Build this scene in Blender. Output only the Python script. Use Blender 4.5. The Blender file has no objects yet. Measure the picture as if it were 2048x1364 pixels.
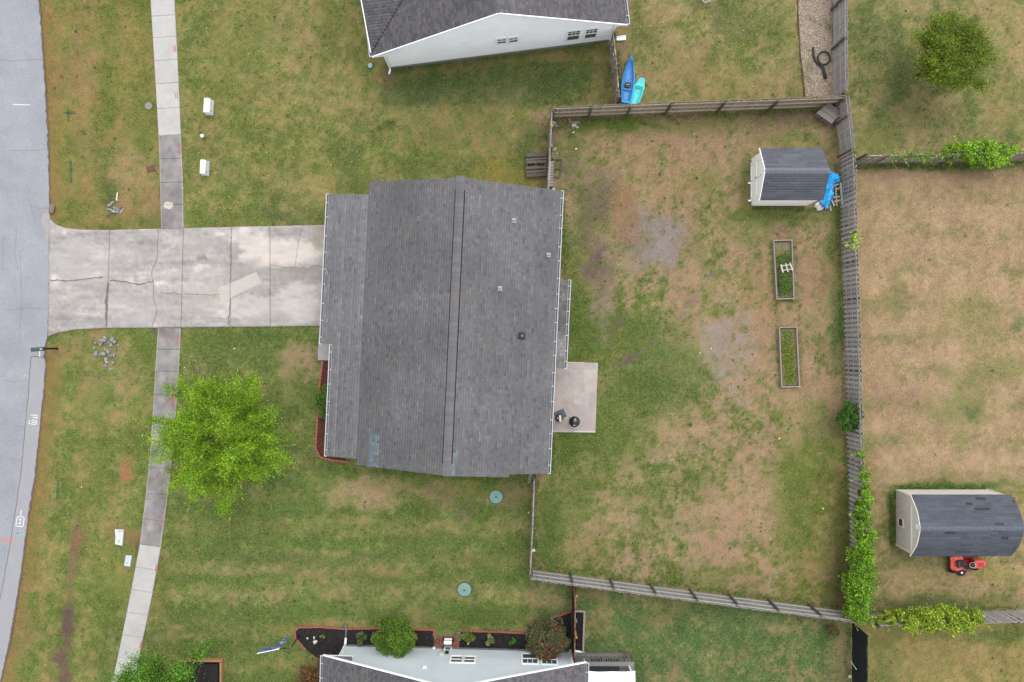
import bpy, math, random
import numpy as np
from mathutils import Vector, Matrix

# ------------------------------------------------------------------ camera, sky, sun, exposure
H = 42.5          # flying height of the camera (m)
S = 37.0          # photograph pixels per metre on the ground
scene = bpy.context.scene
R = math.radians
COL = bpy.context.collection

cam_data = bpy.data.cameras.new("camera")
cam_data.sensor_width = 36.0
cam_data.lens = S * H / 2048 * 36.0
cam_data.clip_start = 0.5
cam_data.clip_end = 3000
cam = bpy.data.objects.new("camera", cam_data)
cam.location = (0, 0, H)
COL.objects.link(cam)
scene.camera = cam

SUN_ELEV, SUN_AZ = 68.0, 25.0        # azimuth measured from +Y (top of the picture) towards +X
world = bpy.data.worlds.new("World")
scene.world = world
world.use_nodes = True
nt = world.node_tree
nt.nodes.clear()
sky = nt.nodes.new("ShaderNodeTexSky")
sky.sky_type = 'NISHITA'
sky.sun_disc = False
sky.sun_elevation = R(SUN_ELEV)
sky.sun_rotation = R(SUN_AZ)
sky.air_density = 1.0
sky.dust_density = 1.5
sky.ozone_density = 1.0
hs = nt.nodes.new("ShaderNodeHueSaturation")      # overcast: cloud takes most of the blue out
hs.inputs['Saturation'].default_value = 0.12
bg = nt.nodes.new("ShaderNodeBackground")
bg.inputs['Strength'].default_value = 0.14
wo = nt.nodes.new("ShaderNodeOutputWorld")
nt.links.new(sky.outputs[0], hs.inputs['Color'])
nt.links.new(hs.outputs[0], bg.inputs['Color'])
nt.links.new(bg.outputs[0], wo.inputs['Surface'])

sun_data = bpy.data.lights.new("sun", 'SUN')
sun_data.energy = 0.5
sun_data.angle = R(40)
sun_data.color = (1.0, 0.97, 0.93)
sun = bpy.data.objects.new("sun", sun_data)
sun.rotation_euler = (R(90 - SUN_ELEV), 0, R(180 - SUN_AZ))
sun.location = (20, 25, 60)
COL.objects.link(sun)

scene.view_settings.view_transform = 'Standard'
scene.view_settings.look = 'None'
scene.view_settings.exposure = 1.36
scene.view_settings.gamma = 1.0
scene.view_settings.use_curve_mapping = False
scene.render.resolution_x = 1024
scene.render.resolution_y = 682

# ------------------------------------------------------------------ helpers
rnd = random.Random(7)
rng = np.random.default_rng(7)
K = 0.62


def P(px, py, z=0.0):
    """photo pixel at a known height -> point in the place"""
    k = (H - z) / (H * S)
    return Vector(((px - 1024) * k, (682 - py) * k, z))


def px_of(x, y, z=0.0):
    k = (H - z) / (H * S)
    return x / k + 1024, 682 - y / k


def on_plane(px, py, p0, n):
    d = P(px, py, 0) - Vector((0, 0, H))
    o = Vector((0, 0, H))
    t = (p0 - o).dot(n) / d.dot(n)
    return o + d * t


def lin(c):
    c = np.asarray(c, float) / 255.0
    return np.where(c <= 0.04045, c / 12.92, ((c + 0.055) / 1.055) ** 2.4)


def C(r, g, b, k=1.0):
    return tuple(float(v) for v in lin((r, g, b)) * K * k)


class Noise:
    def __init__(self, seed):
        self.t = np.random.default_rng(seed).random((256, 256))

    def v(self, x, y):
        xi = np.floor(x).astype(int); yi = np.floor(y).astype(int)
        fx = x - xi; fy = y - yi
        fx = fx * fx * (3 - 2 * fx); fy = fy * fy * (3 - 2 * fy)
        t = self.t
        a = t[xi & 255, yi & 255]; b = t[(xi + 1) & 255, yi & 255]
        c = t[xi & 255, (yi + 1) & 255]; d = t[(xi + 1) & 255, (yi + 1) & 255]
        return (a * (1 - fx) + b * fx) * (1 - fy) + (c * (1 - fx) + d * fx) * fy

    def f(self, x, y, o=4, g=0.5):
        s = 0; a = 1; n = 0
        for i in range(o):
            s = s + a * self.v(x * 2 ** i + 17.3 * i, y * 2 ** i + 9.1 * i)
            n += a; a *= g
        return s / n


N1, N2, N3, N4, N5 = (Noise(k) for k in (11, 22, 33, 44, 55))

WL = {}


def setp(o, label=None, cat=None, group=None, kind=None):
    if label: o["label"] = label
    if cat: o["category"] = cat
    if group: o["group"] = group
    if kind: o["kind"] = kind
    return o


def thing(name, label, cat, loc, group=None):
    o = bpy.data.objects.new(name, None)
    o.empty_display_size = 0.2
    o.location = loc
    COL.objects.link(o)
    WL[o.name] = Vector(loc)
    return setp(o, label, cat, group)


def link_mesh(name, me, mat, parent=None, wl=Vector((0, 0, 0))):
    o = bpy.data.objects.new(name, me)
    COL.objects.link(o)
    if mat and not me.materials:
        me.materials.append(mat)
    if parent:
        o.parent = parent
        o.location = wl - WL[parent.name]
    else:
        o.location = wl
    WL[o.name] = wl.copy()
    return o


def piece(me, name, parent, loc, rot=(0, 0, 0), scale=None):
    o = bpy.data.objects.new(name, me)
    COL.objects.link(o)
    o.parent = parent
    o.location = Vector(loc) - WL[parent.name]
    o.rotation_euler = rot
    if scale: o.scale = scale
    WL[o.name] = Vector(loc)
    return o


def np_mesh(name, V, F, cols=None):
    """V (n,3) float, F (m,k) int"""
    me = bpy.data.meshes.new(name)
    n, (m, k) = len(V), F.shape
    me.vertices.add(n)
    me.vertices.foreach_set("co", np.ascontiguousarray(V, np.float32).ravel())
    me.loops.add(m * k)
    me.loops.foreach_set("vertex_index", np.ascontiguousarray(F, np.int32).ravel())
    me.polygons.add(m)
    me.polygons.foreach_set("loop_start", np.arange(0, m * k, k, dtype=np.int32))
    me.update(calc_edges=True)
    if cols is not None:
        a = me.color_attributes.new("Col", 'FLOAT_COLOR', 'POINT')
        c4 = np.ones((n, 4), np.float32); c4[:, :3] = cols
        a.data.foreach_set("color", c4.ravel())
    return me


class MB:
    def __init__(self):
        self.v = []; self.f = []

    def add(self, vs, fs):
        n = len(self.v)
        self.v += [Vector(v) for v in vs]
        self.f += [[i + n for i in f] for f in fs]
        return self

    def quad(self, *p):
        return self.add(p, [list(range(len(p)))])

    def box(self, c, s, rz=0.0, M=None):
        c = Vector(c); vs = []
        M = M or Matrix.Rotation(rz, 3, 'Z')
        for z in (-.5, .5):
            for x, y in ((-.5, -.5), (.5, -.5), (.5, .5), (-.5, .5)):
                vs.append(c + M @ Vector((x * s[0], y * s[1], z * s[2])))
        return self.add(vs, [[3, 2, 1, 0], [4, 5, 6, 7], [0, 1, 5, 4], [1, 2, 6, 5], [2, 3, 7, 6], [3, 0, 4, 7]])

    def beam(self, a, b, w, h, up=(0, 0, 1)):
        a, b = Vector(a), Vector(b)
        d = (b - a); L = d.length; d.normalize()
        up = Vector(up)
        if abs(d.dot(up)) > .98: up = Vector((0, 1, 0))
        s = d.cross(up).normalized(); u = s.cross(d)
        M = Matrix((d, s, u)).transposed()
        return self.box((a + b) / 2, (L, w, h), M=M)

    def prism(self, poly, z0, z1):
        n = len(poly)
        p = [(q[0], q[1]) for q in poly]
        vs = [(x, y, z0) for x, y in p] + [(x, y, z1) for x, y in p]
        fs = [list(range(n))[::-1], list(range(n, 2 * n))]
        fs += [[i, (i + 1) % n, n + (i + 1) % n, n + i] for i in range(n)]
        return self.add(vs, fs)

    def slab(self, pts, thick, n=None):
        """polygon in space thickened downwards"""
        pts = [Vector(p) for p in pts]; k = len(pts)
        dn = Vector((0, 0, -thick)) if n is None else Vector(n) * thick
        vs = pts + [p + dn for p in pts]
        fs = [list(range(k)), list(range(k, 2 * k))[::-1]] + [[i, k + i, k + (i + 1) % k, (i + 1) % k] for i in range(k)]
        return self.add(vs, fs)

    def tube(self, pts, r, n=8, closed=False):
        pts = [Vector(p) for p in pts]
        rs = r if isinstance(r, (list, tuple)) else [r] * len(pts)
        vs = []; fs = []; m = len(pts)
        for i, p in enumerate(pts):
            if closed: d = pts[(i + 1) % m] - pts[i - 1]
            else: d = pts[min(i + 1, m - 1)] - pts[max(i - 1, 0)]
            d.normalize()
            a = d.cross(Vector((0, 0, 1)))
            if a.length < .05: a = d.cross(Vector((0, 1, 0)))
            a.normalize(); b = d.cross(a)
            for k in range(n):
                t = 2 * math.pi * k / n
                vs.append(p + (a * math.cos(t) + b * math.sin(t)) * rs[i])
        for i in range(m if closed else m - 1):
            j = (i + 1) % m
            for k in range(n):
                l = (k + 1) % n
                fs.append([i * n + k, i * n + l, j * n + l, j * n + k])
        if not closed:
            fs.append(list(range(n))[::-1]); fs.append([(m - 1) * n + k for k in range(n)])
        return self.add(vs, fs)

    def lathe(self, c, prof, n=24):
        c = Vector(c); vs = []; fs = []
        for r, z in prof:
            for k in range(n):
                t = 2 * math.pi * k / n
                vs.append(c + Vector((r * math.cos(t), r * math.sin(t), z)))
        for i in range(len(prof) - 1):
            for k in range(n):
                l = (k + 1) % n
                fs.append([i * n + k, i * n + l, (i + 1) * n + l, (i + 1) * n + k])
        fs.append(list(range(n))[::-1]); fs.append([(len(prof) - 1) * n + k for k in range(n)])
        return self.add(vs, fs)

    def build(self, name, mat, parent=None, smooth=False, kind=None, label=None, bevel=0):
        if parent: wl = WL[parent.name].copy()
        else:
            xs = [v.x for v in self.v]; ys = [v.y for v in self.v]
            wl = Vector(((min(xs) + max(xs)) / 2, (min(ys) + max(ys)) / 2, min(v.z for v in self.v)))
        me = bpy.data.meshes.new(name)
        me.from_pydata([v - wl for v in self.v], [], self.f)
        if smooth:
            me.shade_smooth()
        o = link_mesh(name, me, mat, parent, wl)
        if bevel:
            b = o.modifiers.new("bevel", 'BEVEL'); b.width = bevel; b.segments = 2; b.limit_method = 'ANGLE'
        if kind: o["kind"] = kind
        if label: o["label"] = label
        return o


# ------------------------------------------------------------------ materials
MATS = {}


def mat(name, col, rough=.85, var=.18, scale=6.0, rn=0.0, attr=False, bump=0.0, metal=0.0, fine=0.0, fscale=60.0,
        stretch=None, trans=0.0, spec=.3, coat=0.0, col2=None, c2scale=1.5, c2lo=.45, c2hi=.6):
    if name in MATS: return MATS[name]
    m = bpy.data.materials.new(name); m.use_nodes = True
    t = m.node_tree; L = t.links.new
    b = t.nodes['Principled BSDF']; out = t.nodes['Material Output']
    b.inputs['Roughness'].default_value = rough
    b.inputs['Metallic'].default_value = metal
    b.inputs['Specular IOR Level'].default_value = spec
    if coat:
        b.inputs['Coat Weight'].default_value = coat; b.inputs['Coat Roughness'].default_value = .15
    geo = t.nodes.new('ShaderNodeNewGeometry')
    if stretch:
        tc = t.nodes.new('ShaderNodeTexCoord'); mp = t.nodes.new('ShaderNodeMapping')
        mp.inputs['Scale'].default_value = stretch
        oi0 = t.nodes.new('ShaderNodeObjectInfo'); ad = t.nodes.new('ShaderNodeVectorMath'); ad.operation = 'ADD'
        sc0 = t.nodes.new('ShaderNodeVectorMath'); sc0.operation = 'SCALE'; sc0.inputs[0].default_value = (37, 53, 71)
        L(oi0.outputs['Random'], sc0.inputs['Scale'])
        L(tc.outputs['Object'], ad.inputs[0]); L(sc0.outputs[0], ad.inputs[1]); L(ad.outputs[0], mp.inputs['Vector'])
        vec = mp.outputs[0]
    else:
        vec = geo.outputs['Position']
    if attr:
        at = t.nodes.new('ShaderNodeAttribute'); at.attribute_name = 'Col'; cs = at.outputs['Color']
    else:
        rg = t.nodes.new('ShaderNodeRGB'); rg.outputs[0].default_value = (*col, 1); cs = rg.outputs[0]
    if col2 is not None:
        nz = t.nodes.new('ShaderNodeTexNoise'); nz.inputs['Scale'].default_value = c2scale; nz.inputs['Detail'].default_value = 6
        L(vec, nz.inputs['Vector'])
        mr = t.nodes.new('ShaderNodeMapRange'); mr.inputs['From Min'].default_value = c2lo; mr.inputs['From Max'].default_value = c2hi
        L(nz.outputs['Fac'], mr.inputs['Value'])
        mx = t.nodes.new('ShaderNodeMix'); mx.data_type = 'RGBA'
        L(mr.outputs[0], mx.inputs['Factor']); L(cs, mx.inputs['A']); mx.inputs['B'].default_value = (*col2, 1)
        cs = mx.outputs['Result']

    def mul(cs, fac_out):
        s = t.nodes.new('ShaderNodeVectorMath'); s.operation = 'SCALE'
        L(cs, s.inputs[0]); L(fac_out, s.inputs['Scale'])
        return s.outputs[0]

    def noise_fac(sc, amp, det=5):
        nz = t.nodes.new('ShaderNodeTexNoise'); nz.inputs['Scale'].default_value = sc; nz.inputs['Detail'].default_value = det
        nz.inputs['Roughness'].default_value = .65
        L(vec, nz.inputs['Vector'])
        mr = t.nodes.new('ShaderNodeMapRange')
        mr.inputs['From Min'].default_value = .25; mr.inputs['From Max'].default_value = .75
        mr.inputs['To Min'].default_value = 1 - amp; mr.inputs['To Max'].default_value = 1 + amp
        L(nz.outputs['Fac'], mr.inputs['Value'])
        return mr.outputs[0], nz.outputs['Fac']
    hgt = None
    if var:
        f, hgt = noise_fac(scale, var); cs = mul(cs, f)
    if fine:
        f, hgt = noise_fac(fscale, fine, 3); cs = mul(cs, f)
    if rn:
        oi = t.nodes.new('ShaderNodeObjectInfo'); mr = t.nodes.new('ShaderNodeMapRange')
        mr.inputs['To Min'].default_value = 1 - rn; mr.inputs['To Max'].default_value = 1 + rn
        L(oi.outputs['Random'], mr.inputs['Value']); cs = mul(cs, mr.outputs[0])
    L(cs, b.inputs['Base Color'])
    if bump and hgt:
        bp = t.nodes.new('ShaderNodeBump'); bp.inputs['Strength'].default_value = bump; bp.inputs['Distance'].default_value = .02
        L(hgt, bp.inputs['Height']); L(bp.outputs[0], b.inputs['Normal'])
    if trans:
        tr = t.nodes.new('ShaderNodeBsdfTranslucent'); L(cs, tr.inputs['Color'])
        ms = t.nodes.new('ShaderNodeMixShader'); ms.inputs[0].default_value = trans
        L(b.outputs[0], ms.inputs[1]); L(tr.outputs[0], ms.inputs[2]); L(ms.outputs[0], out.inputs['Surface'])
    MATS[name] = m
    return m


M_ground = mat('lawn_soil', (0, 0, 0), rough=.95, attr=True, var=.12, scale=2.2, fine=.28, fscale=16, bump=.5, spec=.1)
M_blade = mat('grass_blade', (0, 0, 0), rough=.8, attr=True, var=0, trans=.25, spec=.15)
M_leaf = mat('leaf', (0, 0, 0), rough=.55, attr=True, var=0, trans=.42, spec=.3)
M_bark = mat('bark', C(105, 92, 80), rough=.95, var=.3, scale=14, bump=.5)
M_road = mat('asphalt', C(168, 170, 176), rough=.9, var=.09, scale=.9, fine=.15, fscale=11, bump=.25, spec=.2,
             col2=C(160, 162, 169), c2scale=.35, c2lo=.4, c2hi=.62)
M_patch = mat('asphalt_patch', C(170, 169, 174), rough=.9, var=.05, scale=1.2, fine=.10, fscale=45, bump=.15, spec=.2)
M_crack = mat('crack_dirt', C(126, 119, 112), rough=1, var=.25, scale=9)
M_conc_a = mat('painted_concrete', (0, 0, 0), attr=True, rough=.9, var=.05, scale=3, fine=.07, fscale=38, bump=.1, spec=.2)
M_conc_new = mat('new_concrete', C(213, 209, 205), rough=.9, var=.03, scale=2, fine=.05, fscale=38, rn=.03, spec=.2)
M_filler = mat('joint_filler', C(140, 134, 124), rough=1, var=.3, scale=8)
M_shingle = mat('asphalt_shingle', (0, 0, 0), attr=True, rough=.95, var=.06, scale=1.2, fine=.12, fscale=55, bump=.25, spec=.15)
M_deck = mat('roof_deck', C(70, 68, 70), rough=.95, var=.1)
M_white = mat('white_trim', C(238, 240, 242, 1.45), rough=.5, var=.04, scale=3)
M_gutter = mat('gutter_white', C(212, 216, 220), rough=.5, var=.08, scale=2)
M_gutter_in = mat('gutter_inside', C(112, 114, 118), rough=.6, var=.2, scale=3)
M_siding = mat('siding_top', C(216, 219, 222, 1.92), rough=.6, var=.08, scale=.7)
M_siding2 = mat('siding_bottom', C(196, 204, 208, 1.42), rough=.6, var=.08, scale=.7)
M_siding_b = mat('siding_beige', C(202, 196, 192, 1.5), rough=.7, var=.07, scale=2)
M_ridge = mat('ridge_cap', C(118, 114, 113), rough=.95, var=.12, scale=5, fine=.12)
M_dark = mat('black_plastic', C(38, 40, 44), rough=.5, var=.15, scale=5)
M_black = mat('black_enamel', C(22, 22, 24), rough=.18, var=.1, coat=.6)
M_fabric = mat('screen_fabric', C(34, 36, 42), rough=.95, var=.2, scale=5, fine=.15)
M_metal = mat('galvanised', C(190, 200, 206), rough=.35, metal=.6, var=.1)
M_grey_metal = mat('grey_metal', C(120, 124, 128), rough=.45, metal=.5, var=.15)
M_glass = mat('window_glass', C(96, 106, 102), rough=.06, var=.25, scale=1.5, spec=.6)
M_wood_brown = mat('fence_brown', C(126, 115, 100, 1.9), rough=.95, var=.25, scale=5, rn=.16, stretch=(14, 14, 1.2), bump=.3)
M_wood_open = mat('fence_weathered', C(124, 116, 108, 1.75), rough=.95, var=.3, scale=5, rn=.28, stretch=(14, 14, 1.2), bump=.3)
M_wood_grey = mat('fence_grey', C(142, 138, 136, 1.75), rough=.95, var=.22, scale=5, rn=.17, stretch=(14, 14, 1.2), bump=.3)
M_wood_pale = mat('fence_pale', C(156, 152, 148, 1.05), rough=.95, var=.18, scale=5, rn=.10, stretch=(14, 14, 1.2), bump=.3)
M_wood_rail = mat('fence_rail', C(174, 170, 166, 1.2), rough=.95, var=.2, scale=5, rn=.08, stretch=(1.2, 14, 14))
M_wood_rail_b = mat('fence_rail_brown', C(172, 162, 146, 1.7), rough=.95, var=.2, scale=5, rn=.08, stretch=(1.2, 14, 14))
M_wood_dark = mat('weathered_board', C(112, 104, 98), rough=.95, var=.3, scale=4, rn=.25, stretch=(2, 14, 14))
M_post = mat('fence_post', C(110, 102, 94), rough=.95, var=.25, scale=6, rn=.12)
M_wood_orange = mat('new_board', C(186, 140, 100), rough=.9, var=.25, scale=7, rn=.1)
M_wood_light = mat('pale_board', C(206, 200, 190), rough=.9, var=.15, scale=7, rn=.12)
M_bed_wood = mat('bed_board', C(168, 158, 148), rough=.9, var=.2, scale=7, rn=.08)
M_mulch_black = mat('black_mulch', C(52, 48, 48), rough=1, var=.35, scale=9, fine=.4, fscale=30, bump=.9)
M_mulch_red = mat('red_mulch', C(104, 64, 54), rough=1, var=.3, scale=9, fine=.4, fscale=30, bump=.9)
M_brick = mat('red_brick', C(176, 104, 88), rough=.95, var=.25, scale=9)
M_rock = mat('broken_concrete', C(158, 156, 158), rough=.95, var=.25, scale=9, rn=.28, bump=.4)
M_pwhite = mat('pedestal_white', C(246, 247, 250, 1.25), rough=.45, var=.02)
M_lidgreen = mat('septic_green', C(134, 172, 158), rough=.55, var=.12, scale=5)
M_lidgreen_d = mat('septic_green_dark', C(74, 104, 92), rough=.6, var=.1)
M_blue = mat('kayak_blue', C(74, 156, 222, 1.15), rough=.35, var=.08, scale=4, coat=.2)
M_blue_d = mat('kayak_blue_deep', C(70, 148, 216, 1.15), rough=.4, var=.1, scale=4)
M_aqua = mat('kayak_aqua', C(108, 232, 230, 1.15), rough=.35, var=.06, scale=4, coat=.2)
M_aqua_d = mat('kayak_aqua_deep', C(84, 220, 220, 1.15), rough=.4, var=.08, scale=4)
M_tarp = mat('tarp_blue', C(52, 172, 240, 1.35), rough=.4, var=.22, scale=6, coat=.2)
M_red = mat('mower_red', C(232, 92, 80, 1.15), rough=.35, var=.08, coat=.4)
M_red_d = mat('mower_dark_red', C(150, 34, 36), rough=.4, var=.1)
M_tyre = mat('tyre', C(40, 40, 42), rough=.9, var=.2)
M_cream = mat('cream', C(226, 220, 204), rough=.6, var=.06)
M_paint_w = mat('road_paint_white', C(236, 238, 242), rough=.8, var=.12, scale=18)
M_paint_o = mat('road_paint_orange', C(232, 138, 118), rough=.8, var=.15, scale=14)
M_paint_r = mat('marking_red', C(214, 112, 106), rough=.85, var=.25, scale=16)
M_paint_hot = mat('marking_bright', C(232, 74, 66), rough=.85, var=.2, scale=16)
M_paint_g = mat('marking_green', C(130, 200, 178), rough=.85, var=.25, scale=16)
M_paint_t = mat('marking_teal_grass', C(72, 106, 84), rough=.9, var=.3, scale=16)
M_yellow = mat('dandelion_yellow', C(236, 206, 40), rough=.8, var=.1)
M_flower = mat('flower_red', C(214, 30, 44), rough=.6, var=.15, scale=20)
M_canvas = mat('awning_white', C(250, 250, 252, 1.25), rough=.8, var=.02)
M_pipe = mat('black_pipe', C(58, 58, 60), rough=.7, var=.2, scale=6)
M_litter = mat('litter_white', C(235, 232, 226), rough=.8, var=.1)
M_lid_brown = mat('brown_lid', C(120, 82, 74), rough=.8, var=.2, scale=12)
M_lid_grey = mat('grey_lid', C(150, 146, 142), rough=.8, var=.15, scale=12)
M_concr_lid = mat('concrete_lid', C(224, 226, 226), rough=.9, var=.08, scale=9)
M_plast_blue = mat('pale_blue_box', C(206, 218, 226), rough=.6, var=.06)
M_flag = mat('flag_cloth', C(84, 116, 176), rough=.85, var=.1, col2=C(214, 190, 196), c2scale=4.5, c2lo=.56, c2hi=.62)
M_wall = mat('house_wall', C(208, 206, 200), rough=.7, var=.05)

# ------------------------------------------------------------------ shared outlines (photo pixels on the ground)
ROAD_EDGE = [(70, -120), (78, 0), (86, 100), (90, 170), (94, 230), (98, 330), (100, 420), (101, 440), (98, 560), (96, 672),
             (91, 690), (89, 712), (92, 728), (88, 780), (80, 860), (70, 950), (60, 1010), (53, 1060), (45, 1130),
             (32, 1210), (18, 1290), (4, 1350), (-20, 1440), (-50, 1540)]
SW_UP_L = [(295, -120), (302, 0), (310, 130), (318, 270), (321, 360), (323, 458)]
SW_UP_R = [(341, -120), (349, 0), (356, 130), (362, 270), (366, 360), (367.5, 456)]
SW_DN_L = [(317, 656), (314, 700), (308, 800), (301, 910), (291, 1005), (281, 1089), (262, 1190), (240, 1300), (224, 1375), (200, 1470)]
SW_DN_R = [(362, 655), (358, 740), (352, 830), (342, 940), (333, 1010), (322, 1091), (304, 1190), (283, 1290), (265, 1375), (240, 1470)]
DRIVE_T = [(98, 436), (103, 441), (112, 449), (130, 456), (160, 459.5), (220, 460), (367, 456.5), (463, 454), (655, 450), (690, 449)]
DRIVE_B = [(94, 673), (97, 672), (120, 665), (150, 659), (215, 656), (362, 655), (461, 654), (641, 652), (690, 652)]


def interp(poly, q, axis=1):
    xs = [p[axis] for p in poly]; ys = [p[1 - axis] for p in poly]
    return np.interp(q, xs, ys)


def inside(px, py, poly):
    r = np.zeros(px.shape, bool)
    n = len(poly)
    for i in range(n):
        x0, y0 = poly[i]; x1, y1 = poly[(i + 1) % n]
        c = ((y0 > py) != (y1 > py))
        r ^= c & (px < (x1 - x0) * (py - y0) / ((y1 - y0) if y1 != y0 else 1e-9) + x0)
    return r


# ------------------------------------------------------------------ lawn cover colours
ZONES = [  # x0,y0,x1,y1, dryness, amplitude, green, dry
    (-400, -300, 325, 465, .50, .42, (112, 122, 60), (152, 130, 84)),
    (345, -300, 1228, 470, .42, .48, (114, 126, 66), (156, 139, 92)),
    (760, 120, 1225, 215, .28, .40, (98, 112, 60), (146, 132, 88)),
    (1228, -300, 1672, 212, .50, .42, (114, 122, 66), (166, 146, 106)),
    (1690, -300, 2600, 322, .46, .42, (110, 122, 70), (164, 144, 102)),
    (1690, 322, 2600, 985, .80, .36, (128, 126, 80), (176, 149, 118)),
    (1690, 985, 2600, 1236, .60, .45, (114, 120, 66), (174, 148, 112)),
    (1690, 1240, 2600, 1700, .50, .40, (122, 124, 70), (164, 142, 94)),
    (1060, 216, 1705, 1236, .70, .60, (108, 120, 62), (165, 138, 110)),
    (1030, 540, 1360, 1210, .34, .60, (104, 120, 60), (162, 138, 108), 55.0),
    (1100, 860, 1420, 1236, .46, .62, (106, 120, 60), (166, 142, 114), 50.0),
    (1540, 860, 1760, 1225, .30, .50, (112, 122, 58), (160, 134, 100), 45.0),
    (1060, 1146, 1706, 1700, .26, .44, (98, 123, 72), (160, 136, 98), 9.0, .13),
    (330, 640, 1062, 1290, .30, .42, (108, 128, 66), (154, 142, 94)),
    (-400, 640, 322, 1700, .36, .46, (114, 130, 66), (158, 138, 92)),
    (200, 1240, 720, 1700, .30, .40, (108, 126, 66), (152, 138, 90)),
]
G, T, RT, D, DK, DG, YO = (104, 124, 58), (178, 150, 116), (164, 130, 98), (146, 132, 126), (112, 98, 90), (88, 110, 62), (150, 142, 78)
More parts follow.
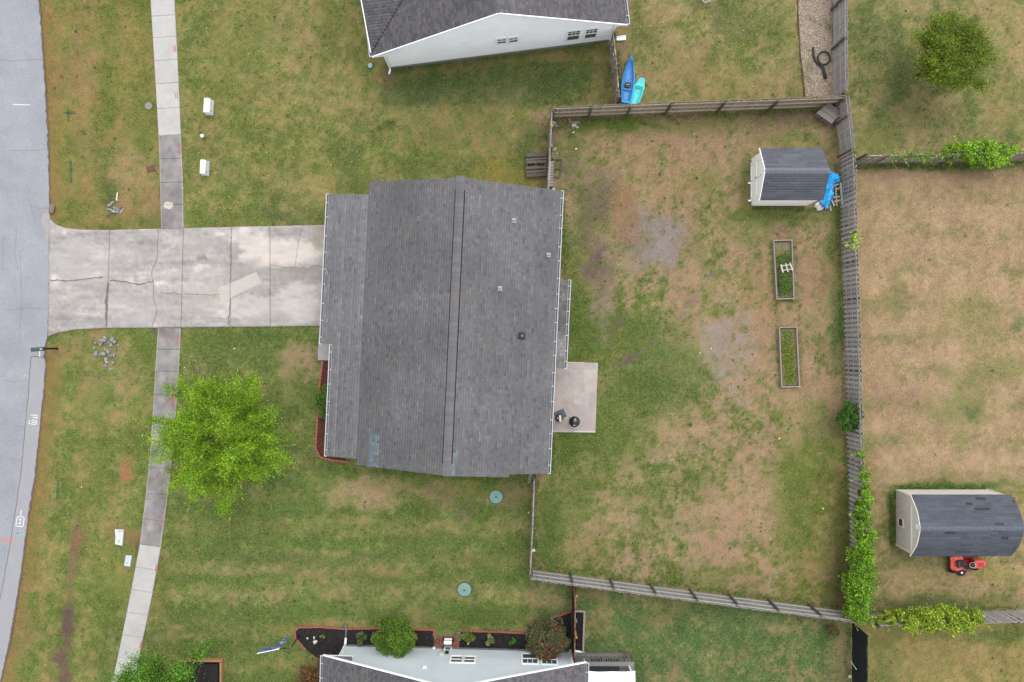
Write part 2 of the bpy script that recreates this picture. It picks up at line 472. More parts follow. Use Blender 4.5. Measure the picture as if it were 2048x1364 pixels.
BLOBS = [  # cx,cy,rx,ry,rot,strength,colour
    # near road and front strip
    (215, 70, 18, 160, 0, .55, G), (190, 300, 60, 30, 0, .3, DG), (160, 130, 40, 110, 0, .45, RT), (270, 350, 50, 60, 0, .55, T),
    (250, 410, 90, 35, 0, .55, RT), (215, 390, 14, 40, 0, .7, DG), (140, 420, 30, 25, 0, .6, G), (300, 30, 20, 60, 0, .5, G),
    (120, 300, 30, 130, 0, .3, YO), (250, 100, 30, 110, 0, .35, YO), (310, 435, 30, 25, 0, .5, DG), (280, 240, 40, 60, 0, .4, G),
    (560, 430, 60, 25, 0, .7, DG), (455, 440, 80, 16, 0, .5, G), (600, 380, 40, 40, 0, .35, T), (700, 340, 30, 60, 0, .5, DG),
    (590, 60, 70, 60, 0, .4, T), (500, 80, 70, 80, 0, .35, G), (660, 60, 26, 70, 0, .5, G), (560, 320, 70, 26, 0, .35, G),
    (640, 200, 120, 40, .2, .25, T), (930, 260, 150, 40, 0, .35, (142, 124, 84)), (980, 300, 40, 30, 0, .5, RT),
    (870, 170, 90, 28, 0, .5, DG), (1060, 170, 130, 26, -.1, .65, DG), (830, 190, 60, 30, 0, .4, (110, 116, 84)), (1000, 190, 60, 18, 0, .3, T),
    (775, 251, 11, 11, 0, .9, (72, 88, 46)), (758, 257, 6, 6, 0, .9, (76, 92, 48)), (1190, 190, 28, 60, 0, .45, (150, 128, 88)),
    (1010, 350, 70, 24, 0, .5, (150, 134, 60)), (820, 340, 60, 20, 0, .45, G), (1060, 300, 28, 60, 0, .5, DG), (960, 130, 260, 9, -.12, .45, (150, 122, 88)),
    (780, 150, 14, 22, 0, .55, (130, 104, 82)), (440, 340, 50, 20, .3, .35, T), (420, 200, 60, 50, 0, .3, (140, 136, 70)),
    # neighbour behind
    (1470, 30, 70, 40, .3, .5, DG), (1370, 130, 60, 40, 0, .5, RT), (1300, 80, 40, 30, 0, .3, DG), (1440, 170, 80, 30, 0, .45, (160, 140, 84)),
    (1540, 170, 60, 30, 0, .5, T), (1560, 60, 40, 40, 0, .4, G), (1250, 110, 12, 100, 0, .5, (150, 128, 100)),
    # far right top
    (1800, 130, 60, 60, .6, .35, (96, 112, 66)), (1730, 60, 30, 80, 0, .35, (96, 114, 66)), (2030, 60, 60, 90, 0, .6, (178, 154, 108)), (2020, 200, 50, 60, 0, .5, (160, 138, 90)),
    (1850, 270, 70, 26, 0, .4, T), (1760, 270, 30, 30, 0, .4, G), (1820, 230, 60, 30, 0, .35, (122, 118, 72)),
    # tan field
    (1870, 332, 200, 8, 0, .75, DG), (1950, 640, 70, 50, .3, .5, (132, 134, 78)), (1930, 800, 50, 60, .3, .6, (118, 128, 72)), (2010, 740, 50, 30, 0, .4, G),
    (1790, 590, 20, 40, 0, .5, (112, 120, 66)), (1940, 830, 18, 14, 0, .6, DG), (2040, 650, 16, 12, 0, .6, DG), (1800, 795, 60, 30, 0, .45, (156, 124, 104)),
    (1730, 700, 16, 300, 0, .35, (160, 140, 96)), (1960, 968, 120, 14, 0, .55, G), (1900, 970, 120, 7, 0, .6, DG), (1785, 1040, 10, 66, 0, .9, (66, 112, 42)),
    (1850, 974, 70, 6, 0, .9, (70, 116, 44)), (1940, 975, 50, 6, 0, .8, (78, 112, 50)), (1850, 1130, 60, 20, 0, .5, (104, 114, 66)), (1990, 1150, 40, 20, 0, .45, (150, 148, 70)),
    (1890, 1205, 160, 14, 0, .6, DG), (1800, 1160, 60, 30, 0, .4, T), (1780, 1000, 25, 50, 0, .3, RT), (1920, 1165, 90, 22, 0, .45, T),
    (1770, 1300, 30, 60, 0, .6, (106, 118, 66)), (1900, 1320, 90, 40, 0, .4, (168, 138, 96)), (2010, 1270, 60, 20, 0, .5, G), (1960, 1265, 120, 14, 0, .4, DG),
    # back yard
    (1160, 470, 40, 70, 0, .75, G), (1150, 640, 34, 110, 0, .75, G), (1230, 690, 60, 60, 0, .6, G), (1230, 850, 70, 90, 0, .6, G), (1140, 890, 30, 40, 0, .8, (84, 112, 44)),
    (1340, 740, 95, 80, .5, .75, (100, 124, 64)), (1290, 480, 70, 55, .3, .95, D), (1240, 430, 44, 60, 0, .6, (156, 118, 88)), (1185, 410, 30, 60, .3, .85, DK),
    (1200, 530, 24, 50, -.4, .8, DK), (1330, 480, 34, 40, 0, 1.0, (154, 142, 138)), (1205, 620, 24, 60, 0, .45, D), (1455, 700, 36, 90, .1, .8, (164, 148, 138)),
    (1450, 660, 50, 30, .2, .7, (160, 146, 138)), (1480, 560, 60, 60, 0, .4, T), (1310, 300, 90, 60, 0, .45, (172, 138, 108)), (1450, 320, 70, 60, 0, .45, (172, 142, 116)),
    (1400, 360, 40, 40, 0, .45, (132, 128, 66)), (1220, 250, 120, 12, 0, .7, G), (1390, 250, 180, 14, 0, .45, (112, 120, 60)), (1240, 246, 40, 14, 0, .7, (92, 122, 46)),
    (1150, 300, 40, 50, 0, .5, G), (1150, 350, 30, 40, 0, .5, DK), (1560, 240, 60, 26, 0, .6, (128, 108, 96)), (1590, 280, 70, 14, 0, .5, G), (1640, 330, 20, 40, 0, .6, G),
    (1550, 430, 110, 16, 0, .75, (92, 120, 48)), (1490, 370, 10, 60, 0, .7, G), (1490, 400, 10, 40, 0, .4, RT), (1670, 480, 14, 90, 0, .7, (92, 120, 54)), (1672, 660, 14, 80, 0, .75, (82, 118, 56)),
    (1640, 560, 26, 90, 0, .5, RT), (1600, 800, 60, 40, 0, .4, T), (1600, 640, 40, 20, 0, .35, T), (1640, 860, 50, 50, 0, .5, G), (1520, 600, 30, 80, 0, .5, RT),
    (1500, 1000, 80, 90, 0, .5, T), (1440, 1060, 60, 60, 0, .45, (176, 146, 120)), (1150, 1000, 60, 120, 0, .55, G), (1100, 1060, 24, 60, 0, .7, (84, 114, 50)), (1220, 1020, 30, 40, 0, .5, T),
    (1300, 1000, 60, 60, 0, .4, G), (1180, 1090, 60, 24, 0, .55, (170, 138, 104)), (1580, 1000, 40, 120, 0, .5, G), (1400, 960, 30, 50, 0, .4, G), (1350, 860, 60, 30, .3, .4, T),
    (1560, 1150, 80, 30, 0, .4, T), (1670, 1150, 24, 70, 0, .55, (128, 108, 92)), (1680, 1050, 14, 100, 0, .5, (98, 104, 58)), (1620, 1130, 40, 30, 0, .4, RT), (1420, 1160, 60, 24, 0, .4, G),
    (1250, 725, 20, 8, -.6, .9, DK), (1275, 708, 14, 5, -.5, .85, DK), (1305, 688, 14, 5, -.6, .8, DK), (1330, 665, 12, 4, -.9, .7, DK), (1365, 628, 12, 4, -.9, .8, (128, 118, 116)),
    (1380, 606, 10, 5, -.8, .8, (128, 118, 116)), (1400, 585, 12, 3, -.9, .7, (140, 128, 122)), (1424, 545, 14, 4, -1.0, .8, (118, 110, 108)), (1235, 650, 26, 9, -.9, .75, (104, 92, 78)),
    (1500, 455, 50, 30, .2, .4, G), (1400, 500, 30, 30, 0, .4, G), (1380, 560, 40, 30, 0, .3, T), (1555, 540, 4, 4, 0, 0, T),
    # lower neighbour yard
    (1100, 1185, 38, 26, 0, .7, (170, 146, 108)), (1110, 1215, 40, 14, 0, .5, (150, 128, 96)), (1190, 1225, 40, 40, 0, .55, (164, 136, 92)), (1180, 1180, 40, 14, 0, .5, (146, 122, 88)),
    (1310, 1260, 20, 20, 0, .5, (156, 126, 96)), (1680, 1290, 26, 90, 0, .6, (160, 128, 104)), (1585, 1330, 8, 50, 0, .6, (156, 128, 96)), (1485, 1310, 10, 20, 0, .6, (160, 122, 90)),
    (1350, 1345, 26, 16, 0, .55, (164, 128, 104)), (1645, 1240, 30, 20, 0, .6, (152, 122, 94)), (1570, 1255, 24, 14, 0, .5, T), (1360, 1230, 80, 20, 0, .4, (110, 112, 60)), (1330, 1190, 60, 10, 0, .5, (140, 112, 80)),
    # front lower lawn
    (600, 715, 46, 40, .2, 1.2, (178, 148, 122)), (570, 740, 30, 60, 0, .5, (150, 138, 90)), (430, 680, 60, 14, 0, .6, G), (530, 668, 60, 10, 0, .6, (84, 112, 54)), (395, 743, 9, 8, 0, .85, (122, 98, 88)),
    (740, 985, 60, 26, .1, 1.1, (176, 152, 118)), (700, 1010, 50, 8, 0, .5, T), (800, 965, 60, 16, 0, .5, (166, 144, 100)), (870, 985, 26, 26, 0, .5, (152, 126, 104)), (930, 1020, 20, 30, .2, .5, DK),
    (1000, 1000, 30, 24, 0, .45, (150, 124, 100)), (1030, 1010, 26, 60, 0, .45, (132, 112, 88)), (960, 975, 70, 12, 0, .5, (128, 126, 60)), (620, 1145, 180, 9, 0, .5, RT), (790, 1145, 60, 9, .05, .55, (176, 140, 104)),
    (700, 1170, 160, 12, 0, .35, T), (620, 1115, 300, 12, 0, .45, (86, 108, 58)), (600, 1060, 120, 14, 0, .3, G), (880, 1080, 90, 12, 0, .35, DG), (760, 1045, 150, 8, 0, .4, (152, 144, 92)),
    (450, 1140, 100, 10, 0, .35, T), (500, 1190, 100, 12, 0, .3, T), (860, 1235, 50, 14, 0, .5, (160, 128, 96)), (650, 1245, 70, 6, 0, .5, (172, 138, 96)), (940, 1230, 60, 16, 0, .5, (84, 110, 50)), (905, 1180, 20, 20, 0, .4, (150, 134, 84)),
    (470, 1050, 80, 40, 0, .3, G), (590, 1240, 40, 30, 0, .35, G), (330, 1200, 20, 30, 0, .3, G), (880, 1150, 80, 20, 0, .3, G), (390, 1080, 30, 60, 0, .35, (140, 140, 74)), (1000, 1130, 50, 30, 0, .35, G),
    # left strip
    (290, 700, 24, 60, 0, .75, G), (240, 740, 50, 60, 0, .4, T), (130, 700, 36, 16, 0, .5, RT), (206, 690, 40, 40, 0, .5, (160, 134, 100)), (307, 663, 12, 8, 0, .9, (106, 86, 82)), (200, 850, 20, 120, 0, .4, G), (190, 820, 20, 40, 0, .3, T),
    (255, 945, 11, 24, 0, 1.5, (170, 124, 88)), (152, 1085, 11, 34, .15, 1.4, (144, 112, 86)), (142, 1140, 8, 60, .08, 1.2, (138, 112, 88)), (133, 1250, 13, 40, .1, 1.6, (108, 90, 80)), (120, 1340, 16, 50, .1, 1.3, (118, 98, 84)),
    (165, 1010, 12, 60, .05, .4, (146, 124, 88)), (225, 1075, 12, 16, 0, .85, (160, 118, 88)), (262, 1085, 18, 18, 0, .8, (154, 112, 86)), (272, 1100, 6, 16, 0, .7, (96, 76, 70)), (262, 1140, 12, 20, 0, .5, (160, 132, 88)),
    (230, 1150, 40, 60, 0, .5, (114, 132, 62)), (60, 1270, 20, 60, .2, .4, (140, 116, 84)), (210, 1230, 30, 50, 0, .4, G), (180, 1000, 30, 40, 0, .4, G),
]


def zone_blend(px, py):
    n1 = N1.f(px / 55, py / 55, 4); n2 = N2.f(px / 17, py / 17, 4, .6); n3 = N3.f(px / 5, py / 5, 3, .6)
    wn1 = N4.f(px / 30, py / 30, 4, .6); wn2 = N5.f(px / 30, py / 30, 4, .6)
    d = np.full(px.shape, .42); amp = np.full(px.shape, .4)
    g = np.ones(px.shape + (3,)) * np.array((110, 122, 62.)); t = np.ones(px.shape + (3,)) * np.array((154, 136, 90.))
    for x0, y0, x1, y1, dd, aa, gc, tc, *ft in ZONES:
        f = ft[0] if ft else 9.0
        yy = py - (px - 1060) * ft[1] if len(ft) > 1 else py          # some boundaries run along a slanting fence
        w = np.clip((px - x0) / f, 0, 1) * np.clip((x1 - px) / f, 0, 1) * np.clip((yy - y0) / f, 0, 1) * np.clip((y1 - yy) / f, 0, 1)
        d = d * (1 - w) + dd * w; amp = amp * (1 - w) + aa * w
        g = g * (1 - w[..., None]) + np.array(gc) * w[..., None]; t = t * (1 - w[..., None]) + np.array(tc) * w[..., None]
    n6 = N5.f(px / 2.6 + 50, py / 2.6 + 9, 2, .7)
    mix = d + amp * 2.0 * ((n1 - .5) * .75 + (n2 - .5) * 1.25 + (n3 - .5) * 1.0 + (n6 - .5) * .5)
    # mower tracks across the two front lawns and the tan field
    st = np.sin(py / 11.0 + (n1 - .5) * 2.5) * .10
    m1 = ((px > 330) & (px < 1060) & (py > 930)); m2 = (px > 1720) & (py > 330) & (py < 980)
    mix = mix + np.where(m1, st * 1.9, 0) + np.where(m2, st * 1.8, 0)
    st2 = np.sin(px / 12.0 + (n1 - .5) * 3) * .08
    mix = mix + np.where((px < 320) | ((px > 1720) & (py < 310)), st2, 0)
    mix = np.clip(mix, 0, 1); mix = mix * mix * (3 - 2 * mix)
    c = g * (1 - mix[..., None]) + t * mix[..., None]
    c = c * (1.03 + (N4.f(px / 33, py / 33, 3) - .5) * .16 + (N2.f(px / 9 + 31, py / 9, 3) - .5) * .16)[..., None]
    # brown verge along the road
    e = interp(ROAD_EDGE, py); q = np.clip(1 - (px - e) / (30 + 22 * n1), 0, 1)
    q = np.where((py > 436) & (py < 690), 0, q) * np.where(px > e - 2, 1, 0) * (.45 + .75 * n2)
    q = np.clip(q, 0, .8)[..., None]
    c = c * (1 - q) + np.array((150, 118, 76.)) * q
    for cx, cy, rx, ry, ro, s, col in BLOBS:
        sel = (np.abs(px - cx) < max(rx, ry) * 1.8 + 10) & (np.abs(py - cy) < max(rx, ry) * 1.8 + 10)
        if not sel.any() or s == 0: continue
        aw_ = min(55.0, max(8.0, min(rx, ry) * 1.3))
        x = px[sel] + (wn1[sel] - .5) * aw_ * 2.2 - cx; y = py[sel] + (wn2[sel] - .5) * aw_ * 2.2 - cy
        ca, sa = math.cos(ro), math.sin(ro)
        r = np.sqrt(((x * ca + y * sa) / rx) ** 2 + ((-x * sa + y * ca) / ry) ** 2)
        w = np.clip((1.45 - r) / 1.0, 0, 1) * s
        w = np.clip(w * (.2 + 1.35 * n2[sel]) * (.3 + 1.2 * n3[sel]), 0, 1)[:, None]
        c[sel] = c[sel] * (1 - w) + np.array(col, float) * w
    # pea-gravel border behind
    ge = np.interp(py, [-50, 20, 60, 110, 150, 195], [1596, 1594, 1597, 1600, 1605, 1609])
    gr = ((px > ge) & (px < 1672) & (py < 200))
    gcol = np.array((196, 172, 152.)) * (.84 + .34 * n3[..., None])
    gm = (n2 > .60)[..., None]
    gcol = np.where(gm, np.array((134, 130, 84.)), gcol)
    c = np.where(gr[..., None], gcol, c)
    edge = (np.abs(px - ge) < 1.6) & (py < 200)
    c = np.where(edge[..., None], np.array((112, 96, 78.)), c)
    return c


def lawn_albedo(px, py):
    return lin(zone_blend(px, py)) * K


# ground sheet, fine under the picture, coarse to the horizon
gx = np.concatenate([[-900, -420, -200, -110, -64, -44, -36], np.arange(-31, 31.01, .115), [36, 44, 64, 110, 200, 420, 900]])
gy = np.concatenate([[-900, -420, -200, -110, -64, -40, -27], np.arange(-21.5, 21.51, .115), [27, 40, 64, 110, 200, 420, 900]])
GX, GY = np.meshgrid(gx, gy)
GPX = np.clip(GX * S + 1024, -150, 2200); GPY = np.clip(682 - GY * S, -150, 1520)
gz = (N1.f(GPX / 90, GPY / 90, 3) - .55) * .05 - .012
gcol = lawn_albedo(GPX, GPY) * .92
nx, ny = len(gx), len(gy)
idx = np.arange(nx * ny).reshape(ny, nx)
F = np.stack([idx[:-1, :-1], idx[:-1, 1:], idx[1:, 1:], idx[1:, :-1]], -1).reshape(-1, 4)
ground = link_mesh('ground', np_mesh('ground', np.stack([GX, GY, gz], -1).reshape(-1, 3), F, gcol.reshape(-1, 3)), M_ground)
setp(ground, 'mottled green and tan lawn ground of the whole plot', kind='structure')

# ------------------------------------------------------------------ road
mb = MB()
pts = [P(x, y) for x, y in ROAD_EDGE]
jag = []
for a, b in zip(pts[:-1], pts[1:]):
    n = max(2, int((b - a).length / .25))
    for i in range(n):
        p = a.lerp(b, i / n); jag.append((p.x + rnd.uniform(-.035, .035), p.y))
jag.append(pts[-1][:2])
left = [(jag[-1][0] - 14, jag[-1][1]), (jag[0][0] - 14, jag[0][1])]
mb.prism(jag + left, -.06, .012)
road = mb.build('road', M_road); setp(road, kind='structure')


def ribbon(mb, pts, w, z, zt=None, jit=0):
    """flat stripe following pixel points on the ground"""
    q = [P(x, y) for x, y in pts]
    L = []; Rr = []
    for i, p in enumerate(q):
        d = (q[min(i + 1, len(q) - 1)] - q[max(i - 1, 0)]).normalized()
        n = Vector((-d.y, d.x, 0)); ww = (w[i] if isinstance(w, list) else w) / 2 * (1 + rnd.uniform(-jit, jit))
        L.append((p.x + n.x * ww, p.y + n.y * ww, z)); Rr.append((p.x - n.x * ww, p.y - n.y * ww, z))
    for i in range(len(q) - 1):
        mb.quad(L[i], Rr[i], Rr[i + 1], L[i + 1])
    return mb


def wiggle(pts, step=6, amp=1.6):
    out = []
    for (x0, y0), (x1, y1) in zip(pts[:-1], pts[1:]):
        n = max(1, int(math.hypot(x1 - x0, y1 - y0) / step))
        for i in range(n):
            out.append((x0 + (x1 - x0) * i / n + rnd.uniform(-amp, amp), y0 + (y1 - y0) * i / n + rnd.uniform(-amp, amp)))
    out.append(pts[-1])
    return out


seam = [(62, 714), (57, 790), (50, 860), (43, 940), (33, 1010), (22, 1080), (10, 1150), (-4, 1220), (-20, 1290)]
strip = [P(x, y) for x, y in seam]
er = [P(interp(ROAD_EDGE, y) - 1.5, y) for y in range(1290, 713, -24)]
mb = MB().prism([(p.x, p.y) for p in strip + er], .0125, .017)
mb.build('resurfaced_strip', M_patch, road)
mb = MB(); ribbon(mb, wiggle(seam, 9, .5), .035, .021); ribbon(mb, wiggle([(62, 714), (75, 713), (90, 716)], 6, .5), .05, .021)
mb.build('seam', M_crack, road)
for cr in ([(34, 460), (30, 510), (36, 540)], [(50, 855), (30, 850)], [(43, 921), (20, 918)], [(8, 470), (5, 540)], [(60, 410), (78, 418), (96, 416)], [(58, 395), (70, 440)], [(2, 120), (30, 122), (88, 118)], [(20, 300), (60, 302), (97, 298)], [(40, 500), (44, 600), (38, 690)], [(6, 760), (30, 764), (58, 760)], [(14, 620), (60, 616), (95, 618)]):
    mb = MB(); ribbon(mb, wiggle(cr, 5, .8), .012, .0165, jit=.3); mb.build('crack', M_crack, road)
mb = MB(); mb.add([(*P(x, y)[:2], .0165) for x, y in ((82, 440), (86, 427), (95, 421), (100, 432), (99, 470), (95, 500), (92, 470), (88, 455))], [list(range(8))])
mb.build('crumbling_edge', mat('edge_sand', C(178, 172, 168), rough=1, var=.15, scale=8), road)


edge_ln = [(float(interp(ROAD_EDGE, y)) + .6, y) for y in range(-100, 1500, 7)]
mb = MB()
for seg_ in ([p for p in edge_ln if p[1] < 436], [p for p in edge_ln if p[1] > 676]):
    ribbon(mb, [(x + rnd.uniform(-1, 1), y) for x, y in seg_], .085, .0145, jit=.7)
mb.build('ragged_edge', mat('edge_dirt', C(116, 100, 90), rough=1, var=.3, scale=9), road)


def paint(mb_pts, w, m, name='paint_mark', parent=None, z=.0225, jit=.12):
    mb = MB()
    for ln in mb_pts: ribbon(mb, ln, w, z, jit=jit)
    return mb.build(name, m, parent)


paint([[(27, 209), (45, 209.5), (60, 210)]], .045, M_paint_w, 'paint_dash', road, .0165)
paint([[(80, 700), (79.7, 713)]], .07, M_paint_w, 'paint_dash', road, .0225)
# boxed M with its tick, boxed G above it
paint([[(35, 1033), (49, 1034)], [(49, 1034), (46.5, 1053)], [(46.5, 1053), (32, 1052)], [(32, 1052), (35, 1033)], [(41, 1033.5), (43.5, 1020)],
       [(37, 1038), (45, 1039)], [(45, 1039), (39, 1043)], [(39, 1043), (44, 1047.5)], [(44, 1047.5), (36, 1047)]], .05, M_paint_w, 'painted_letter', road)
paint([[(62, 830), (76, 830.5)], [(75, 830.5), (72.5, 849)], [(72.5, 849), (58, 847)], [(58, 847), (60, 841)],
       [(66, 834), (72, 835), (73.5, 839), (71, 844), (66, 845), (64, 841), (66, 839), (69, 839.5), (69, 842)]], .045, M_paint_w, 'painted_letter', road)
paint([[(-4, 1077), (12, 1080), (26, 1083)]], .09, M_paint_o, 'paint_dash', road, .0225)
paint([[(33, 1066), (40, 1068), (51, 1070)], [(35, 1069), (37, 1064)]], .06, M_paint_g, 'paint_dash', road)

# ------------------------------------------------------------------ driveway


def drive_paint(px, py):
    n1 = N1.f(px / 60 + 5, py / 22 + 3, 4); n2 = N2.f(px / 22, py / 9, 4); n3 = N3.f(px / 6, py / 6, 3)
    c = np.ones(px.shape + (3,)) * np.array((182, 176, 172.))
    ns = N4.f(px / 90, py / 7, 4); nf = N5.f(px / 3.2, py / 3.2, 3)
    c = c * (1 + (n1 - .5) * .24 + (n2 - .5) * .22 + (n3 - .5) * .14 + (ns - .5) * .26 + (nf - .5) * .14)[..., None]
    stn = np.clip((ns - .52) * 5, 0, 1) * np.clip((n2 - .4) * 3, 0, 1)
    c = c * (1 - .13 * stn)[..., None]
    eff = np.clip((n2 - .56) * 6, 0, 1) * np.clip((n1 - .42) * 4, 0, 1)
    c = c * (1 + .13 * eff)[..., None]
    def soft(cx, cy, rx, ry, col, s, ro=0):
        nonlocal c
        x = px + (n2 - .5) * 30 - cx; y = py + (n3 - .5) * 16 + (n1 - .5) * 16 - cy
        ca, sa = math.cos(ro), math.sin(ro)
        r = np.sqrt(((x * ca + y * sa) / rx) ** 2 + ((-x * sa + y * ca) / ry) ** 2)
        w = (np.clip((1.25 - r) / .5, 0, 1) * s * (.55 + .8 * n2))[..., None]
        c = c * (1 - np.clip(w, 0, 1)) + np.array(col, float) * np.clip(w, 0, 1)
    soft(575, 505, 70, 24, (226, 214, 204), .9); soft(510, 495, 40, 34, (226, 214, 204), .75); soft(600, 600, 40, 40, (220, 212, 204), .6)
    soft(500, 610, 70, 24, (212, 206, 198), .6); soft(560, 548, 80, 10, (164, 156, 148), .7); soft(600, 540, 50, 6, (150, 142, 132), .6)
    soft(480, 535, 50, 8, (172, 164, 156), .5, -.4); soft(405, 515, 12, 6, (140, 130, 120), .8); soft(470, 505, 14, 14, (150, 140, 134), .55); soft(640, 480, 14, 30, (160, 146, 126), .6)
    soft(160, 520, 70, 40, (206, 202, 196), .5); soft(160, 545, 60, 6, (182, 176, 174), .5); soft(150, 500, 70, 5, (180, 176, 172), .4); soft(280, 490, 60, 6, (180, 174, 170), .4)
    soft(410, 590, 40, 40, (188, 182, 174), .5); soft(400, 490, 30, 24, (184, 178, 172), .4); soft(160, 648, 90, 7, (168, 162, 162), .6); soft(280, 615, 60, 30, (188, 184, 180), .4)
    return lin(c) * K


def grid_slab(name, parent, corner_fn, nu, nv, z, paintfn, m, thick=.07):
    u, v = np.meshgrid(np.linspace(0, 1, nu), np.linspace(0, 1, nv))
    px, py = corner_fn(u, v)
    cols = paintfn(px, py)
    X = (px - 1024) / S; Y = (682 - py) / S
    wl = WL[parent.name]
    V = np.stack([X - wl.x, Y - wl.y, np.full(X.shape, z) - wl.z], -1).reshape(-1, 3)
    idx = np.arange(nu * nv).reshape(nv, nu)
    F = np.stack([idx[:-1, :-1], idx[1:, :-1], idx[1:, 1:], idx[:-1, 1:]], -1).reshape(-1, 4)
    ring = list(idx[0, :]) + list(idx[1:, -1]) + list(idx[-1, -2::-1]) + list(idx[-2:0:-1, 0])
    low = V[ring].copy(); low[:, 2] -= thick
    base = len(V); V = np.concatenate([V, low]); cc = cols.reshape(-1, 3); cc = np.concatenate([cc, cc[ring]])
    k = len(ring)
    F2 = np.array([[ring[i], ring[(i + 1) % k], base + (i + 1) % k, base + i] for i in range(k)])
    me = np_mesh(name, V, np.concatenate([F, F2]), cc)
    return link_mesh(name, me, m, parent, wl)


def curve_poly(top, bot, x0, x1, axis=0):
    xs = np.linspace(x0, x1, 30)
    return [(x, float(np.interp(x, [p[0] for p in top], [p[1] for p in top]))) for x in xs] + \
           [(x, float(np.interp(x, [p[0] for p in bot], [p[1] for p in bot]))) for x in xs[::-1]]


dp = [P(x, y) for x, y in curve_poly(DRIVE_T, DRIVE_B, 98, 690)]
driveway = MB().prism([(p.x, p.y) for p in dp], -.07, .012).build('driveway', M_filler)
setp(driveway, kind='structure')
JT = [99.5, 220.5, 314, 367.5, 463.5, 540, 690]; JB = [96.5, 214, 306, 362.5, 461, 541, 690]
for i in range(6):
    a0, a1, b0, b1 = JT[i] + .45, JT[i + 1] - .45, JB[i] + .45, JB[i + 1] - .45
    tp = np.array(DRIVE_T); bt = np.array(DRIVE_B)
    bow = (1.5 if i in (1, 2) else 0)

    def cf(u, v, a0=a0, a1=a1, b0=b0, b1=b1, i=i):
        xt = a0 + (a1 - a0) * u; xb = b0 + (b1 - b0) * u
        yt = np.interp(xt, tp[:, 0], tp[:, 1]); yb = np.interp(xb, bt[:, 0], bt[:, 1])
        x = xt + (xb - xt) * v
        wob = np.sin(v * 9.4) * 5 + np.sin(v * 23 + 1) * 2.0
        if i == 1: x = x + wob * u ** 6
        if i == 2: x = x + wob * (1 - u) ** 6
        return x, yt + (yb - yt) * v
    grid_slab('slab', driveway, cf, 40, 60, .045, drive_paint, M_conc_a)
for cr, w in (([(100, 560), (150, 562), (180, 557), (207, 554)], .06), ([(222, 560), (250, 564), (280, 569), (308, 562)], .06), ([(321, 586), (345, 587), (363, 588)], .03),
              ([(368, 588), (400, 590), (430, 590), (460, 588)], .03), ([(541, 530), (570, 534), (590, 535), (615, 538), (630, 530), (650, 536)], .03), ([(590, 535), (595, 500), (603, 455)], .02),
              ([(217, 565), (214, 600), (213, 654)], .12), ([(462, 475), (461.5, 530), (461, 565)], .03), ([(461, 600), (459, 630), (457, 650)], .04)):
    mb = MB(); ribbon(mb, wiggle(cr, 5, 1.2), w, .0475, jit=.4); mb.build('crack', M_crack, driveway)

for cs in ([(437, 575), (459.8, 567), (459.6, 598), (443, 607)], [(461.8, 566.5), (513, 544), (524, 565), (482, 586), (461.6, 596)]):
    mb = MB(); mb.prism([P(*q)[:2] for q in cs], .046, .0495)
    mb.build('mortar_patch', mat('mortar', C(203, 197, 187), rough=.95, var=.07, scale=4, fine=.06, fscale=14), driveway)
# ------------------------------------------------------------------ sidewalk


def old_conc(px, py):
    n1 = N1.f(px / 30, py / 30, 4); n3 = N3.f(px / 5, py / 5, 3); n2 = N2.f(px / 12, py / 16, 3)
    c = np.ones(px.shape + (3,)) * np.array((150, 145, 144.)) * (1 + (n1 - .5) * .4 + (n2 - .5) * .28 + (n3 - .5) * .1)[..., None]
    w = np.clip(1 - np.hypot((px - 338) / 14, (py - 411) / 9), 0, 1) > .25 + .3 * (n3 - .5)
    c = np.where(w[..., None], np.array((212, 204, 190.)), c)
    el = np.where(py < 560, interp(SW_UP_L, py), interp(SW_DN_L, py)); er2 = np.where(py < 560, interp(SW_UP_R, py), interp(SW_DN_R, py))
    ed = np.clip(1 - np.minimum(px - el, er2 - px) / 2.2, 0, 1)[..., None] * .75
    c = c * (1 - ed) + np.array((206, 198, 188.)) * ed
    return lin(c) * K


def new_conc(px, py):
    n1 = N1.f(px / 30, py / 30, 4); n3 = N3.f(px / 5, py / 5, 3)
    c = np.ones(px.shape + (3,)) * np.array((199, 196, 193.)) * (1 + (n1 - .5) * .1 + (n3 - .5) * .06)[..., None]
    return lin(c) * K


def side_walk(Lf, Rt, joints, old_range, tilt):
    poly = [(interp(Lf, y) + 1, y) for y in np.linspace(joints[0], joints[-1], 40)] + [(interp(Rt, y) - 1, y) for y in np.linspace(joints[-1], joints[0], 40)]
    par = MB().prism([tuple(P(x, y)[:2]) for x, y in poly], -.07, .02).build('sidewalk', M_filler)
    setp(par, kind='structure')
    for y0, y1 in zip(joints[:-1], joints[1:]):
        old = old_range[0] <= y0 < old_range[1]

        def cf(u, v, y0=y0 + .22, y1=y1 - .22):
            yc = y0 + (y1 - y0) * v
            l = interp(Lf, yc); r = interp(Rt, yc)
            return l + (r - l) * u, yc + tilt(yc) * (u - .5)
        grid_slab('slab', par, cf, 34, 26, .055 + rnd.uniform(-.003, .003), old_conc if old else new_conc, M_conc_a)
    return par


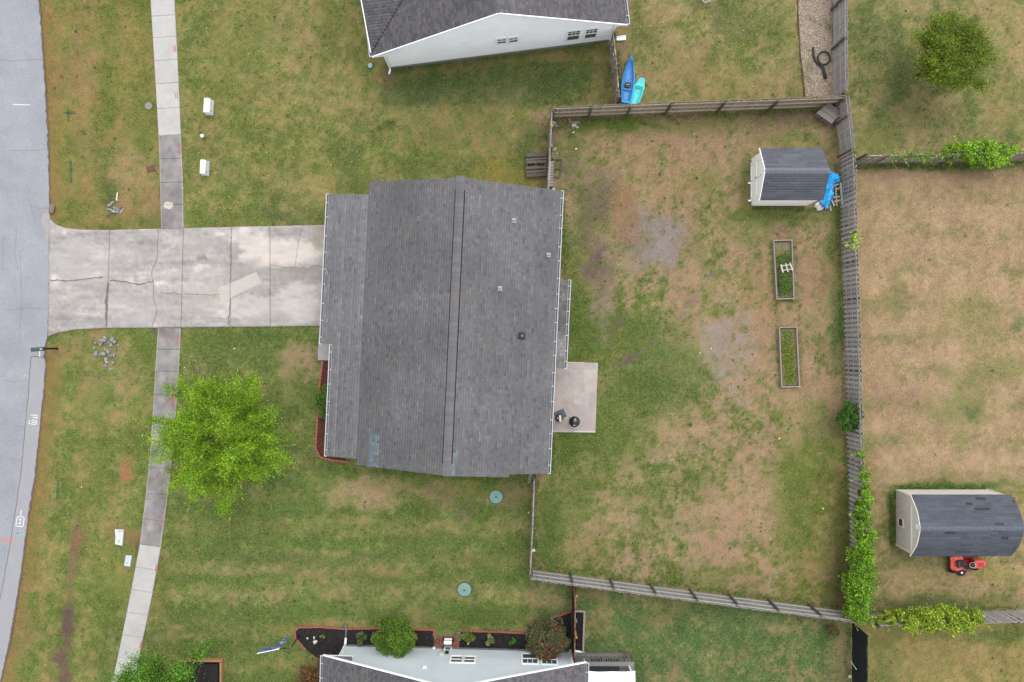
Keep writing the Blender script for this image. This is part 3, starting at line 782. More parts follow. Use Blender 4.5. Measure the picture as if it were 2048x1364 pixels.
sw1 = side_walk(SW_UP_L, SW_UP_R, [-120, -60, -14, 32, 75, 121, 167, 217, 271, 318, 365, 410, 457.5], (271, 500), lambda y: np.where(y < 300, -3.0, -1.0))
sw2 = side_walk(SW_DN_L, SW_DN_R, [656, 699, 743, 790, 838, 886, 936, 988, 1040, 1091, 1137, 1182, 1227, 1272, 1317, 1362, 1410, 1460], (600, 1090), lambda y: np.where(y > 1000, 6.0, 1.0))
for ps, m in (([[(347.5, 91), (350, 104)], [(351, 91), (352.5, 104)]], M_paint_r), ([[(350, 184), (353, 197)], [(355, 185), (356, 198)]], M_paint_r), ([[(357, 291), (358.5, 306)], [(361, 291), (362, 306)]], M_paint_r),
              ([[(362, 335), (363, 350)], [(363, 435), (364, 446)], [(346, 440), (347, 450)]], M_paint_r)):
    paint(ps, .035, m, 'spray_mark', sw1, .064)
for ps, m in (([[(353, 671), (356, 684)], [(333, 670), (335, 684)]], M_paint_r), ([[(349.5, 776), (348, 800)]], M_paint_r), ([[(347, 793), (345, 802), (346.5, 812)]], M_paint_hot), ([[(318.5, 950), (323, 946), (320, 955)]], M_paint_o),
              ([[(328, 1030), (325, 1042)], [(312, 1032), (311, 1042)]], M_paint_r), ([[(314, 1128), (312, 1142)]], M_paint_hot), ([[(284, 1282), (280, 1296)]], M_paint_hot)):
    paint(ps, .05, m, 'spray_mark', sw2, .064)
for ps in ([[(126, 225), (152, 226)], [(136, 218), (137, 242)]], [[(141, 320), (142, 365)]], [[(116, 960), (114, 998)]]):
    mb = MB()
    for ln in ps: ribbon(mb, wiggle(ln, 3, .6), .07, .03, jit=.5)
    o = mb.build('grass_paint_mark', M_paint_t)
    setp(o, {126: 'dull teal spray-painted cross on the grass verge beside the road', 141: 'dull teal spray-painted line below a painted cross on the verge', 116: 'dull teal spray-painted line on the verge opposite the leafy front tree'}[ps[0][0][0]], 'paint mark')

# front stoop and patio
st = [P(x, y) for x, y in ((641, 653), (690, 652), (690, 722), (636, 720), (637, 690))]
setp(MB().prism([p[:2] for p in st], -.05, .06).build('front_walk', mat('walk_concrete', C(188, 182, 178), rough=.9, var=.08, scale=3, fine=.06)), kind='structure')


def patio_paint(px, py):
    n1 = N1.f(px / 26, py / 26, 4); n3 = N3.f(px / 4, py / 4, 3); n2 = N2.f(px / 12, py / 12, 3)
    c = np.ones(px.shape + (3,)) * np.array((186, 175, 169.)) * (1 + (n1 - .5) * .14 + (n2 - .5) * .1 + (n3 - .5) * .08)[..., None]
    a = inside(px + (n2 - .5) * 6, py + (n3 - .5) * 6, [(1168, 740), (1192, 740), (1190, 780), (1168, 790)]) | inside(px + (n2 - .5) * 8, py + (n3 - .5) * 8, [(1148, 783), (1180, 790), (1176, 812), (1150, 808)])
    c = np.where(a[..., None], c * 1.06, c)
    e = np.minimum(np.minimum(1196 - px, py - 723), 864 - py) < 1.6
    c = np.where(e[..., None], np.array((224, 212, 202.)), c)
    return lin(c) * K


patio = MB().prism([p[:2] for p in (P(1080, 724), P(1194, 726), P(1189, 863), P(1080, 860))], -.06, .05).build('patio', M_conc_new)
setp(patio, kind='structure')
grid_slab('slab', patio, lambda u, v: (1078 + (1195.5 - 5 * v - 1078) * u, (721.5 + 4 * u) + (863.5 + 1.5 * u - 721.5 - 4 * u) * v), 60, 70, .08, patio_paint, M_conc_a, .06)

# ------------------------------------------------------------------ roofing helpers
PAL_MAIN = [(119, 119, 121), (121, 120, 122), (117, 116, 118), (123, 122, 123), (118, 118, 121), (120, 118, 119), (116, 117, 120), (129, 125, 125), (109, 107, 111), (123, 118, 118), (118, 117, 120), (116, 115, 119), (119, 118, 121)]
PAL_NB = [(110, 108, 113), (114, 112, 117), (105, 103, 108), (118, 114, 116), (122, 116, 115), (101, 99, 105)]


def tile_rows(rows_fn, vlen, expo, tabs, seed, overlap=.03):
    r = random.Random(seed); T = []
    for j in range(int(vlen / expo) + 1):
        v0 = j * expo
        if v0 > vlen - .03: break
        u0, u1 = rows_fn(min(v0 + expo / 2, vlen))
        if u1 - u0 < .05: continue
        u = u0 - r.uniform(0, tabs[0])
        while u < u1:
            w = r.uniform(*tabs)
            a, b = max(u, u0), min(u + w - .004, u1)
            if b - a > .02: T.append((a, b, v0, min(v0 + expo + overlap, vlen), j))
            u += w
    return T


def shingles(name, parent, O, U, V, rows_fn, vlen, palette, seed, expo=.142, tabs=(.11, .25), special=None, rowj=.010, tilej=.020, big=.08):
    O, U, V = Vector(O), Vector(U).normalized(), Vector(V).normalized()
    N = U.cross(V)
    if N.z < 0: N = -N
    T = tile_rows(rows_fn, vlen, expo, tabs, seed)
    A = np.array(T, float); n = len(A)
    g = np.random.default_rng(seed)
    o, u, v, nn = (np.array(q) for q in (O, U, V, N))
    lift = (.012 + g.uniform(0, .004, n))[:, None] * nn
    def pt(uu, vv, off): return o + uu[:, None] * u + vv[:, None] * v + off
    a, b, v0, v1 = A[:, 0], A[:, 1], A[:, 2], A[:, 3]
    Vs = np.stack([pt(a, v0, lift), pt(b, v0, lift), pt(b, v1, .003 * nn), pt(a, v1, .003 * nn), pt(a, v0, 0 * lift), pt(b, v0, 0 * lift)], 1)
    k = np.arange(n)[:, None] * 6
    F = np.concatenate([k + np.array([0, 1, 2, 3]), k + np.array([4, 5, 1, 0])])
    pal = np.array(palette, float)
    c = pal[g.integers(0, len(pal), n)]
    c = c * (1 + g.normal(0, tilej, n))[:, None] * (1 + np.random.default_rng(seed + 1).normal(0, rowj, 400)[A[:, 4].astype(int)])[:, None]
    mid = Vs.mean(1)
    c = c * (1 + (N2.f(mid[:, 0] * .55 + 40, mid[:, 1] * .55 + 40, 3) - .5) * 2 * big)[:, None]
    if special is not None: c = special(mid, c, g)
    c = lin(np.clip(c, 0, 255)) * K * 1.07
    wl = WL[parent.name]
    me = np_mesh(name, (Vs - np.array(wl)).reshape(-1, 3), F, np.repeat(c, 6, 0))
    o_ = link_mesh(name, me, M_shingle, parent, wl)
    o_["kind"] = "stuff"
    return o_


def shingle_pieces(parent, O, U, V, rows_fn, vlen, palette, seed, expo, tabs, m, dark=0.0):
    """larger strip shingles, each a piece of its own"""
    O, U, V = Vector(O), Vector(U).normalized(), Vector(V).normalized()
    N = U.cross(V)
    if N.z < 0: N = -N
    r = random.Random(seed); wl = WL[parent.name]
    for a, b, v0, v1, j in tile_rows(rows_fn, vlen, expo, tabs, seed):
        p = [O + U * a + V * v0 + N * .016, O + U * b + V * v0 + N * .016, O + U * b + V * v1 + N * .004, O + U * a + V * v1 + N * .004]
        q = [O + U * a + V * v0, O + U * b + V * v0]
        c = np.array(palette[r.randrange(len(palette))], float) * (1 + r.gauss(0, .03))
        if r.random() < dark: c = c * r.uniform(.72, .86)
        me = np_mesh('shingle', np.array([v - wl for v in p + q]), np.array([[0, 1, 2, 3], [4, 5, 1, 0]]), np.repeat((lin(c) * K)[None], 6, 0))
        link_mesh('shingle', me, m, parent, wl)


HANGER = MB().box((0, 0, 0), (.15, .035, .02))
hanger_me = bpy.data.meshes.new('hanger'); hanger_me.from_pydata(HANGER.v, [], HANGER.f); hanger_me.materials.append(M_gutter)


def gutter(parent, A, B, out, w=.13, every=.78):
    A, B, out = Vector(A), Vector(B), Vector(out).normalized()
    up = Vector((0, 0, 1))
    mb = MB()
    mb.beam(A + out * w + up * -.05, B + out * w + up * -.05, .036, .12)          # front lip
    mb.beam(A + out * .01 + up * -.06, B + out * .01 + up * -.06, .02, .10)      # back
    d = (B - A).normalized()
    for e in (A, B): mb.beam(e + out * .01 + up * -.05, e + out * (w + .02) + up * -.05, .03, .119)
    g = mb.build('gutter', M_gutter, parent)
    mb = MB().beam(A + out * (w * .5) + up * -.10, B + out * (w * .5) + up * -.10, w * .82, .01)
    mb.build('gutter_floor', M_gutter_in, g)
    n = int((B - A).length / every)
    ang = math.atan2(out.y, out.x)
    for i in range(1, n + 1):
        p = A + d * ((i - .5 + rnd.uniform(-.12, .12)) * (B - A).length / n) + out * (w * .5) + up * .008
        piece(hanger_me, 'hanger', g, p, (0, 0, ang))
    return g


# ------------------------------------------------------------------ main house
ZR, SL = 4.85, .424
RN = P(921, 355, ZR); RS = P(893, 952, ZR)
hu = Vector((RS.x - RN.x, RS.y - RN.y, 0)).normalized()       # along the ridge, top to bottom of picture
hw = Vector((-hu.y, hu.x, 0))
if hw.x < 0: hw = -hw
LEN = (RS - RN).length


def HW(t, s, z): return Vector((RN.x, RN.y, 0)) + hw * t + hu * s + Vector((0, 0, z))


house = thing('house', 'large single-storey house with grey shingle roof, ridge vent and a concrete driveway', 'house', HW(0, 7, 0))
TR, TL = 4.95, 4.70
zr = ZR - SL * TR; zl = ZR - SL * TL
roof = MB()
roof.slab([HW(0, 0, ZR), HW(0, LEN, ZR), HW(3, LEN + .15, ZR - SL * 3), HW(3, LEN, ZR - SL * 3), HW(TR, LEN, zr), HW(TR, 0, zr)], .14)
roof.slab([HW(-TL, 0, zl), HW(-TL, LEN, zl), HW(0, LEN, ZR), HW(0, 0, ZR)], .14)
roof_o = roof.build('roof', M_deck, house)


def streaks(mid, c, g):
    for (x, y) in ((748, 905), (905, 940)):
        pxs = mid[:, 0] * S * H / (H - mid[:, 2]) + 1024; pys = 682 - mid[:, 1] * S * H / (H - mid[:, 2])
        s = (np.abs(pxs - x - (pys - y) * -.05) < 8) & (np.abs(pys - y) < 36) & (g.random(len(c)) < .92)
        c[s] = np.array((124, 134, 142.)) * (1 + g.normal(0, .03, s.sum()))[:, None]
    return c


vs = math.hypot(TR, SL * TR)
up_r = (hw * -1 + Vector((0, 0, SL)))
shingles('shingles', roof_o, HW(TR, 0, zr), hu, up_r, lambda v: (0, LEN + (.15 * (1 - abs((1 - v / vs) * TR) / 3 * 0) * ((1 - v / vs) * TR / 3) if (1 - v / vs) * TR < 3 else 0)), vs, PAL_MAIN, 101, special=streaks)
vl = math.hypot(TL, SL * TL)
up_l = (hw + Vector((0, 0, SL)))
shingles('shingles', roof_o, HW(-TL, 0, zl), hu, up_l, lambda v: (0, LEN), vl, PAL_MAIN, 102, special=streaks)
# lower front roof in two depths
FS = .21
fr = MB()
zf = lambda t: zl - .03 - FS * (t - TL)
TA, TB = 6.85, 6.30
fr.slab([HW(-TL + .25, .66, zf(TL - .25)), HW(-TA, .66, zf(TA)), HW(-TA, 8.31, zf(TA)), HW(-TB, 8.31, zf(TB)), HW(-TB, 14.0, zf(TB)), HW(-TL + .25, 14.0, zf(TL - .25))], .14)
front = fr.build('front_roof', M_deck, house)
PAL_F = [tuple(min(255, v * 1.07) for v in c) for c in PAL_MAIN]
va = math.hypot(TA - TL, FS * (TA - TL))
split = (TA - TB) / (TA - TL) * va
up_f = hw + Vector((0, 0, FS))
shingles('shingles', front, HW(-TA, 0, zf(TA)), hu, up_f, lambda v: (.66, 8.31 if v < split else 14.0), va + .02, PAL_F, 103, rowj=.03)
# rear bump-out roof
rb = MB(); RB0, RB1 = 4.45, 8.98
zb = lambda t: 2.30 + .19 * (5.56 - t)
rb.slab([HW(4.3, RB0, zb(4.3)), HW(4.3, RB1, zb(4.3)), HW(5.56, RB1, zb(5.56)), HW(5.56, RB0, zb(5.56))], .12)
rear = rb.build('rear_roof', M_deck, house)


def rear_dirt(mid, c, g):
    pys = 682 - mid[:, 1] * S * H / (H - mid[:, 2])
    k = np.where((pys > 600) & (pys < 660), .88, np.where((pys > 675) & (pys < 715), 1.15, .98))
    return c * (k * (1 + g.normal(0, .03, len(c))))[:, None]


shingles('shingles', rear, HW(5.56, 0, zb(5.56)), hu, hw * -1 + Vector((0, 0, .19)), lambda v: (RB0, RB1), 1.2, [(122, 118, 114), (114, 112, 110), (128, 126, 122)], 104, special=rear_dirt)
gutter(house, HW(TR, .0, zr), HW(TR, LEN, zr), hw)
gutter(house, HW(-TA, .66, zf(TA)), HW(-TA, 8.31, zf(TA)), -hw)
gutter(house, HW(-TB, 8.33, zf(TB)), HW(-TB, 14.0, zf(TB)), -hw)
gutter(house, HW(5.56, RB0, zb(5.56)), HW(5.56, RB1, zb(5.56)), hw, every=.6)
# walls under the eaves
wl_ = MB()
wl_.prism([HW(-4.4, .35, 0)[:2], HW(-4.4, LEN - .35, 0)[:2], HW(4.5, LEN - .35, 0)[:2], HW(4.5, .35, 0)[:2]], -.05, 2.70)
wl_.prism([HW(-6.3, .95, 0)[:2], HW(-6.3, 8.0, 0)[:2], HW(-4.41, 8.0, 0)[:2], HW(-4.41, .95, 0)[:2]], -.05, 2.28)
wl_.prism([HW(-5.0, 8.01, 0)[:2], HW(-5.0, 13.7, 0)[:2], HW(-4.41, 13.7, 0)[:2], HW(-4.41, 8.01, 0)[:2]], -.05, 2.4)
wl_.prism([HW(4.51, RB0 + .2, 0)[:2], HW(4.51, RB1 - .2, 0)[:2], HW(5.3, RB1 - .2, 0)[:2], HW(5.3, RB0 + .2, 0)[:2]], -.05, 2.2)
for s0 in (.36, LEN - .5):
    a, b, c = HW(-4.35, s0, 2.69), HW(4.45, s0, 2.69), HW(0, s0, 4.66)
    off = hu * .14
    wl_.add([a, b, c, a + off, b + off, c + off], [[0, 1, 2], [5, 4, 3], [0, 3, 4, 1], [1, 4, 5, 2], [2, 5, 3, 0]])
wl_.build('wall', M_wall, house)
gd = MB()
for i in range(4):
    gd.box(HW(-6.33, 4.1, .30 + i * .53), (.06, 4.9, .51), rz=math.atan2(hu.y, hu.x) - math.pi / 2)
gd.build('garage_door', M_white, house)
# ridge
ridge = MB()
for sgn, t in ((1, 1), (-1, -1)):
    ridge.quad(HW(0, 0, ZR + .045), HW(0, .62, ZR + .045), HW(.2 * sgn, .62, ZR + .045 - .2 * SL), HW(.2 * sgn, 0, ZR + .045 - .2 * SL))
    ridge.quad(HW(0, 13.7, ZR + .045), HW(0, LEN, ZR + .045), HW(.2 * sgn, LEN, ZR + .045 - .2 * SL), HW(.2 * sgn, 13.7, ZR + .045 - .2 * SL))
    ridge.slab([HW(.06 * sgn, .6, ZR + .035), HW(.06 * sgn, 13.72, ZR + .035), HW(.25 * sgn, 13.72, ZR - .25 * SL + .033), HW(.25 * sgn, .6, ZR - .25 * SL + .033)], .05)
ro = ridge.build('ridge_vent', mat('vent_dark', C(34, 32, 34), rough=.9, var=.1), house)
cap = MB(); cw, cl = .205, .30
cap.add([(0, 0, .022), (-cl, 0, .006), (-cl, cw, .006 - cw * SL), (0, cw, .022 - cw * SL), (0, -cw, .022 - cw * SL), (-cl, -cw, .006 - cw * SL),
         (0, cw, -.01 - cw * SL), (0, 0, -.01), (0, -cw, -.01 - cw * SL)], [[0, 1, 2, 3], [0, 4, 5, 1], [0, 3, 6, 7], [0, 7, 8, 4]])
cap_me = bpy.data.meshes.new('ridge_cap'); cap_me.from_pydata(cap.v, [], cap.f)
cap_me.materials.append(mat('ridge_cap_m', C(120, 117, 119), rough=.95, var=.1, scale=5, fine=.1, rn=.10))
ang = math.atan2(hu.y, hu.x)
ncap = int((LEN - .02) / .235)
for i in range(ncap):
    s = (i + 1) * LEN / ncap
    piece(cap_me, 'ridge_cap', ro, HW(0, s, ZR + (.062 if .6 < s < 13.8 else .055)), (0, 0, ang))
# roof vents
for px, py, kind in ((1028, 441, 0), (1097, 510, 0), (1000, 577, 0), (1044, 672, 1)):
    p = P(px, py, 4.0)
    for _ in range(4):
        t = (p - Vector((RN.x, RN.y, 0))).dot(hw); p = P(px, py, ZR - SL * t)
    mb = MB()
    Mx = Matrix((hu, up_r.normalized(), hu.cross(up_r.normalized()) * (1 if hu.cross(up_r).z > 0 else -1))).transposed()
    if kind == 0:
        mb.box(p + Vector((0, 0, .025)), (.22, .22, .008), M=Mx)
        mb.lathe(p, [(.085, .01), (.06, .06), (.045, .08), (.045, .26), (.035, .265), (.033, .2)], 14)
        mb.build('vent_pipe', M_metal, house, smooth=False)
    else:
        mb.box(p + Vector((0, 0, .025)), (.36, .36, .01), M=Mx)
        mb.lathe(p, [(.11, .01), (.11, .12), (.16, .13), (.15, .19), (.06, .22)], 16)
        v = mb.build('exhaust_vent', mat('vent_charcoal', C(60, 60, 64), rough=.6, var=.15), house)
        MB().lathe(p, [(.03, .22), (.03, .24), (.01, .245)], 10).build('vent_knob', M_metal, v)

# ------------------------------------------------------------------ neighbouring houses


def gable_house(label, base_l, base_r, sign, ov, ovf, slope, depth, siding, seed, wins, ze=2.6):
    A, B = P(*base_l), P(*base_r)
    e = (B - A).normalized(); L = (B - A).length
    n = Vector((e.y, -e.x, 0)) * sign          # outward from the wall that shows
    h = thing('house', label, 'house', (A + B) / 2 - n * 2)
    W = lambda s, o, z: A + e * s + n * o + Vector((0, 0, z))
    zroof = lambda s: ze + slope * (s + ov if s <= L / 2 else L + ov - s)
    apex = zroof(L / 2)
    # lap siding, course by course
    mb = MB(); ex = .115; z = .28
    while z < apex - .15:
        z1 = z + ex
        def rng_(zz):
            q = max(0, (zz + .10 - ze) / slope - ov); return q, L - q
        a0, b0 = rng_(z); a1, b1 = rng_(z1)
        if b1 <= a1: break
        mb.quad(W(a0, .016, z), W(b0, .016, z), W(b1, .004, z1), W(a1, .004, z1))
        mb.quad(W(a0, .004, z), W(b0, .004, z), W(b0, .016, z), W(a0, .016, z))
        z = z1
    mb.build('siding', siding, h)
    core = MB().prism([W(0, -.01, 0)[:2], W(L, -.01, 0)[:2], W(L, -depth, 0)[:2], W(0, -depth, 0)[:2]], -.05, ze + .05)
    core.slab([W(0, -.01, ze), W(L, -.01, ze), W(L / 2, -.01, apex - .12)], .1, n * -1)
    core.build('wall', siding, h)
    MB().prism([W(-.01, .02, 0)[:2], W(L + .01, .02, 0)[:2], W(L + .01, -.2, 0)[:2], W(-.01, -.2, 0)[:2]], -.05, .26).build('foundation', mat('foundation', C(150, 152, 156), rough=.9, var=.12), h)
    # corner boards
    for s in (.05, L - .05):
        MB().box(W(s, .022, (.28 + ze) / 2), (.11, .03, ze - .28), M=Matrix((e, n, Vector((0, 0, 1)))).transposed()).build('corner_board', M_white, h)
    # roof
    rf = MB()
    rf.slab([W(-ov, ovf, ze), W(L / 2, ovf, apex), W(L / 2, -depth, apex), W(-ov, -depth, ze)], .13)
    rf.slab([W(L / 2, ovf, apex), W(L + ov, ovf, ze), W(L + ov, -depth, ze), W(L / 2, -depth, apex)], .13)
    r = rf.build('roof', M_deck, h)
    run = L / 2 + ov; vlen = math.hypot(run, slope * run)
    shingles('shingles', r, W(-ov, -depth, ze), n, e + Vector((0, 0, slope)), lambda v: (0, depth + ovf), vlen, PAL_NB, seed)
    shingles('shingles', r, W(L + ov, -depth, ze), n, e * -1 + Vector((0, 0, slope)), lambda v: (0, depth + ovf), vlen, PAL_NB, seed + 5)
    for s0, s1 in ((-ov, L / 2), (L / 2, L + ov)):
        a, b = W(s0, ovf + .03, zroof(s0) - .07), W(s1, ovf + .03, zroof(s1) - .07)
        MB().beam(a, b, .05, .13).build('rake_board', M_white, r)
    MB().slab([W(-ov, ovf, ze - .14), W(.0, ovf, ze - .14), W(0, -depth, ze - .14), W(-ov, -depth, ze - .14)], .02).build('soffit', M_white, r)
    gutter(h, W(-ov, ovf, ze - .0), W(-ov, -depth, ze - .0), e * -1)
    gutter(h, W(L + ov, ovf, ze - .0), W(L + ov, -depth, ze - .0), e)
    Mw = Matrix((e, n, Vector((0, 0, 1)))).transposed()
    for (x0, y0, x1, y1, cols, rows) in wins:
        q = [on_plane(x, y, A, n) for x, y in ((x0, y0), (x1, y1))]
        s = sorted((p - A).dot(e) for p in q); zz = sorted(p.z for p in q)
        cs, cz, w_, h_ = (s[0] + s[1]) / 2, (zz[0] + zz[1]) / 2, s[1] - s[0], zz[1] - zz[0]
        fr_ = MB(); T = .085
        for ds, dz, ww, hh in ((0, h_ / 2 - T / 2, w_, T), (0, -h_ / 2 + T / 2, w_, T), (-w_ / 2 + T / 2, 0, T, h_ - 2 * T), (w_ / 2 - T / 2, 0, T, h_ - 2 * T)):
            fr_.box(W(cs + ds, .035, cz + dz), (ww, .06, hh), M=Mw)
        wn = fr_.build('window', M_white, h)
        for k in (-1, 1):
            hh = (h_ - 2 * T) / 2
            MB().box(W(cs, .022 if k > 0 else .017, cz + k * hh / 2), (w_ - 2 * T, .012, hh - .02), M=Mw).build('pane', M_glass, wn)
        mun = MB().box(W(cs, .034, cz), (w_ - 2 * T, .03, .06), M=Mw)
        for c_ in range(1, cols):
            mun.box(W(cs - (w_ - 2 * T) / 2 + (w_ - 2 * T) * c_ / cols, .031, cz + h_ / 4 - T / 4), (.025, .012, h_ / 2 - T - .03), M=Mw)
        if rows:
            mun.box(W(cs, .0305, cz + h_ / 4 - T / 4), (w_ - 2 * T, .010, .025), M=Mw)
        mun.build('sash_bars', M_white, wn)
    return h, W, e, n, L, Mw, zroof


hT, WT, eT, nT, LT, MT, zT = gable_house('white-sided neighbouring house whose fence line runs beside two kayaks', (781, 137), (1219, 82), 1, .56, .20, .512, 9.0, M_siding, 200,
    [(992, 88.5, 1014.5, 73, 2, 1), (1015.5, 86, 1038, 70.5, 2, 1), (1130, 82, 1164, 57, 3, 1), (1165, 78, 1199, 53, 3, 1)])
# cross gable towards the street
a = WT(-.56, .02, 2.66); nn = -nT
cg = MB().slab([a, a + nn * 8 + Vector((0, 0, 4)), a + nn * 8 + eT * 7.85 + Vector((0, 0, 4))], .1)
cgo = cg.build('cross_gable_roof', M_deck, hT)
shingles('shingles', cgo, a, eT, nn + Vector((0, 0, .5)), lambda v: (0, v / math.hypot(1, .5) * .98), 8.9, PAL_NB, 231)
MB().beam(a + Vector((-.04, 0, -.05)), a + nn * 8 + Vector((-.04, 0, 3.95)), .05, .16).build('rake_board', M_white, cgo)
for s, o in ((.0, .09), (LT + .02, .06)):
    mb = MB().tube([WT(s + (-.35 if s < 1 else .35), .16, 2.5), WT(s, .1, 2.25), WT(s, .1, .2), WT(s + (-.1 if s < 1 else .15), .32, .1)], .05, 6)
    mb.build('downspout', M_white, hT)
MB().box(WT(4.15, .05, 2.55), (.16, .07, .14), M=MT).build('wall_vent', M_white, hT)
# short eave return on the left corner
er_ = MB().box(WT(.1, .11, 2.52), (1.3, .26, .12), M=MT)
er_.build('eave_return', M_white, hT)

hB, WB, eB, nB, LB, MB_, zB = gable_house('pale grey-sided neighbouring house beside a black mulch flower bed', (692, 1289), (1140, 1301), -1, .62, .40, .505, 9.0, M_siding2, 260,
    [(901, 1312, 926, 1327.5, 1, 0), (926.5, 1312.5, 951, 1328, 1, 0), (1042, 1307, 1078.5, 1330, 3, 0), (1079.5, 1309, 1117, 1331.5, 3, 0)])
mb = MB().tube([WB(-.35, .3, 2.5), WB(.0, .1, 2.25), WB(.0, .1, .2), WB(.0, .4, .1)], .06, 6); mb.build('downspout', M_white, hB)
mb = MB().tube([WB(-.0, .4, .1), WB(.0, .9, .07), WB(-.1, 1.2, .07)], .05, 6); mb.build('downspout_extension', mat('drain_grey', C(110, 126, 132), rough=.6, var=.1), hB)
mb = MB().tube([WB(LB + .35, .25, 2.5), WB(LB, .1, 2.25), WB(LB, .1, .2)], .06, 6); mb.build('downspout', M_white, hB)
MB().box(WB(.2, .36, 2.50), (1.35, .10, .10), M=MB_).build('eave_return', M_white, hB)
MB().slab([WB(-.45, .40, 2.55), WB(.85, .40, 2.55), WB(.85, .0, 2.75), WB(-.45, .0, 2.75)], .05).build('eave_return_roof', M_ridge, hB)
for px, py, sz, m, nm in ((850, 1336, (.2, .1, .2), M_white, 'wall_vent'), (884, 1309, (.24, .14, .34), M_cream, 'meter_box'), (894, 1307, (.18, .12, .2), M_dark, 'meter'), (868, 1297, (.13, .08, .13), M_white, 'outlet_box')):
    p = on_plane(px, py, P(692, 1289), nB)
    MB().box(p + nB * sz[1] * .5, sz, M=MB_).build(nm, m, hB)
p = on_plane(885, 1300, P(692, 1289), nB)
MB().tube([p + nB * .05 + Vector((0, 0, .3)), Vector((p.x, p.y, .05)) + nB * .05], .02, 6).build('conduit', M_grey_metal, hB)

# ------------------------------------------------------------------ small white shed
sx0, sx1, sy0, sy1 = 12.93, 15.85, 7.31, 9.84
shed = thing('garden_shed', 'small white garden shed with double doors and grey shingle gable roof', 'shed', ((sx0 + sx1) / 2, (sy0 + sy1) / 2, 0))
M_shedw = mat('shed_white', C(232, 232, 226, 1.72), rough=.6, var=.06, scale=2)
M_shed_trim = mat('shed_trim', C(246, 247, 248, 1.5), rough=.5, var=.03)
ym = (sy0 + sy1) / 2; zE, zA = 2.08, 2.98
w = MB().prism([(sx0, sy0), (sx1, sy0), (sx1, sy1), (sx0, sy1)], .05, zE)
for x, d in ((sx0, .05), (sx1, -.05)):
    w.add([(x, sy0, zE), (x, sy1, zE), (x, ym, zA - .07), (x + d, sy0, zE), (x + d, sy1, zE), (x + d, ym, zA - .07)], [[0, 1, 2], [5, 4, 3], [0, 3, 4, 1], [1, 4, 5, 2], [2, 5, 3, 0]])
w.build('wall', M_shedw, shed)
for i in range(12):     # grooved wall panels
    x = sx0 + .12 + i * .245
    MB().box((x, sy0 - .004, 1.05), (.225, .016, 1.98)).build('wall_board', M_shedw, shed)
MB().box(((sx0 + sx1) / 2, ym, .03), (sx1 - sx0 - .1, sy1 - sy0 - .1, .10)).build('skid_base', M_wood_dark, shed)
for y0, y1 in ((ym - .95, ym - .02), (ym + .02, ym + .95)):
    yc = (y0 + y1) / 2
    d = MB().box((sx0 - .022, yc, 1.03), (.04, y1 - y0, 1.9)).build('door', M_shedw, shed)
    t = MB()
    for yy in (y0 + .05, y1 - .05): t.box((sx0 - .052, yy, 1.03), (.02, .10, 1.9))
    for zz in (.13, 1.03, 1.93): t.box((sx0 - .0515, yc, zz), (.019, y1 - y0 - .2, .10))
    t.build('door_trim', M_shed_trim, d)
MB().box((sx0 - .08, ym + .06, 1.02), (.05, .03, .12)).build('door_latch', M_grey_metal, shed)
for yy in (ym - .99, ym + .99): MB().box((sx0 - .03, yy, 1.05), (.05, .08, 2.0)).build('door_post', M_shed_trim, shed)
MB().box((sx0 - .04, ym + .1, 2.45), (.03, .3, .25)).build('gable_vent', M_grey_metal, shed)
for yy in (ym - 1.0, ym - .05):     # ramp cleats sticking out below the doors
    MB().box((sx0 - .11, yy, .05), (.14, .09, .08)).build('door_step', M_shed_trim, shed)
rx0, rx1, yo = 12.74, 15.98, .06
sls = (zA - zE) / (ym - sy0)
rf = MB()
rf.slab([(rx0, sy0 - yo, zE - yo * sls + .03), (rx1, sy0 - yo, zE - yo * sls + .03), (rx1, ym, zA), (rx0, ym, zA)], .07)
rf.slab([(rx0, ym, zA), (rx1, ym, zA), (rx1, sy1 + yo, zE - yo * sls + .03), (rx0, sy1 + yo, zE - yo * sls + .03)], .07)
sr = rf.build('roof', M_deck, shed)
for s in (-1, 1):
    ye = sy0 - yo if s < 0 else sy1 + yo
    MB().beam((rx0 - .02, ye, zE - .03), (rx0 - .02, ym, zA - .05), .03, .12).build('barge_board', M_shed_trim, sr)
    MB().beam((rx1 + .01, ye, zE - .04), (rx1 + .01, ym, zA - .06), .02, .08).build('barge_board', M_deck, sr)
PAL_S = [(115, 117, 126), (112, 114, 123), (118, 120, 129), (110, 112, 121), (120, 122, 131)]
run = ym - sy0 + yo
vln = math.hypot(run, zA - (zE - yo * sls + .03))
shingle_pieces(sr, (rx0, sy0 - yo, zE - yo * sls + .03), (1, 0, 0), (0, run, zA - (zE - yo * sls + .03)), lambda v: (0, rx1 - rx0), vln, PAL_S, 301, .142, (.5, .95), M_shingle)
shingle_pieces(sr, (rx0, sy1 + yo, zE - yo * sls + .03), (1, 0, 0), (0, -run, zA - (zE - yo * sls + .03)), lambda v: (0, rx1 - rx0), vln, PAL_S, 302, .142, (.5, .95), M_shingle)
for i in range(11):
    x = rx0 + i * (rx1 - rx0) / 11
    mb = MB()
    for s in (-1, 1):
        mb.slab([(x, ym, zA + .035), (x + .31, ym, zA + .025), (x + .31, ym + s * .14, zA + .025 - .14 * sls), (x, ym + s * .14, zA + .035 - .14 * sls)], .008)
    mb.build('ridge_cap', mat('shed_cap', C(124, 128, 139), rough=.95, var=.1, fine=.1), sr)

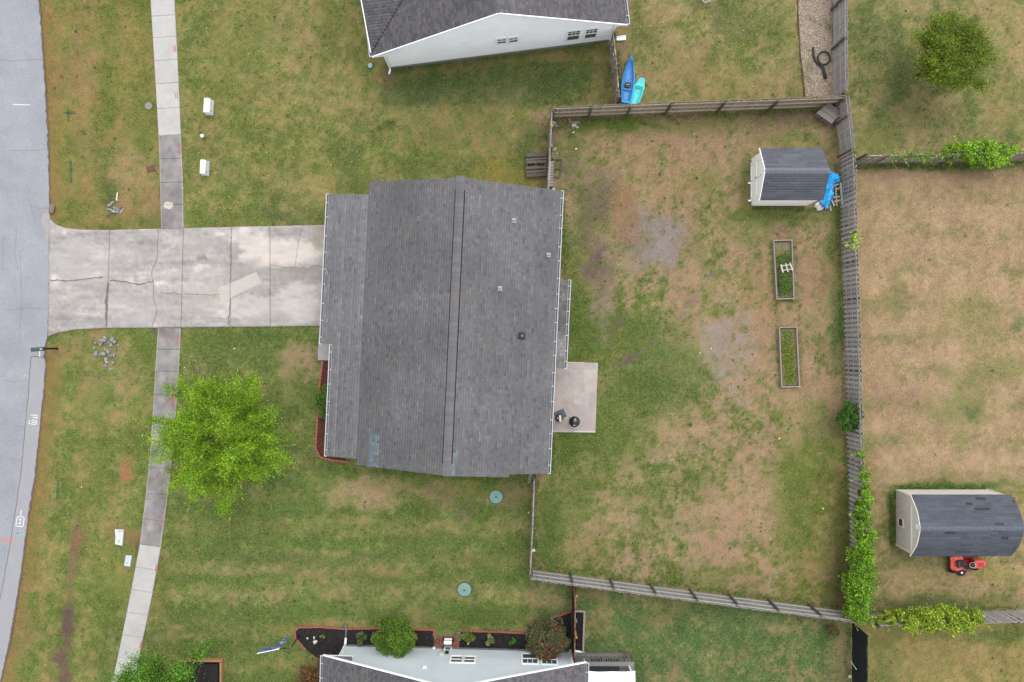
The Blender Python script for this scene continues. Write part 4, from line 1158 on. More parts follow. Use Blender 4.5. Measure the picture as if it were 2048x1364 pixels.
# ------------------------------------------------------------------ barn-shaped shed
bx0, bx1, byS, byN = 20.73, 25.65, -11.02, -8.02
barn = thing('barn_shed', 'beige barn-shaped shed with curved dark shingle roof beside a red mower', 'shed', ((bx0 + bx1) / 2, (byS + byN) / 2, 0))
prof = [(byN + .05, 1.72), (-8.70, 2.42), (-9.50, 2.72), (-10.35, 2.42), (byS - .14, 1.70)]     # eave N .. apex .. eave S
# smooth the gambrel a little
ps = []
for i, (y, z) in enumerate(prof):
    if i in (1, 2, 3):
        yp, zp = prof[i - 1]; yn, zn = prof[i + 1]
        ps += [(y + (yp - y) * .18, z + (zp - z) * .18), (y * .84 + (yp + yn) * .08, z * .84 + (zp + zn) * .08 + .01), (y + (yn - y) * .18, z + (zn - z) * .18)]
    else: ps.append((y, z))
w = MB().prism([(bx0, byS), (bx1, byS), (bx1, byN), (bx0, byN)], .06, 1.70)
gp = [(byN, 1.69)] + [(y, z - .06) for y, z in ps[1:-1]] + [(byS, 1.69)]
for x, d in ((bx0, .06), (bx1 - .06, .06)):
    k = len(gp)
    w.add([(x, y, z) for y, z in gp] + [(x + d, y, z) for y, z in gp], [list(range(k)), list(range(2 * k - 1, k - 1, -1))] + [[i, (i + 1) % k, k + (i + 1) % k, k + i] for i in range(k)])
w.build('wall', M_siding_b, barn)
for i in range(15):
    y = byS + .1 + i * .2
    MB().box((bx0 - .006, y, .88), (.014, .188, 1.62)).build('wall_board', M_siding_b, barn)
for i in range(4):
    x = bx0 + .62 + i * 1.225
    MB().box((x, byN + .006, .88), (1.21, .014, 1.62)).build('wall_panel', M_siding_b, barn)
M_btrim = mat('barn_trim', C(230, 222, 200, 1.35), rough=.6, var=.06)
for y in (byN - .03, byS + .03): MB().box((bx0 - .02, y, .88), (.04, .10, 1.64)).build('corner_board', M_btrim, barn)
MB().box((bx0 - .02, (byS + byN) / 2, 1.72), (.045, byN - byS, .07)).build('band_board', M_btrim, barn)
MB().box((bx1 - .04, byN + .02, .88), (.10, .04, 1.64)).build('corner_board', M_btrim, barn)
wn = MB()
wy, wz = -9.66, .62
for dy, dz, ww, hh in ((0, .25, .46, .05), (0, -.25, .46, .05), (-.205, 0, .05, .46), (.205, 0, .05, .46)): wn.box((bx0 - .03, wy + dy, wz + dz), (.035, ww, hh))
wo_ = wn.build('window', M_btrim, barn)
MB().box((bx0 - .018, wy, wz), (.01, .36, .46)).build('pane', mat('barn_pane', C(110, 92, 72), rough=.15, var=.3, scale=6), wo_)
MB().box((bx0 - .012, -9.5, 2.28), (.04, .22, .2)).build('gable_vent', M_shed_trim, barn)
rX0, rX1 = 20.69, 25.92
rf = MB()
for (y0, z0), (y1, z1) in zip(ps[:-1], ps[1:]):
    rf.slab([(rX0, y0, z0), (rX0, y1, z1), (rX1, y1, z1), (rX1, y0, z0)], .05)
br = rf.build('roof', M_deck, barn)
tb = MB()
for (y0, z0), (y1, z1) in zip(ps[:-1], ps[1:]):
    tb.beam((rX0 - .015, y0, z0 - .04), (rX0 - .015, y1, z1 - .04), .03, .08)
tb.build('barge_board', M_btrim, br)
PAL_B = [(94, 99, 110), (96, 101, 112), (100, 105, 116), (92, 97, 107), (103, 108, 118), (97, 102, 113)]
# courses follow the curve from each eave up to the ridge
def curve_tiles(path, seed):
    L = [0]
    for a, b in zip(path[:-1], path[1:]): L.append(L[-1] + math.dist(a, b))
    r = random.Random(seed); ex = .15; n = int(L[-1] / ex); ex = L[-1] / n
    at = lambda v: (np.interp(v, L, [p[0] for p in path]), np.interp(v, L, [p[1] for p in path]))
    wl = WL[br.name]
    for j in range(n):
        (ya, za), (yb, zb_) = at(j * ex), at(min((j + 1) * ex + .02, L[-1]))
        x = rX0 - r.uniform(0, .5)
        while x < rX1:
            ww = r.uniform(.28, .8); a_, b_ = max(x, rX0), min(x + ww - .006, rX1); x += ww
            if b_ - a_ < .03: continue
            c = np.array(PAL_B[r.randrange(6)], float) * (1 + r.gauss(0, .02))
            if r.random() < .06: c = c * .74
            if r.random() < .012: c = np.array((104, 104, 104.))
            V = np.array([(a_, ya, za + .022), (b_, ya, za + .022), (b_, yb, zb_ + .008), (a_, yb, zb_ + .008), (a_, ya, za + .004), (b_, ya, za + .004)]) - np.array(wl)
            me = np_mesh('shingle', V, np.array([[0, 1, 2, 3], [4, 5, 1, 0]]), np.repeat((lin(c) * K)[None], 6, 0))
            link_mesh('shingle', me, M_shingle, br, wl)
curve_tiles(ps[:6], 311); curve_tiles(ps[::-1][:6], 312)
for i in range(18):
    x = rX0 + i * (rX1 - rX0) / 18
    ya, za = ps[5]
    MB().slab([(x, ya + .15, za - .035 + .03), (x, ya, za + .045), (x, ya - .15, za - .035 + .03), (x + .31, ya - .15, za - .035 + .022), (x + .31, ya, za + .036), (x + .31, ya + .15, za - .035 + .022)], .008).build(
        'ridge_cap', mat('barn_cap', C(104, 112, 126), rough=.95, var=.15, fine=.1), br)

# ------------------------------------------------------------------ fences


def box_mesh(name, sx, sy, sz, m, ear=0):
    if ear:
        x, y = sx / 2, sy / 2
        pr = [(-x, 0), (x, 0), (x, sz - ear), (x - ear, sz), (-x + ear, sz), (-x, sz - ear)]
        vs = [(a, -y, b) for a, b in pr] + [(a, y, b) for a, b in pr]
        fs = [list(range(6)), list(range(11, 5, -1))] + [[i, 6 + i, 6 + (i + 1) % 6, (i + 1) % 6] for i in range(6)]
    else:
        mb = MB().box((0, 0, sz / 2), (sx, sy, sz)); vs, fs = [tuple(v) for v in mb.v], mb.f
    me = bpy.data.meshes.new(name); me.from_pydata(vs, [], fs); me.materials.append(m)
    return me


def fence(label, pts, rails_side, m_picket, m_rail, kind='solid', h=1.83, name='wood_fence', post_gap=2.44, first_post=True, last_post=True, lean=0.0, m_post=None):
    W_ = [P(x, y) for x, y in pts]
    th = thing(name, label, 'fence', W_[0])
    pk = [box_mesh('picket', .14, .017, h + d, m_picket, .03) for d in (-.03, 0, .025)]
    pm = box_mesh('post', .095, .095, h - .02, m_post or M_post)
    tot = 0
    for a, b in zip(W_[:-1], W_[1:]):
        d = (b - a); L = d.length; d.normalize(); n = Vector((-d.y, d.x, 0)) * rails_side
        ang = math.atan2(d.y, d.x)
        nb = max(1, round(L / post_gap))
        for i in range(nb):
            p0, p1 = a + d * (L * i / nb), a + d * (L * (i + 1) / nb)
            for zr_ in (.28, .95, h - .22):
                sag = rnd.uniform(-.02, .02)
                mb = MB().beam(p0 + Vector((0, 0, zr_ + sag)), p1 + Vector((0, 0, zr_ + rnd.uniform(-.02, .02))), .042, .085)
                mb.build('rail', m_rail, th)
            if i > 0 or (tot == 0 and first_post) or i == 0:
                piece(pm, 'post', th, p0 + n * .075 + Vector((0, 0, -.05)), (rnd.uniform(-.01, .01), rnd.uniform(-.02, .02), ang))
        off = .045 if kind == 'shadow' else .026
        pitch = {'solid': .146, 'open': .168, 'shadow': .245}[kind]
        tw_ = .09 if kind == 'open' else .03
        npk = int(L / pitch)
        for i in range(npk):
            q = a + d * ((i + .5) * L / npk)
            rot = (rnd.uniform(-.012, .012), rnd.uniform(-.015, .015) * (3 if kind == 'open' else 1), ang + rnd.uniform(-tw_, tw_))
            piece(pk[rnd.randrange(3)], 'picket', th, q - n * (off + .006) + Vector((0, 0, .02 + rnd.uniform(-.015, .015))), rot)
            if kind == 'shadow':
                q2 = q + d * (pitch / 2)
                rot = (rnd.uniform(-.012, .012), rnd.uniform(-.02, .02), ang + rnd.uniform(-.03, .03))
                piece(pk[rnd.randrange(3)], 'picket', th, q2 + n * (off + .006) + Vector((0, 0, .02 + rnd.uniform(-.015, .015))), rot)
        tot += L
    if last_post:
        piece(pm, 'post', th, W_[-1] + n * .075 + Vector((0, 0, -.05)), (0, 0, ang))
    return th


fence('brown weathered board fence running behind two kayaks, its rails facing the bare yard', [(1101, 235.5), (1330, 226), (1536, 219), (1662, 214)], -1, M_wood_brown, M_wood_rail_b)
fence('grey board fence section between the slatted pallet and the overlapping picket fence', [(1667, 214), (1671, 250), (1679, 314)], -1, M_wood_grey, M_wood_rail)
fence('grey board fence beside the pea gravel border and black pipe', [(1665, -60), (1665, 100), (1666, 205)], -1, M_wood_grey, M_wood_rail)
fence('long shadowbox fence of alternating grey pickets dividing bare yard from tan field', [(1680, 319), (1683, 455), (1688, 600), (1692, 740), (1694, 860), (1699, 1000), (1703, 1212)], 1, M_wood_grey, M_wood_rail, kind='shadow')
fence('pale grey board fence with dark posts below the bare yard', [(1060, 1138), (1300, 1170), (1536, 1201), (1700, 1222)], 1, M_wood_pale, M_wood_rail)
fence('short board fence from the large house roof corner down to the pale fence', [(1067, 950), (1064, 1040), (1059.5, 1132)], 1, M_wood_pale, M_wood_rail)
fence('short board fence beside the stack of dark weathered boards', [(1101, 242), (1098, 310), (1094, 392)], 1, M_wood_grey, M_wood_rail)
fence('short brown picket fence between the white house corner and blue kayak', [(1219, 92), (1225, 150), (1230, 213)], 1, M_wood_open, M_wood_rail_b, kind='open')
fence('weathered brown picket fence between the green lawn and tan field with a leafy vine', [(1706, 326), (1880, 323), (2100, 319)], 1, M_wood_open, M_wood_rail_b, kind='open')
fence('grey picket fence hung with a yellow-green vine below the barn shed', [(1730, 1229), (1880, 1225), (2100, 1219)], -1, M_wood_grey, M_wood_rail, kind='open')
fence('new brown fence beside the red-flowered bush and narrow soil bed', [(1145.5, 1172), (1145, 1250), (1143.5, 1330)], 1, mat('fence_dark', C(62, 52, 48), rough=.9, var=.25, stretch=(14, 14, 1.2), rn=.15), M_wood_orange, m_post=M_wood_orange)
# black screened fence
A, B = P(1703.5, 1247), P(1703.5, 1420)
bf = thing('screen_fence', 'fence covered in black privacy fabric running down from the pale fence corner', 'fence', A)
d = (B - A).normalized(); n_ = Vector((1, 0, 0))
g = MB()
NS = 24
for i in range(NS):
    y0 = A.lerp(B, i / NS); y1 = A.lerp(B, (i + 1) / NS)
    k0, k1 = math.sin(i * 1.3) * .012, math.sin((i + 1) * 1.3) * .012
    top0, top1 = 1.80 + math.sin(i * .9) * .015, 1.80 + math.sin((i + 1) * .9) * .015
    g.add([y0 + Vector((k0, 0, .02)), y1 + Vector((k1, 0, .02)), y1 + Vector((k1, 0, top1)), y0 + Vector((k0, 0, top0)),
           y0 + Vector((k0 + .01, 0, .02)), y1 + Vector((k1 + .01, 0, .02)), y1 + Vector((k1 + .01, 0, top1)), y0 + Vector((k0 + .01, 0, top0))],
          [[0, 1, 2, 3], [7, 6, 5, 4], [3, 2, 6, 7]])
g.build('fabric', M_fabric, bf)
for i in range(4):
    p = A.lerp(B, i / 3) + Vector((.06, 0, 0))
    MB().tube([p, p + Vector((0, 0, 1.86))], .03, 8).build('post', M_dark, bf)
MB().tube([A + Vector((.05, 0, 1.77)), B + Vector((.05, 0, 1.77))], .02, 6).build('rail', M_dark, bf)
p = P(1704, 1322); q = P(1716, 1335, .5)
o = MB().tube([p + Vector((-.09, .02, .03)), q + Vector((-.19, 0, .25))], .02, 6).build('white_stake', M_white); setp(o, 'thin white rod leaning on the black fabric fence', 'rod')
mb = MB().tube([P(1700, 1353, .03) + Vector((.06 * math.cos(t * .52), .06 * math.sin(t * .52), 0)) for t in range(12)], .02, 6, closed=True)
setp(mb.build('white_ring', M_white), 'small white ring lying at the foot of the black fabric fence', 'ring')

# ------------------------------------------------------------------ vegetation helpers


def leaf_mesh(name, pts, size, pal, seed, up=.5, jit=.16, asp=.55, cvar=None, gain=1.45):
    g = np.random.default_rng(seed); n = len(pts)
    nrm = g.normal(0, 1, (n, 3)); nrm[:, 2] = np.abs(nrm[:, 2]) + up * 2
    nrm /= np.linalg.norm(nrm, axis=1, keepdims=True)
    t = np.cross(nrm, g.normal(0, 1, (n, 3))); t /= np.linalg.norm(t, axis=1, keepdims=True) + 1e-9
    b = np.cross(nrm, t)
    s = (size * g.uniform(.6, 1.3, n))[:, None]
    V = np.stack([pts - t * s * .5, pts + b * s * asp * .5 + nrm * s * .06, pts + t * s * .5, pts - b * s * asp * .5 + nrm * s * .06], 1)
    pal = np.array(pal, float)
    c = pal[g.integers(0, len(pal), n)] * (1 + g.normal(0, jit, n))[:, None]
    if cvar is not None: c = c * cvar[:, None]
    c = lin(np.clip(c, 4, 250)) * K * gain
    F = np.arange(n * 4).reshape(n, 4)
    return V.reshape(-1, 3), F, np.repeat(c, 4, 0)


def crown_obj(name, parent, pts, size, pal, seed, **kw):
    V, F, c = leaf_mesh(name, np.asarray(pts), size, pal, seed, **kw)
    wl = WL[parent.name]
    return link_mesh(name, np_mesh(name, V - np.array(wl), F, c), M_leaf, parent, wl)


def tree(name, label, cat, base, height, crown_z, rx, rz, nleaf, size, pal, seed, limbs=14, subs=7, spread=.20, lowest=.25, trunk_r=.11, reach=(.75, 1.05), group=None, droop=0.0, gain=1.5):
    r = random.Random(seed); g = np.random.default_rng(seed)
    base = Vector((base[0], base[1], 0))
    th = thing(name, label, cat, base, group)
    tk = MB()
    tk.tube([base, base + Vector((.02, .01, height * .3)), base + Vector((-.03, .02, height * .6)), base + Vector((0, 0, height * .92))], [trunk_r, trunk_r * .8, trunk_r * .5, trunk_r * .15], 9)
    lm = MB(); twigs = []
    for i in range(limbs):
        az = 2 * math.pi * (i + r.uniform(-.35, .35)) / limbs * 1.0 + (i % 3) * .7
        el = r.uniform(-.15, 1.25)
        tip = Vector((math.cos(az) * math.cos(el) * rx, math.sin(az) * math.cos(el) * rx, math.sin(el) * rz)) * r.uniform(*reach) + base + Vector((0, 0, crown_z))
        st_ = base + Vector((0, 0, height * r.uniform(lowest, .6)))
        mid = st_.lerp(tip, .5) + Vector((0, 0, r.uniform(.0, .25) * rz))
        lm.tube([st_, mid, tip], [trunk_r * .42, trunk_r * .22, .008], 6)
        for j in range(subs):
            f = r.uniform(.3, 1.0)
            p0 = st_.lerp(mid, f * 2) if f < .5 else mid.lerp(tip, f * 2 - 1)
            dr = (tip - st_).normalized() + Vector((r.gauss(0, .7), r.gauss(0, .7), r.gauss(0, .45) - droop))
            L = rx * r.uniform(.22, .45) * (1.15 - f * .5)
            p1 = p0 + dr.normalized() * L
            lm.tube([p0, p1], [.014, .005], 4)
            twigs.append((p0, p1, L))
    tk.build('trunk', M_bark, th, smooth=True); lm.build('branches', M_bark, th)
    tw = np.array([[*a, *b] for a, b, _ in twigs]); Ls = np.array([l for *_, l in twigs])
    k = g.choice(len(tw), nleaf, p=Ls / Ls.sum())
    f = g.beta(1.6, 1.1, nleaf)[:, None] * 1.12
    pts = tw[k, :3] * (1 - f) + tw[k, 3:] * f + g.normal(0, 1, (nleaf, 3)) * (Ls[k] * spread * 1.6)[:, None] * np.array([1, 1, .8])
    # fine shoots that break the outline
    cz = np.array([base.x, base.y, crown_z]); ns = len(tw) // 2; m_ = 22; ex = []
    for i in g.choice(len(tw), ns, replace=False):
        d_ = tw[i, 3:] - cz; d_ /= np.linalg.norm(d_) + 1e-6; d_ = d_ + g.normal(0, .35, 3)
        ex.append(tw[i, 3:] + d_ * (np.linspace(0, rx * .26, m_) * g.uniform(.5, 1.4))[:, None] + g.normal(0, .03, (m_, 3)))
    pts = np.concatenate([pts] + ex)
    pts[:, 2] = np.maximum(pts[:, 2], .25)
    cv = np.concatenate([np.random.default_rng(seed + 3).normal(1, .09, len(tw))[k], np.full(ns * m_, 1.1)])
    crown_obj('crown', th, pts, size, pal, seed + 1, cvar=cv, gain=gain)
    return th


def shell_points(n, seed, c, rx, ry, rz, lumps=14, lr=.42, thick=.35):
    """leaf points on an uneven dome made of many overlapping clumps"""
    g = np.random.default_rng(seed)
    d = g.normal(0, 1, (lumps, 3)); d[:, 2] = np.abs(d[:, 2]) * .9 - .1; d /= np.linalg.norm(d, axis=1, keepdims=True)
    cen = d * np.array([rx, ry, rz]) * g.uniform(.35, .86, (lumps, 1)); rad = g.uniform(.45, 1.2, lumps) * lr
    k = g.integers(0, lumps, n)
    v = g.normal(0, 1, (n, 3)); v /= np.linalg.norm(v, axis=1, keepdims=True)
    rr = 1 - thick * g.random(n) ** 1.6
    p = cen[k] + v * (rad[k] * rr)[:, None] * np.array([rx, ry, rz])
    p = p + np.array(c)
    p[:, 2] = np.maximum(p[:, 2], .04)
    cv = g.normal(1, .07, lumps)[k]
    return p, cv


def bush(name, label, px, py, z, r, rz, n, size, pal, seed, group=None, ry=None, lumps=22, base=None, stems=5, lr=.40, cat='shrub', jit=.16, thick=.4):
    c = P(px, py, z)
    b = Vector((c.x, c.y, 0)) if base is None else Vector((*base, 0))
    th = thing(name, label, cat, b, group)
    st_ = MB()
    for i in range(stems):
        a = i * 2 * math.pi / stems
        st_.tube([b + Vector((math.cos(a) * .04, math.sin(a) * .04, 0)), c + Vector((math.cos(a) * r * .5, math.sin(a) * r * .5, rz * .2))], [.02, .008], 5)
    st_.build('stems', M_bark, th)
    p, cv = shell_points(n, seed, c, r, ry or r, rz, lumps, lr, thick)
    crown_obj('foliage', th, p, size, pal, seed, cvar=cv, jit=jit)
    return th


PAL_FRONT = [(118, 152, 30), (130, 164, 36), (106, 140, 26), (146, 174, 48), (92, 126, 24)]
b = P(450, 872, 3.0)
tree('leafy_tree', 'feathery bright yellow-green tree overhanging the front sidewalk', 'tree', (b.x, b.y), 6.2, 3.1, 3.05, 2.4, 150000, .064, PAL_FRONT, 41, gain=1.62, limbs=48, subs=9, spread=.105, trunk_r=.13, reach=(.72, 1.08))
b = P(1889, 116, 2.6)
tree('leafy_tree', 'rounded olive-green tree alone on the corner lawn', 'tree', (b.x, b.y), 4.6, 2.4, 1.98, 1.6, 70000, .07, [(108, 136, 34), (94, 124, 30), (128, 144, 40), (138, 142, 42), (82, 110, 28)], 43, gain=1.3, limbs=34, subs=10, spread=.22, trunk_r=.10, reach=(.8, 1.08))
b = P(338, 1392, 2.6)
tree('leafy_tree', 'mid-green tree beside the timber planter box and sidewalk', 'tree', (b.x, b.y), 5.0, 2.6, 2.5, 1.8, 46000, .08, [(86, 128, 36), (100, 142, 44), (74, 112, 30), (112, 150, 54)], 45, limbs=22, subs=10, spread=.2, trunk_r=.11, reach=(.75, 1.1))
b = P(640, 1352, 1.4)
tree('maple_tree', 'small reddish-brown leafed tree beside the pale house corner', 'tree', (b.x, b.y), 2.7, 1.45, 1.15, .95, 9000, .075, [(112, 74, 46), (124, 84, 52), (96, 60, 40), (134, 98, 58), (104, 88, 48)], 47, limbs=16, subs=8, spread=.22, trunk_r=.06)
bush('round_shrub', 'large round green shrub with bronze tips against the pale house wall', 794, 1274, 1.1, 1.28, 1.1, 15000, .085, [(88, 128, 36), (104, 144, 42), (76, 112, 32), (122, 128, 50), (116, 150, 52)], 51, ry=1.18, lumps=60, lr=.3)
rb_ = bush('flowering_bush', 'dark green bush speckled with red flowers beside the new brown fence', 1097, 1278, 1.0, 1.25, 1.0, 17000, .07, [(84, 104, 62), (98, 110, 70), (72, 92, 54), (126, 92, 78), (110, 104, 74)], 53, ry=1.25, lumps=60, lr=.3)
pr = random.Random(5); cc = P(1098, 1278, 1.0)
fl = MB()
spots = [(1112, 1259), (1122, 1262), (1092, 1288), (1093, 1297), (1097, 1304), (1098, 1310), (1119, 1314), (1076, 1305), (1124, 1290), (1134, 1287), (1110, 1253), (1097, 1316), (1080, 1284), (1105, 1296), (1085, 1312), (1115, 1300)]
for fx, fy in spots:
    for j in range(2):
        p = P(fx + pr.uniform(-2, 2), fy + pr.uniform(-2, 2), 1.95)
        p.z = 1.0 + 1.0 * math.sqrt(max(.05, 1 - ((p - cc).xy.length / 1.3) ** 2)) + .08
        a = pr.uniform(0, 6.28)
        for q in range(5):
            t0, t1 = a + q * 1.257, a + q * 1.257 + .9
            fl.add([p, p + Vector((math.cos(t0) * .035, math.sin(t0) * .035, .02)), p + Vector((math.cos((t0 + t1) / 2) * .05, math.sin((t0 + t1) / 2) * .05, .015)), p + Vector((math.cos(t1) * .035, math.sin(t1) * .035, .02))], [[0, 1, 2, 3]])
o = fl.build('blossoms', M_flower, rb_); o["kind"] = "stuff"
bush('hedge_shrub', 'leafy green shrub in the red mulch bed under the front gutter', 648, 805, .5, .50, .55, 5500, .075, [(84, 118, 44), (98, 132, 50), (72, 104, 38), (120, 138, 70)], 55, ry=.9)
bush('fence_bush', 'dense green bush growing through the shadowbox fence', 1697, 833, 1.0, .78, .85, 8000, .075, [(62, 104, 30), (76, 118, 36), (52, 90, 28), (88, 126, 42)], 57, ry=.95, lumps=26, lr=.30, thick=.6)
bush('young_shrub', 'small grey-green shrub in black mulch beside the downspout extension', 721, 1275, .25, .36, .3, 1300, .075, [(92, 118, 68), (108, 134, 80), (80, 104, 60)], 59, lumps=9)
bush('young_shrub', 'yellowish shrub with a white stone at its foot in black mulch', 937, 1273, .3, .38, .35, 1800, .07, [(104, 128, 46), (124, 142, 56), (92, 114, 42), (146, 150, 70)], 61, lumps=10)
bush('young_shrub', 'pale leggy shrub in the middle of the black mulch bed', 979, 1278, .25, .30, .25, 800, .085, [(128, 146, 92), (112, 132, 78), (146, 158, 110)], 63, lumps=8)
bush('young_shrub', 'bright green small shrub nearest the red-flowered bush', 1026, 1283, .2, .22, .25, 800, .06, [(72, 132, 40), (88, 150, 50), (62, 114, 36)], 65, lumps=7)
bush('young_shrub', 'tiny green plant beside white stones in black mulch', 646, 1273, .1, .16, .14, 350, .06, [(112, 138, 46), (128, 150, 54)], 67, lumps=5)
bush('rose_shrub', 'sparse olive shrub on bare soil beside the pale fence corner', 1663, 1262, .3, .42, .35, 1500, .06, [(88, 108, 52), (104, 112, 60), (124, 96, 70), (76, 98, 46)], 69, lumps=10)


def vine(label, path, widths, z, n, size, pal, seed, depth=.5, name='vine'):
    """path in photo pixels at height z along a fence top"""
    g = np.random.default_rng(seed)
    W_ = [P(x, y, z) for x, y in path]
    seg = np.array([(W_[i + 1] - W_[i]).length for i in range(len(W_) - 1)])
    wm = np.array([(widths[i] + widths[i + 1]) / 2 for i in range(len(seg))])
    th = thing(name, label, 'vine', Vector((W_[0].x, W_[0].y, 0)))
    st_ = MB().tube([Vector((W_[0].x, W_[0].y, 0))] + [w + Vector((0, 0, -.1)) for w in W_], .018, 5)
    for i in range(len(W_) - 1):
        q = W_[i].lerp(W_[i + 1], .5); st_.tube([Vector((q.x, q.y, 0.0)), q], .012, 4)
    st_.build('stems', M_bark, th)
    # clumps along the run
    nc = int(seg.sum() * 17)
    k = g.choice(len(seg), nc, p=seg * wm / (seg * wm).sum()); f = g.random(nc)
    A = np.array([[*w] for w in W_]); wd = np.array(widths) / S * .5
    cen = A[k] * (1 - f[:, None]) + A[k + 1] * f[:, None]; ww = wd[k] * (1 - f) + wd[k + 1] * f
    off = g.uniform(-1, 1, nc)
    d = A[k + 1] - A[k]; d /= np.linalg.norm(d, axis=1, keepdims=True); nn_ = np.stack([-d[:, 1], d[:, 0], 0 * d[:, 0]], 1)
    cen = cen + nn_ * (off * ww * .8)[:, None]; cen[:, 2] += g.uniform(-depth, .22, nc) - np.abs(off) * .25
    rad = np.minimum(ww * .42, .30) * g.uniform(.35, 1.35, nc) + .05
    kk = g.integers(0, nc, n)
    v = g.normal(0, 1, (n, 3)); v /= np.linalg.norm(v, axis=1, keepdims=True)
    pts = cen[kk] + v * (rad[kk] * (1 - .4 * g.random(n)))[:, None]
    # stray shoots
    ns = nc
    for i in range(ns):
        c0 = cen[g.integers(0, nc)]; dr = g.normal(0, 1, 3); dr[2] = abs(dr[2]); dr /= np.linalg.norm(dr)
        m_ = 12; pts = np.concatenate([pts, c0 + dr * (np.linspace(.15, .55, m_) * g.uniform(.7, 1.3))[:, None] + g.normal(0, .025, (m_, 3))])
    pts[:, 2] = np.maximum(pts[:, 2], .05)
    cv = np.concatenate([g.normal(1, .08, nc)[kk], np.full(len(pts) - n, 1.12)])
    crown_obj('leaves', th, pts, size, pal, seed, cvar=cv)
    return th


PV = [(112, 152, 34), (128, 168, 44), (96, 136, 30), (142, 178, 56), (84, 122, 28)]
vine('long bright green vine smothering the lower end of the shadowbox fence', [(1726, 905), (1727, 955), (1731, 1010), (1733, 1060), (1731, 1110), (1725, 1160), (1722, 1215), (1728, 1238)], [9, 16, 28, 36, 40, 52, 54, 34], 1.98, 34000, .095, PV, 71, depth=.55)
vine('yellow-green leafy vine sprawling on the grey picket fence', [(1740, 1246), (1775, 1245), (1810, 1245), (1860, 1244), (1920, 1243), (1972, 1240)], [8, 16, 34, 50, 46, 24], 1.92, 19000, .105, [(142, 166, 44), (128, 154, 38), (158, 178, 58), (112, 138, 34), (170, 178, 66)], 73, depth=.6)
vine('lime-green leafy vine draped over the weathered brown picket fence', [(1888, 300), (1915, 303), (1950, 303), (1990, 303), (2030, 308)], [12, 34, 46, 50, 30], 1.9, 16000, .095, [(124, 164, 38), (140, 178, 50), (104, 144, 32), (150, 184, 62)], 75, depth=.9)
vine('thin sparse vine shoots climbing through the weathered picket fence', [(1780, 312), (1800, 309), (1830, 310), (1870, 311)], [5, 8, 7, 7], 1.7, 500, .08, PV, 77, depth=.5)
vine('few lime vine leaves on the shadowbox pickets beside the raised beds', [(1697, 492), (1704, 485), (1709, 470), (1713, 460)], [5, 8, 6, 7], 1.8, 260, .08, [(170, 190, 56), (150, 176, 48)], 78, depth=.1)

# ------------------------------------------------------------------ mulch beds and edging


def bed(poly, z, m, name='mulch_bed', sub=None, zb=-.05):
    p = [P(x, y) for x, y in poly]
    o = MB().prism([q[:2] for q in p], zb, z).build(name, m)
    o["kind"] = "structure"
    return o


def chips(parent, poly, n, pal, seed, z, size=.07):
    g = np.random.default_rng(seed)
    xs = [p[0] for p in poly]; ys = [p[1] for p in poly]
    px = g.uniform(min(xs), max(xs), n * 3); py = g.uniform(min(ys), max(ys), n * 3)
    s = inside(px, py, poly); px, py = px[s][:n], py[s][:n]
    pts = np.stack([(px - 1024) / S, (682 - py) / S, z + g.uniform(0, .03, len(px))], 1)
    V, F, c = leaf_mesh('chips', pts, size, pal, seed, up=1.0, asp=.5, gain=1.0)
    wl = WL[parent.name]
    o = link_mesh('mulch_chips', np_mesh('mulch_chips', V - np.array(wl), F, c), M_ground, parent, wl)
    o["kind"] = "stuff"


def edging(parent, pts, m, size=(.19, .09, .12), gap=.2, z=.0):
    W_ = [P(x, y) for x, y in pts]; mb = MB()
    for a, b in zip(W_[:-1], W_[1:]):
        L = (b - a).length; n = max(1, round(L / gap)); d = (b - a).normalized()
        for i in range(n):
            q = a.lerp(b, (i + .5) / n)
            mb.box(q + Vector((0, 0, z + size[2] / 2 - .03 + rnd.uniform(-.008, .008))), (min(size[0], L / n - .012), size[1], size[2]), rz=math.atan2(d.y, d.x) + rnd.uniform(-.08, .08))
    o = mb.build('brick_edging', m, parent); o["kind"] = "stuff"


redbed = [(646, 723), (690, 723), (690, 922), (664, 920), (640, 914), (632, 898), (633, 860), (638, 790)]
rbo = bed(redbed, .03, M_mulch_red)
chips(rbo, redbed, 2600, [(122, 74, 60), (98, 60, 50), (140, 90, 74), (86, 54, 46)], 81, .035)
edging(rbo, [(646, 723), (641, 760), (638, 800), (634, 860), (632, 896), (640, 914), (664, 920), (700, 924)], mat('edging_pink', C(182, 108, 96), rough=.9, var=.2, scale=9))
blackbed = [(591, 1262), (598, 1255), (640, 1254), (700, 1257), (752, 1257), (820, 1257), (868, 1261), (868, 1296), (690, 1291), (680, 1320), (640, 1320), (610, 1296), (592, 1276)]
bbo = bed(blackbed, .03, M_mulch_black)
chips(bbo, blackbed, 2200, [(58, 52, 52), (44, 41, 42), (76, 66, 62), (36, 34, 36)], 83, .035)
edging(bbo, [(612, 1299), (592, 1276), (590, 1262), (598, 1254), (640, 1253), (690, 1257), (752, 1256), (868, 1259), (868, 1272)], M_brick)
blackbed2 = [(922, 1262), (1056, 1266), (1085, 1256), (1110, 1236), (1142, 1225), (1142, 1302), (918, 1296)]
bb2 = bed(blackbed2, .03, M_mulch_black)
chips(bb2, blackbed2, 2200, [(52, 48, 50), (40, 38, 40), (64, 58, 58), (34, 32, 36)], 85, .035)
edging(bb2, [(916, 1296), (915, 1262), (930, 1261), (1000, 1263), (1058, 1266)], M_brick)
edging(bb2, [(1098, 1236), (1120, 1230), (1142, 1222)], M_brick)
pv = bed([(869, 1272), (915, 1272), (915, 1295), (869, 1294)], .01, M_filler, 'paving')
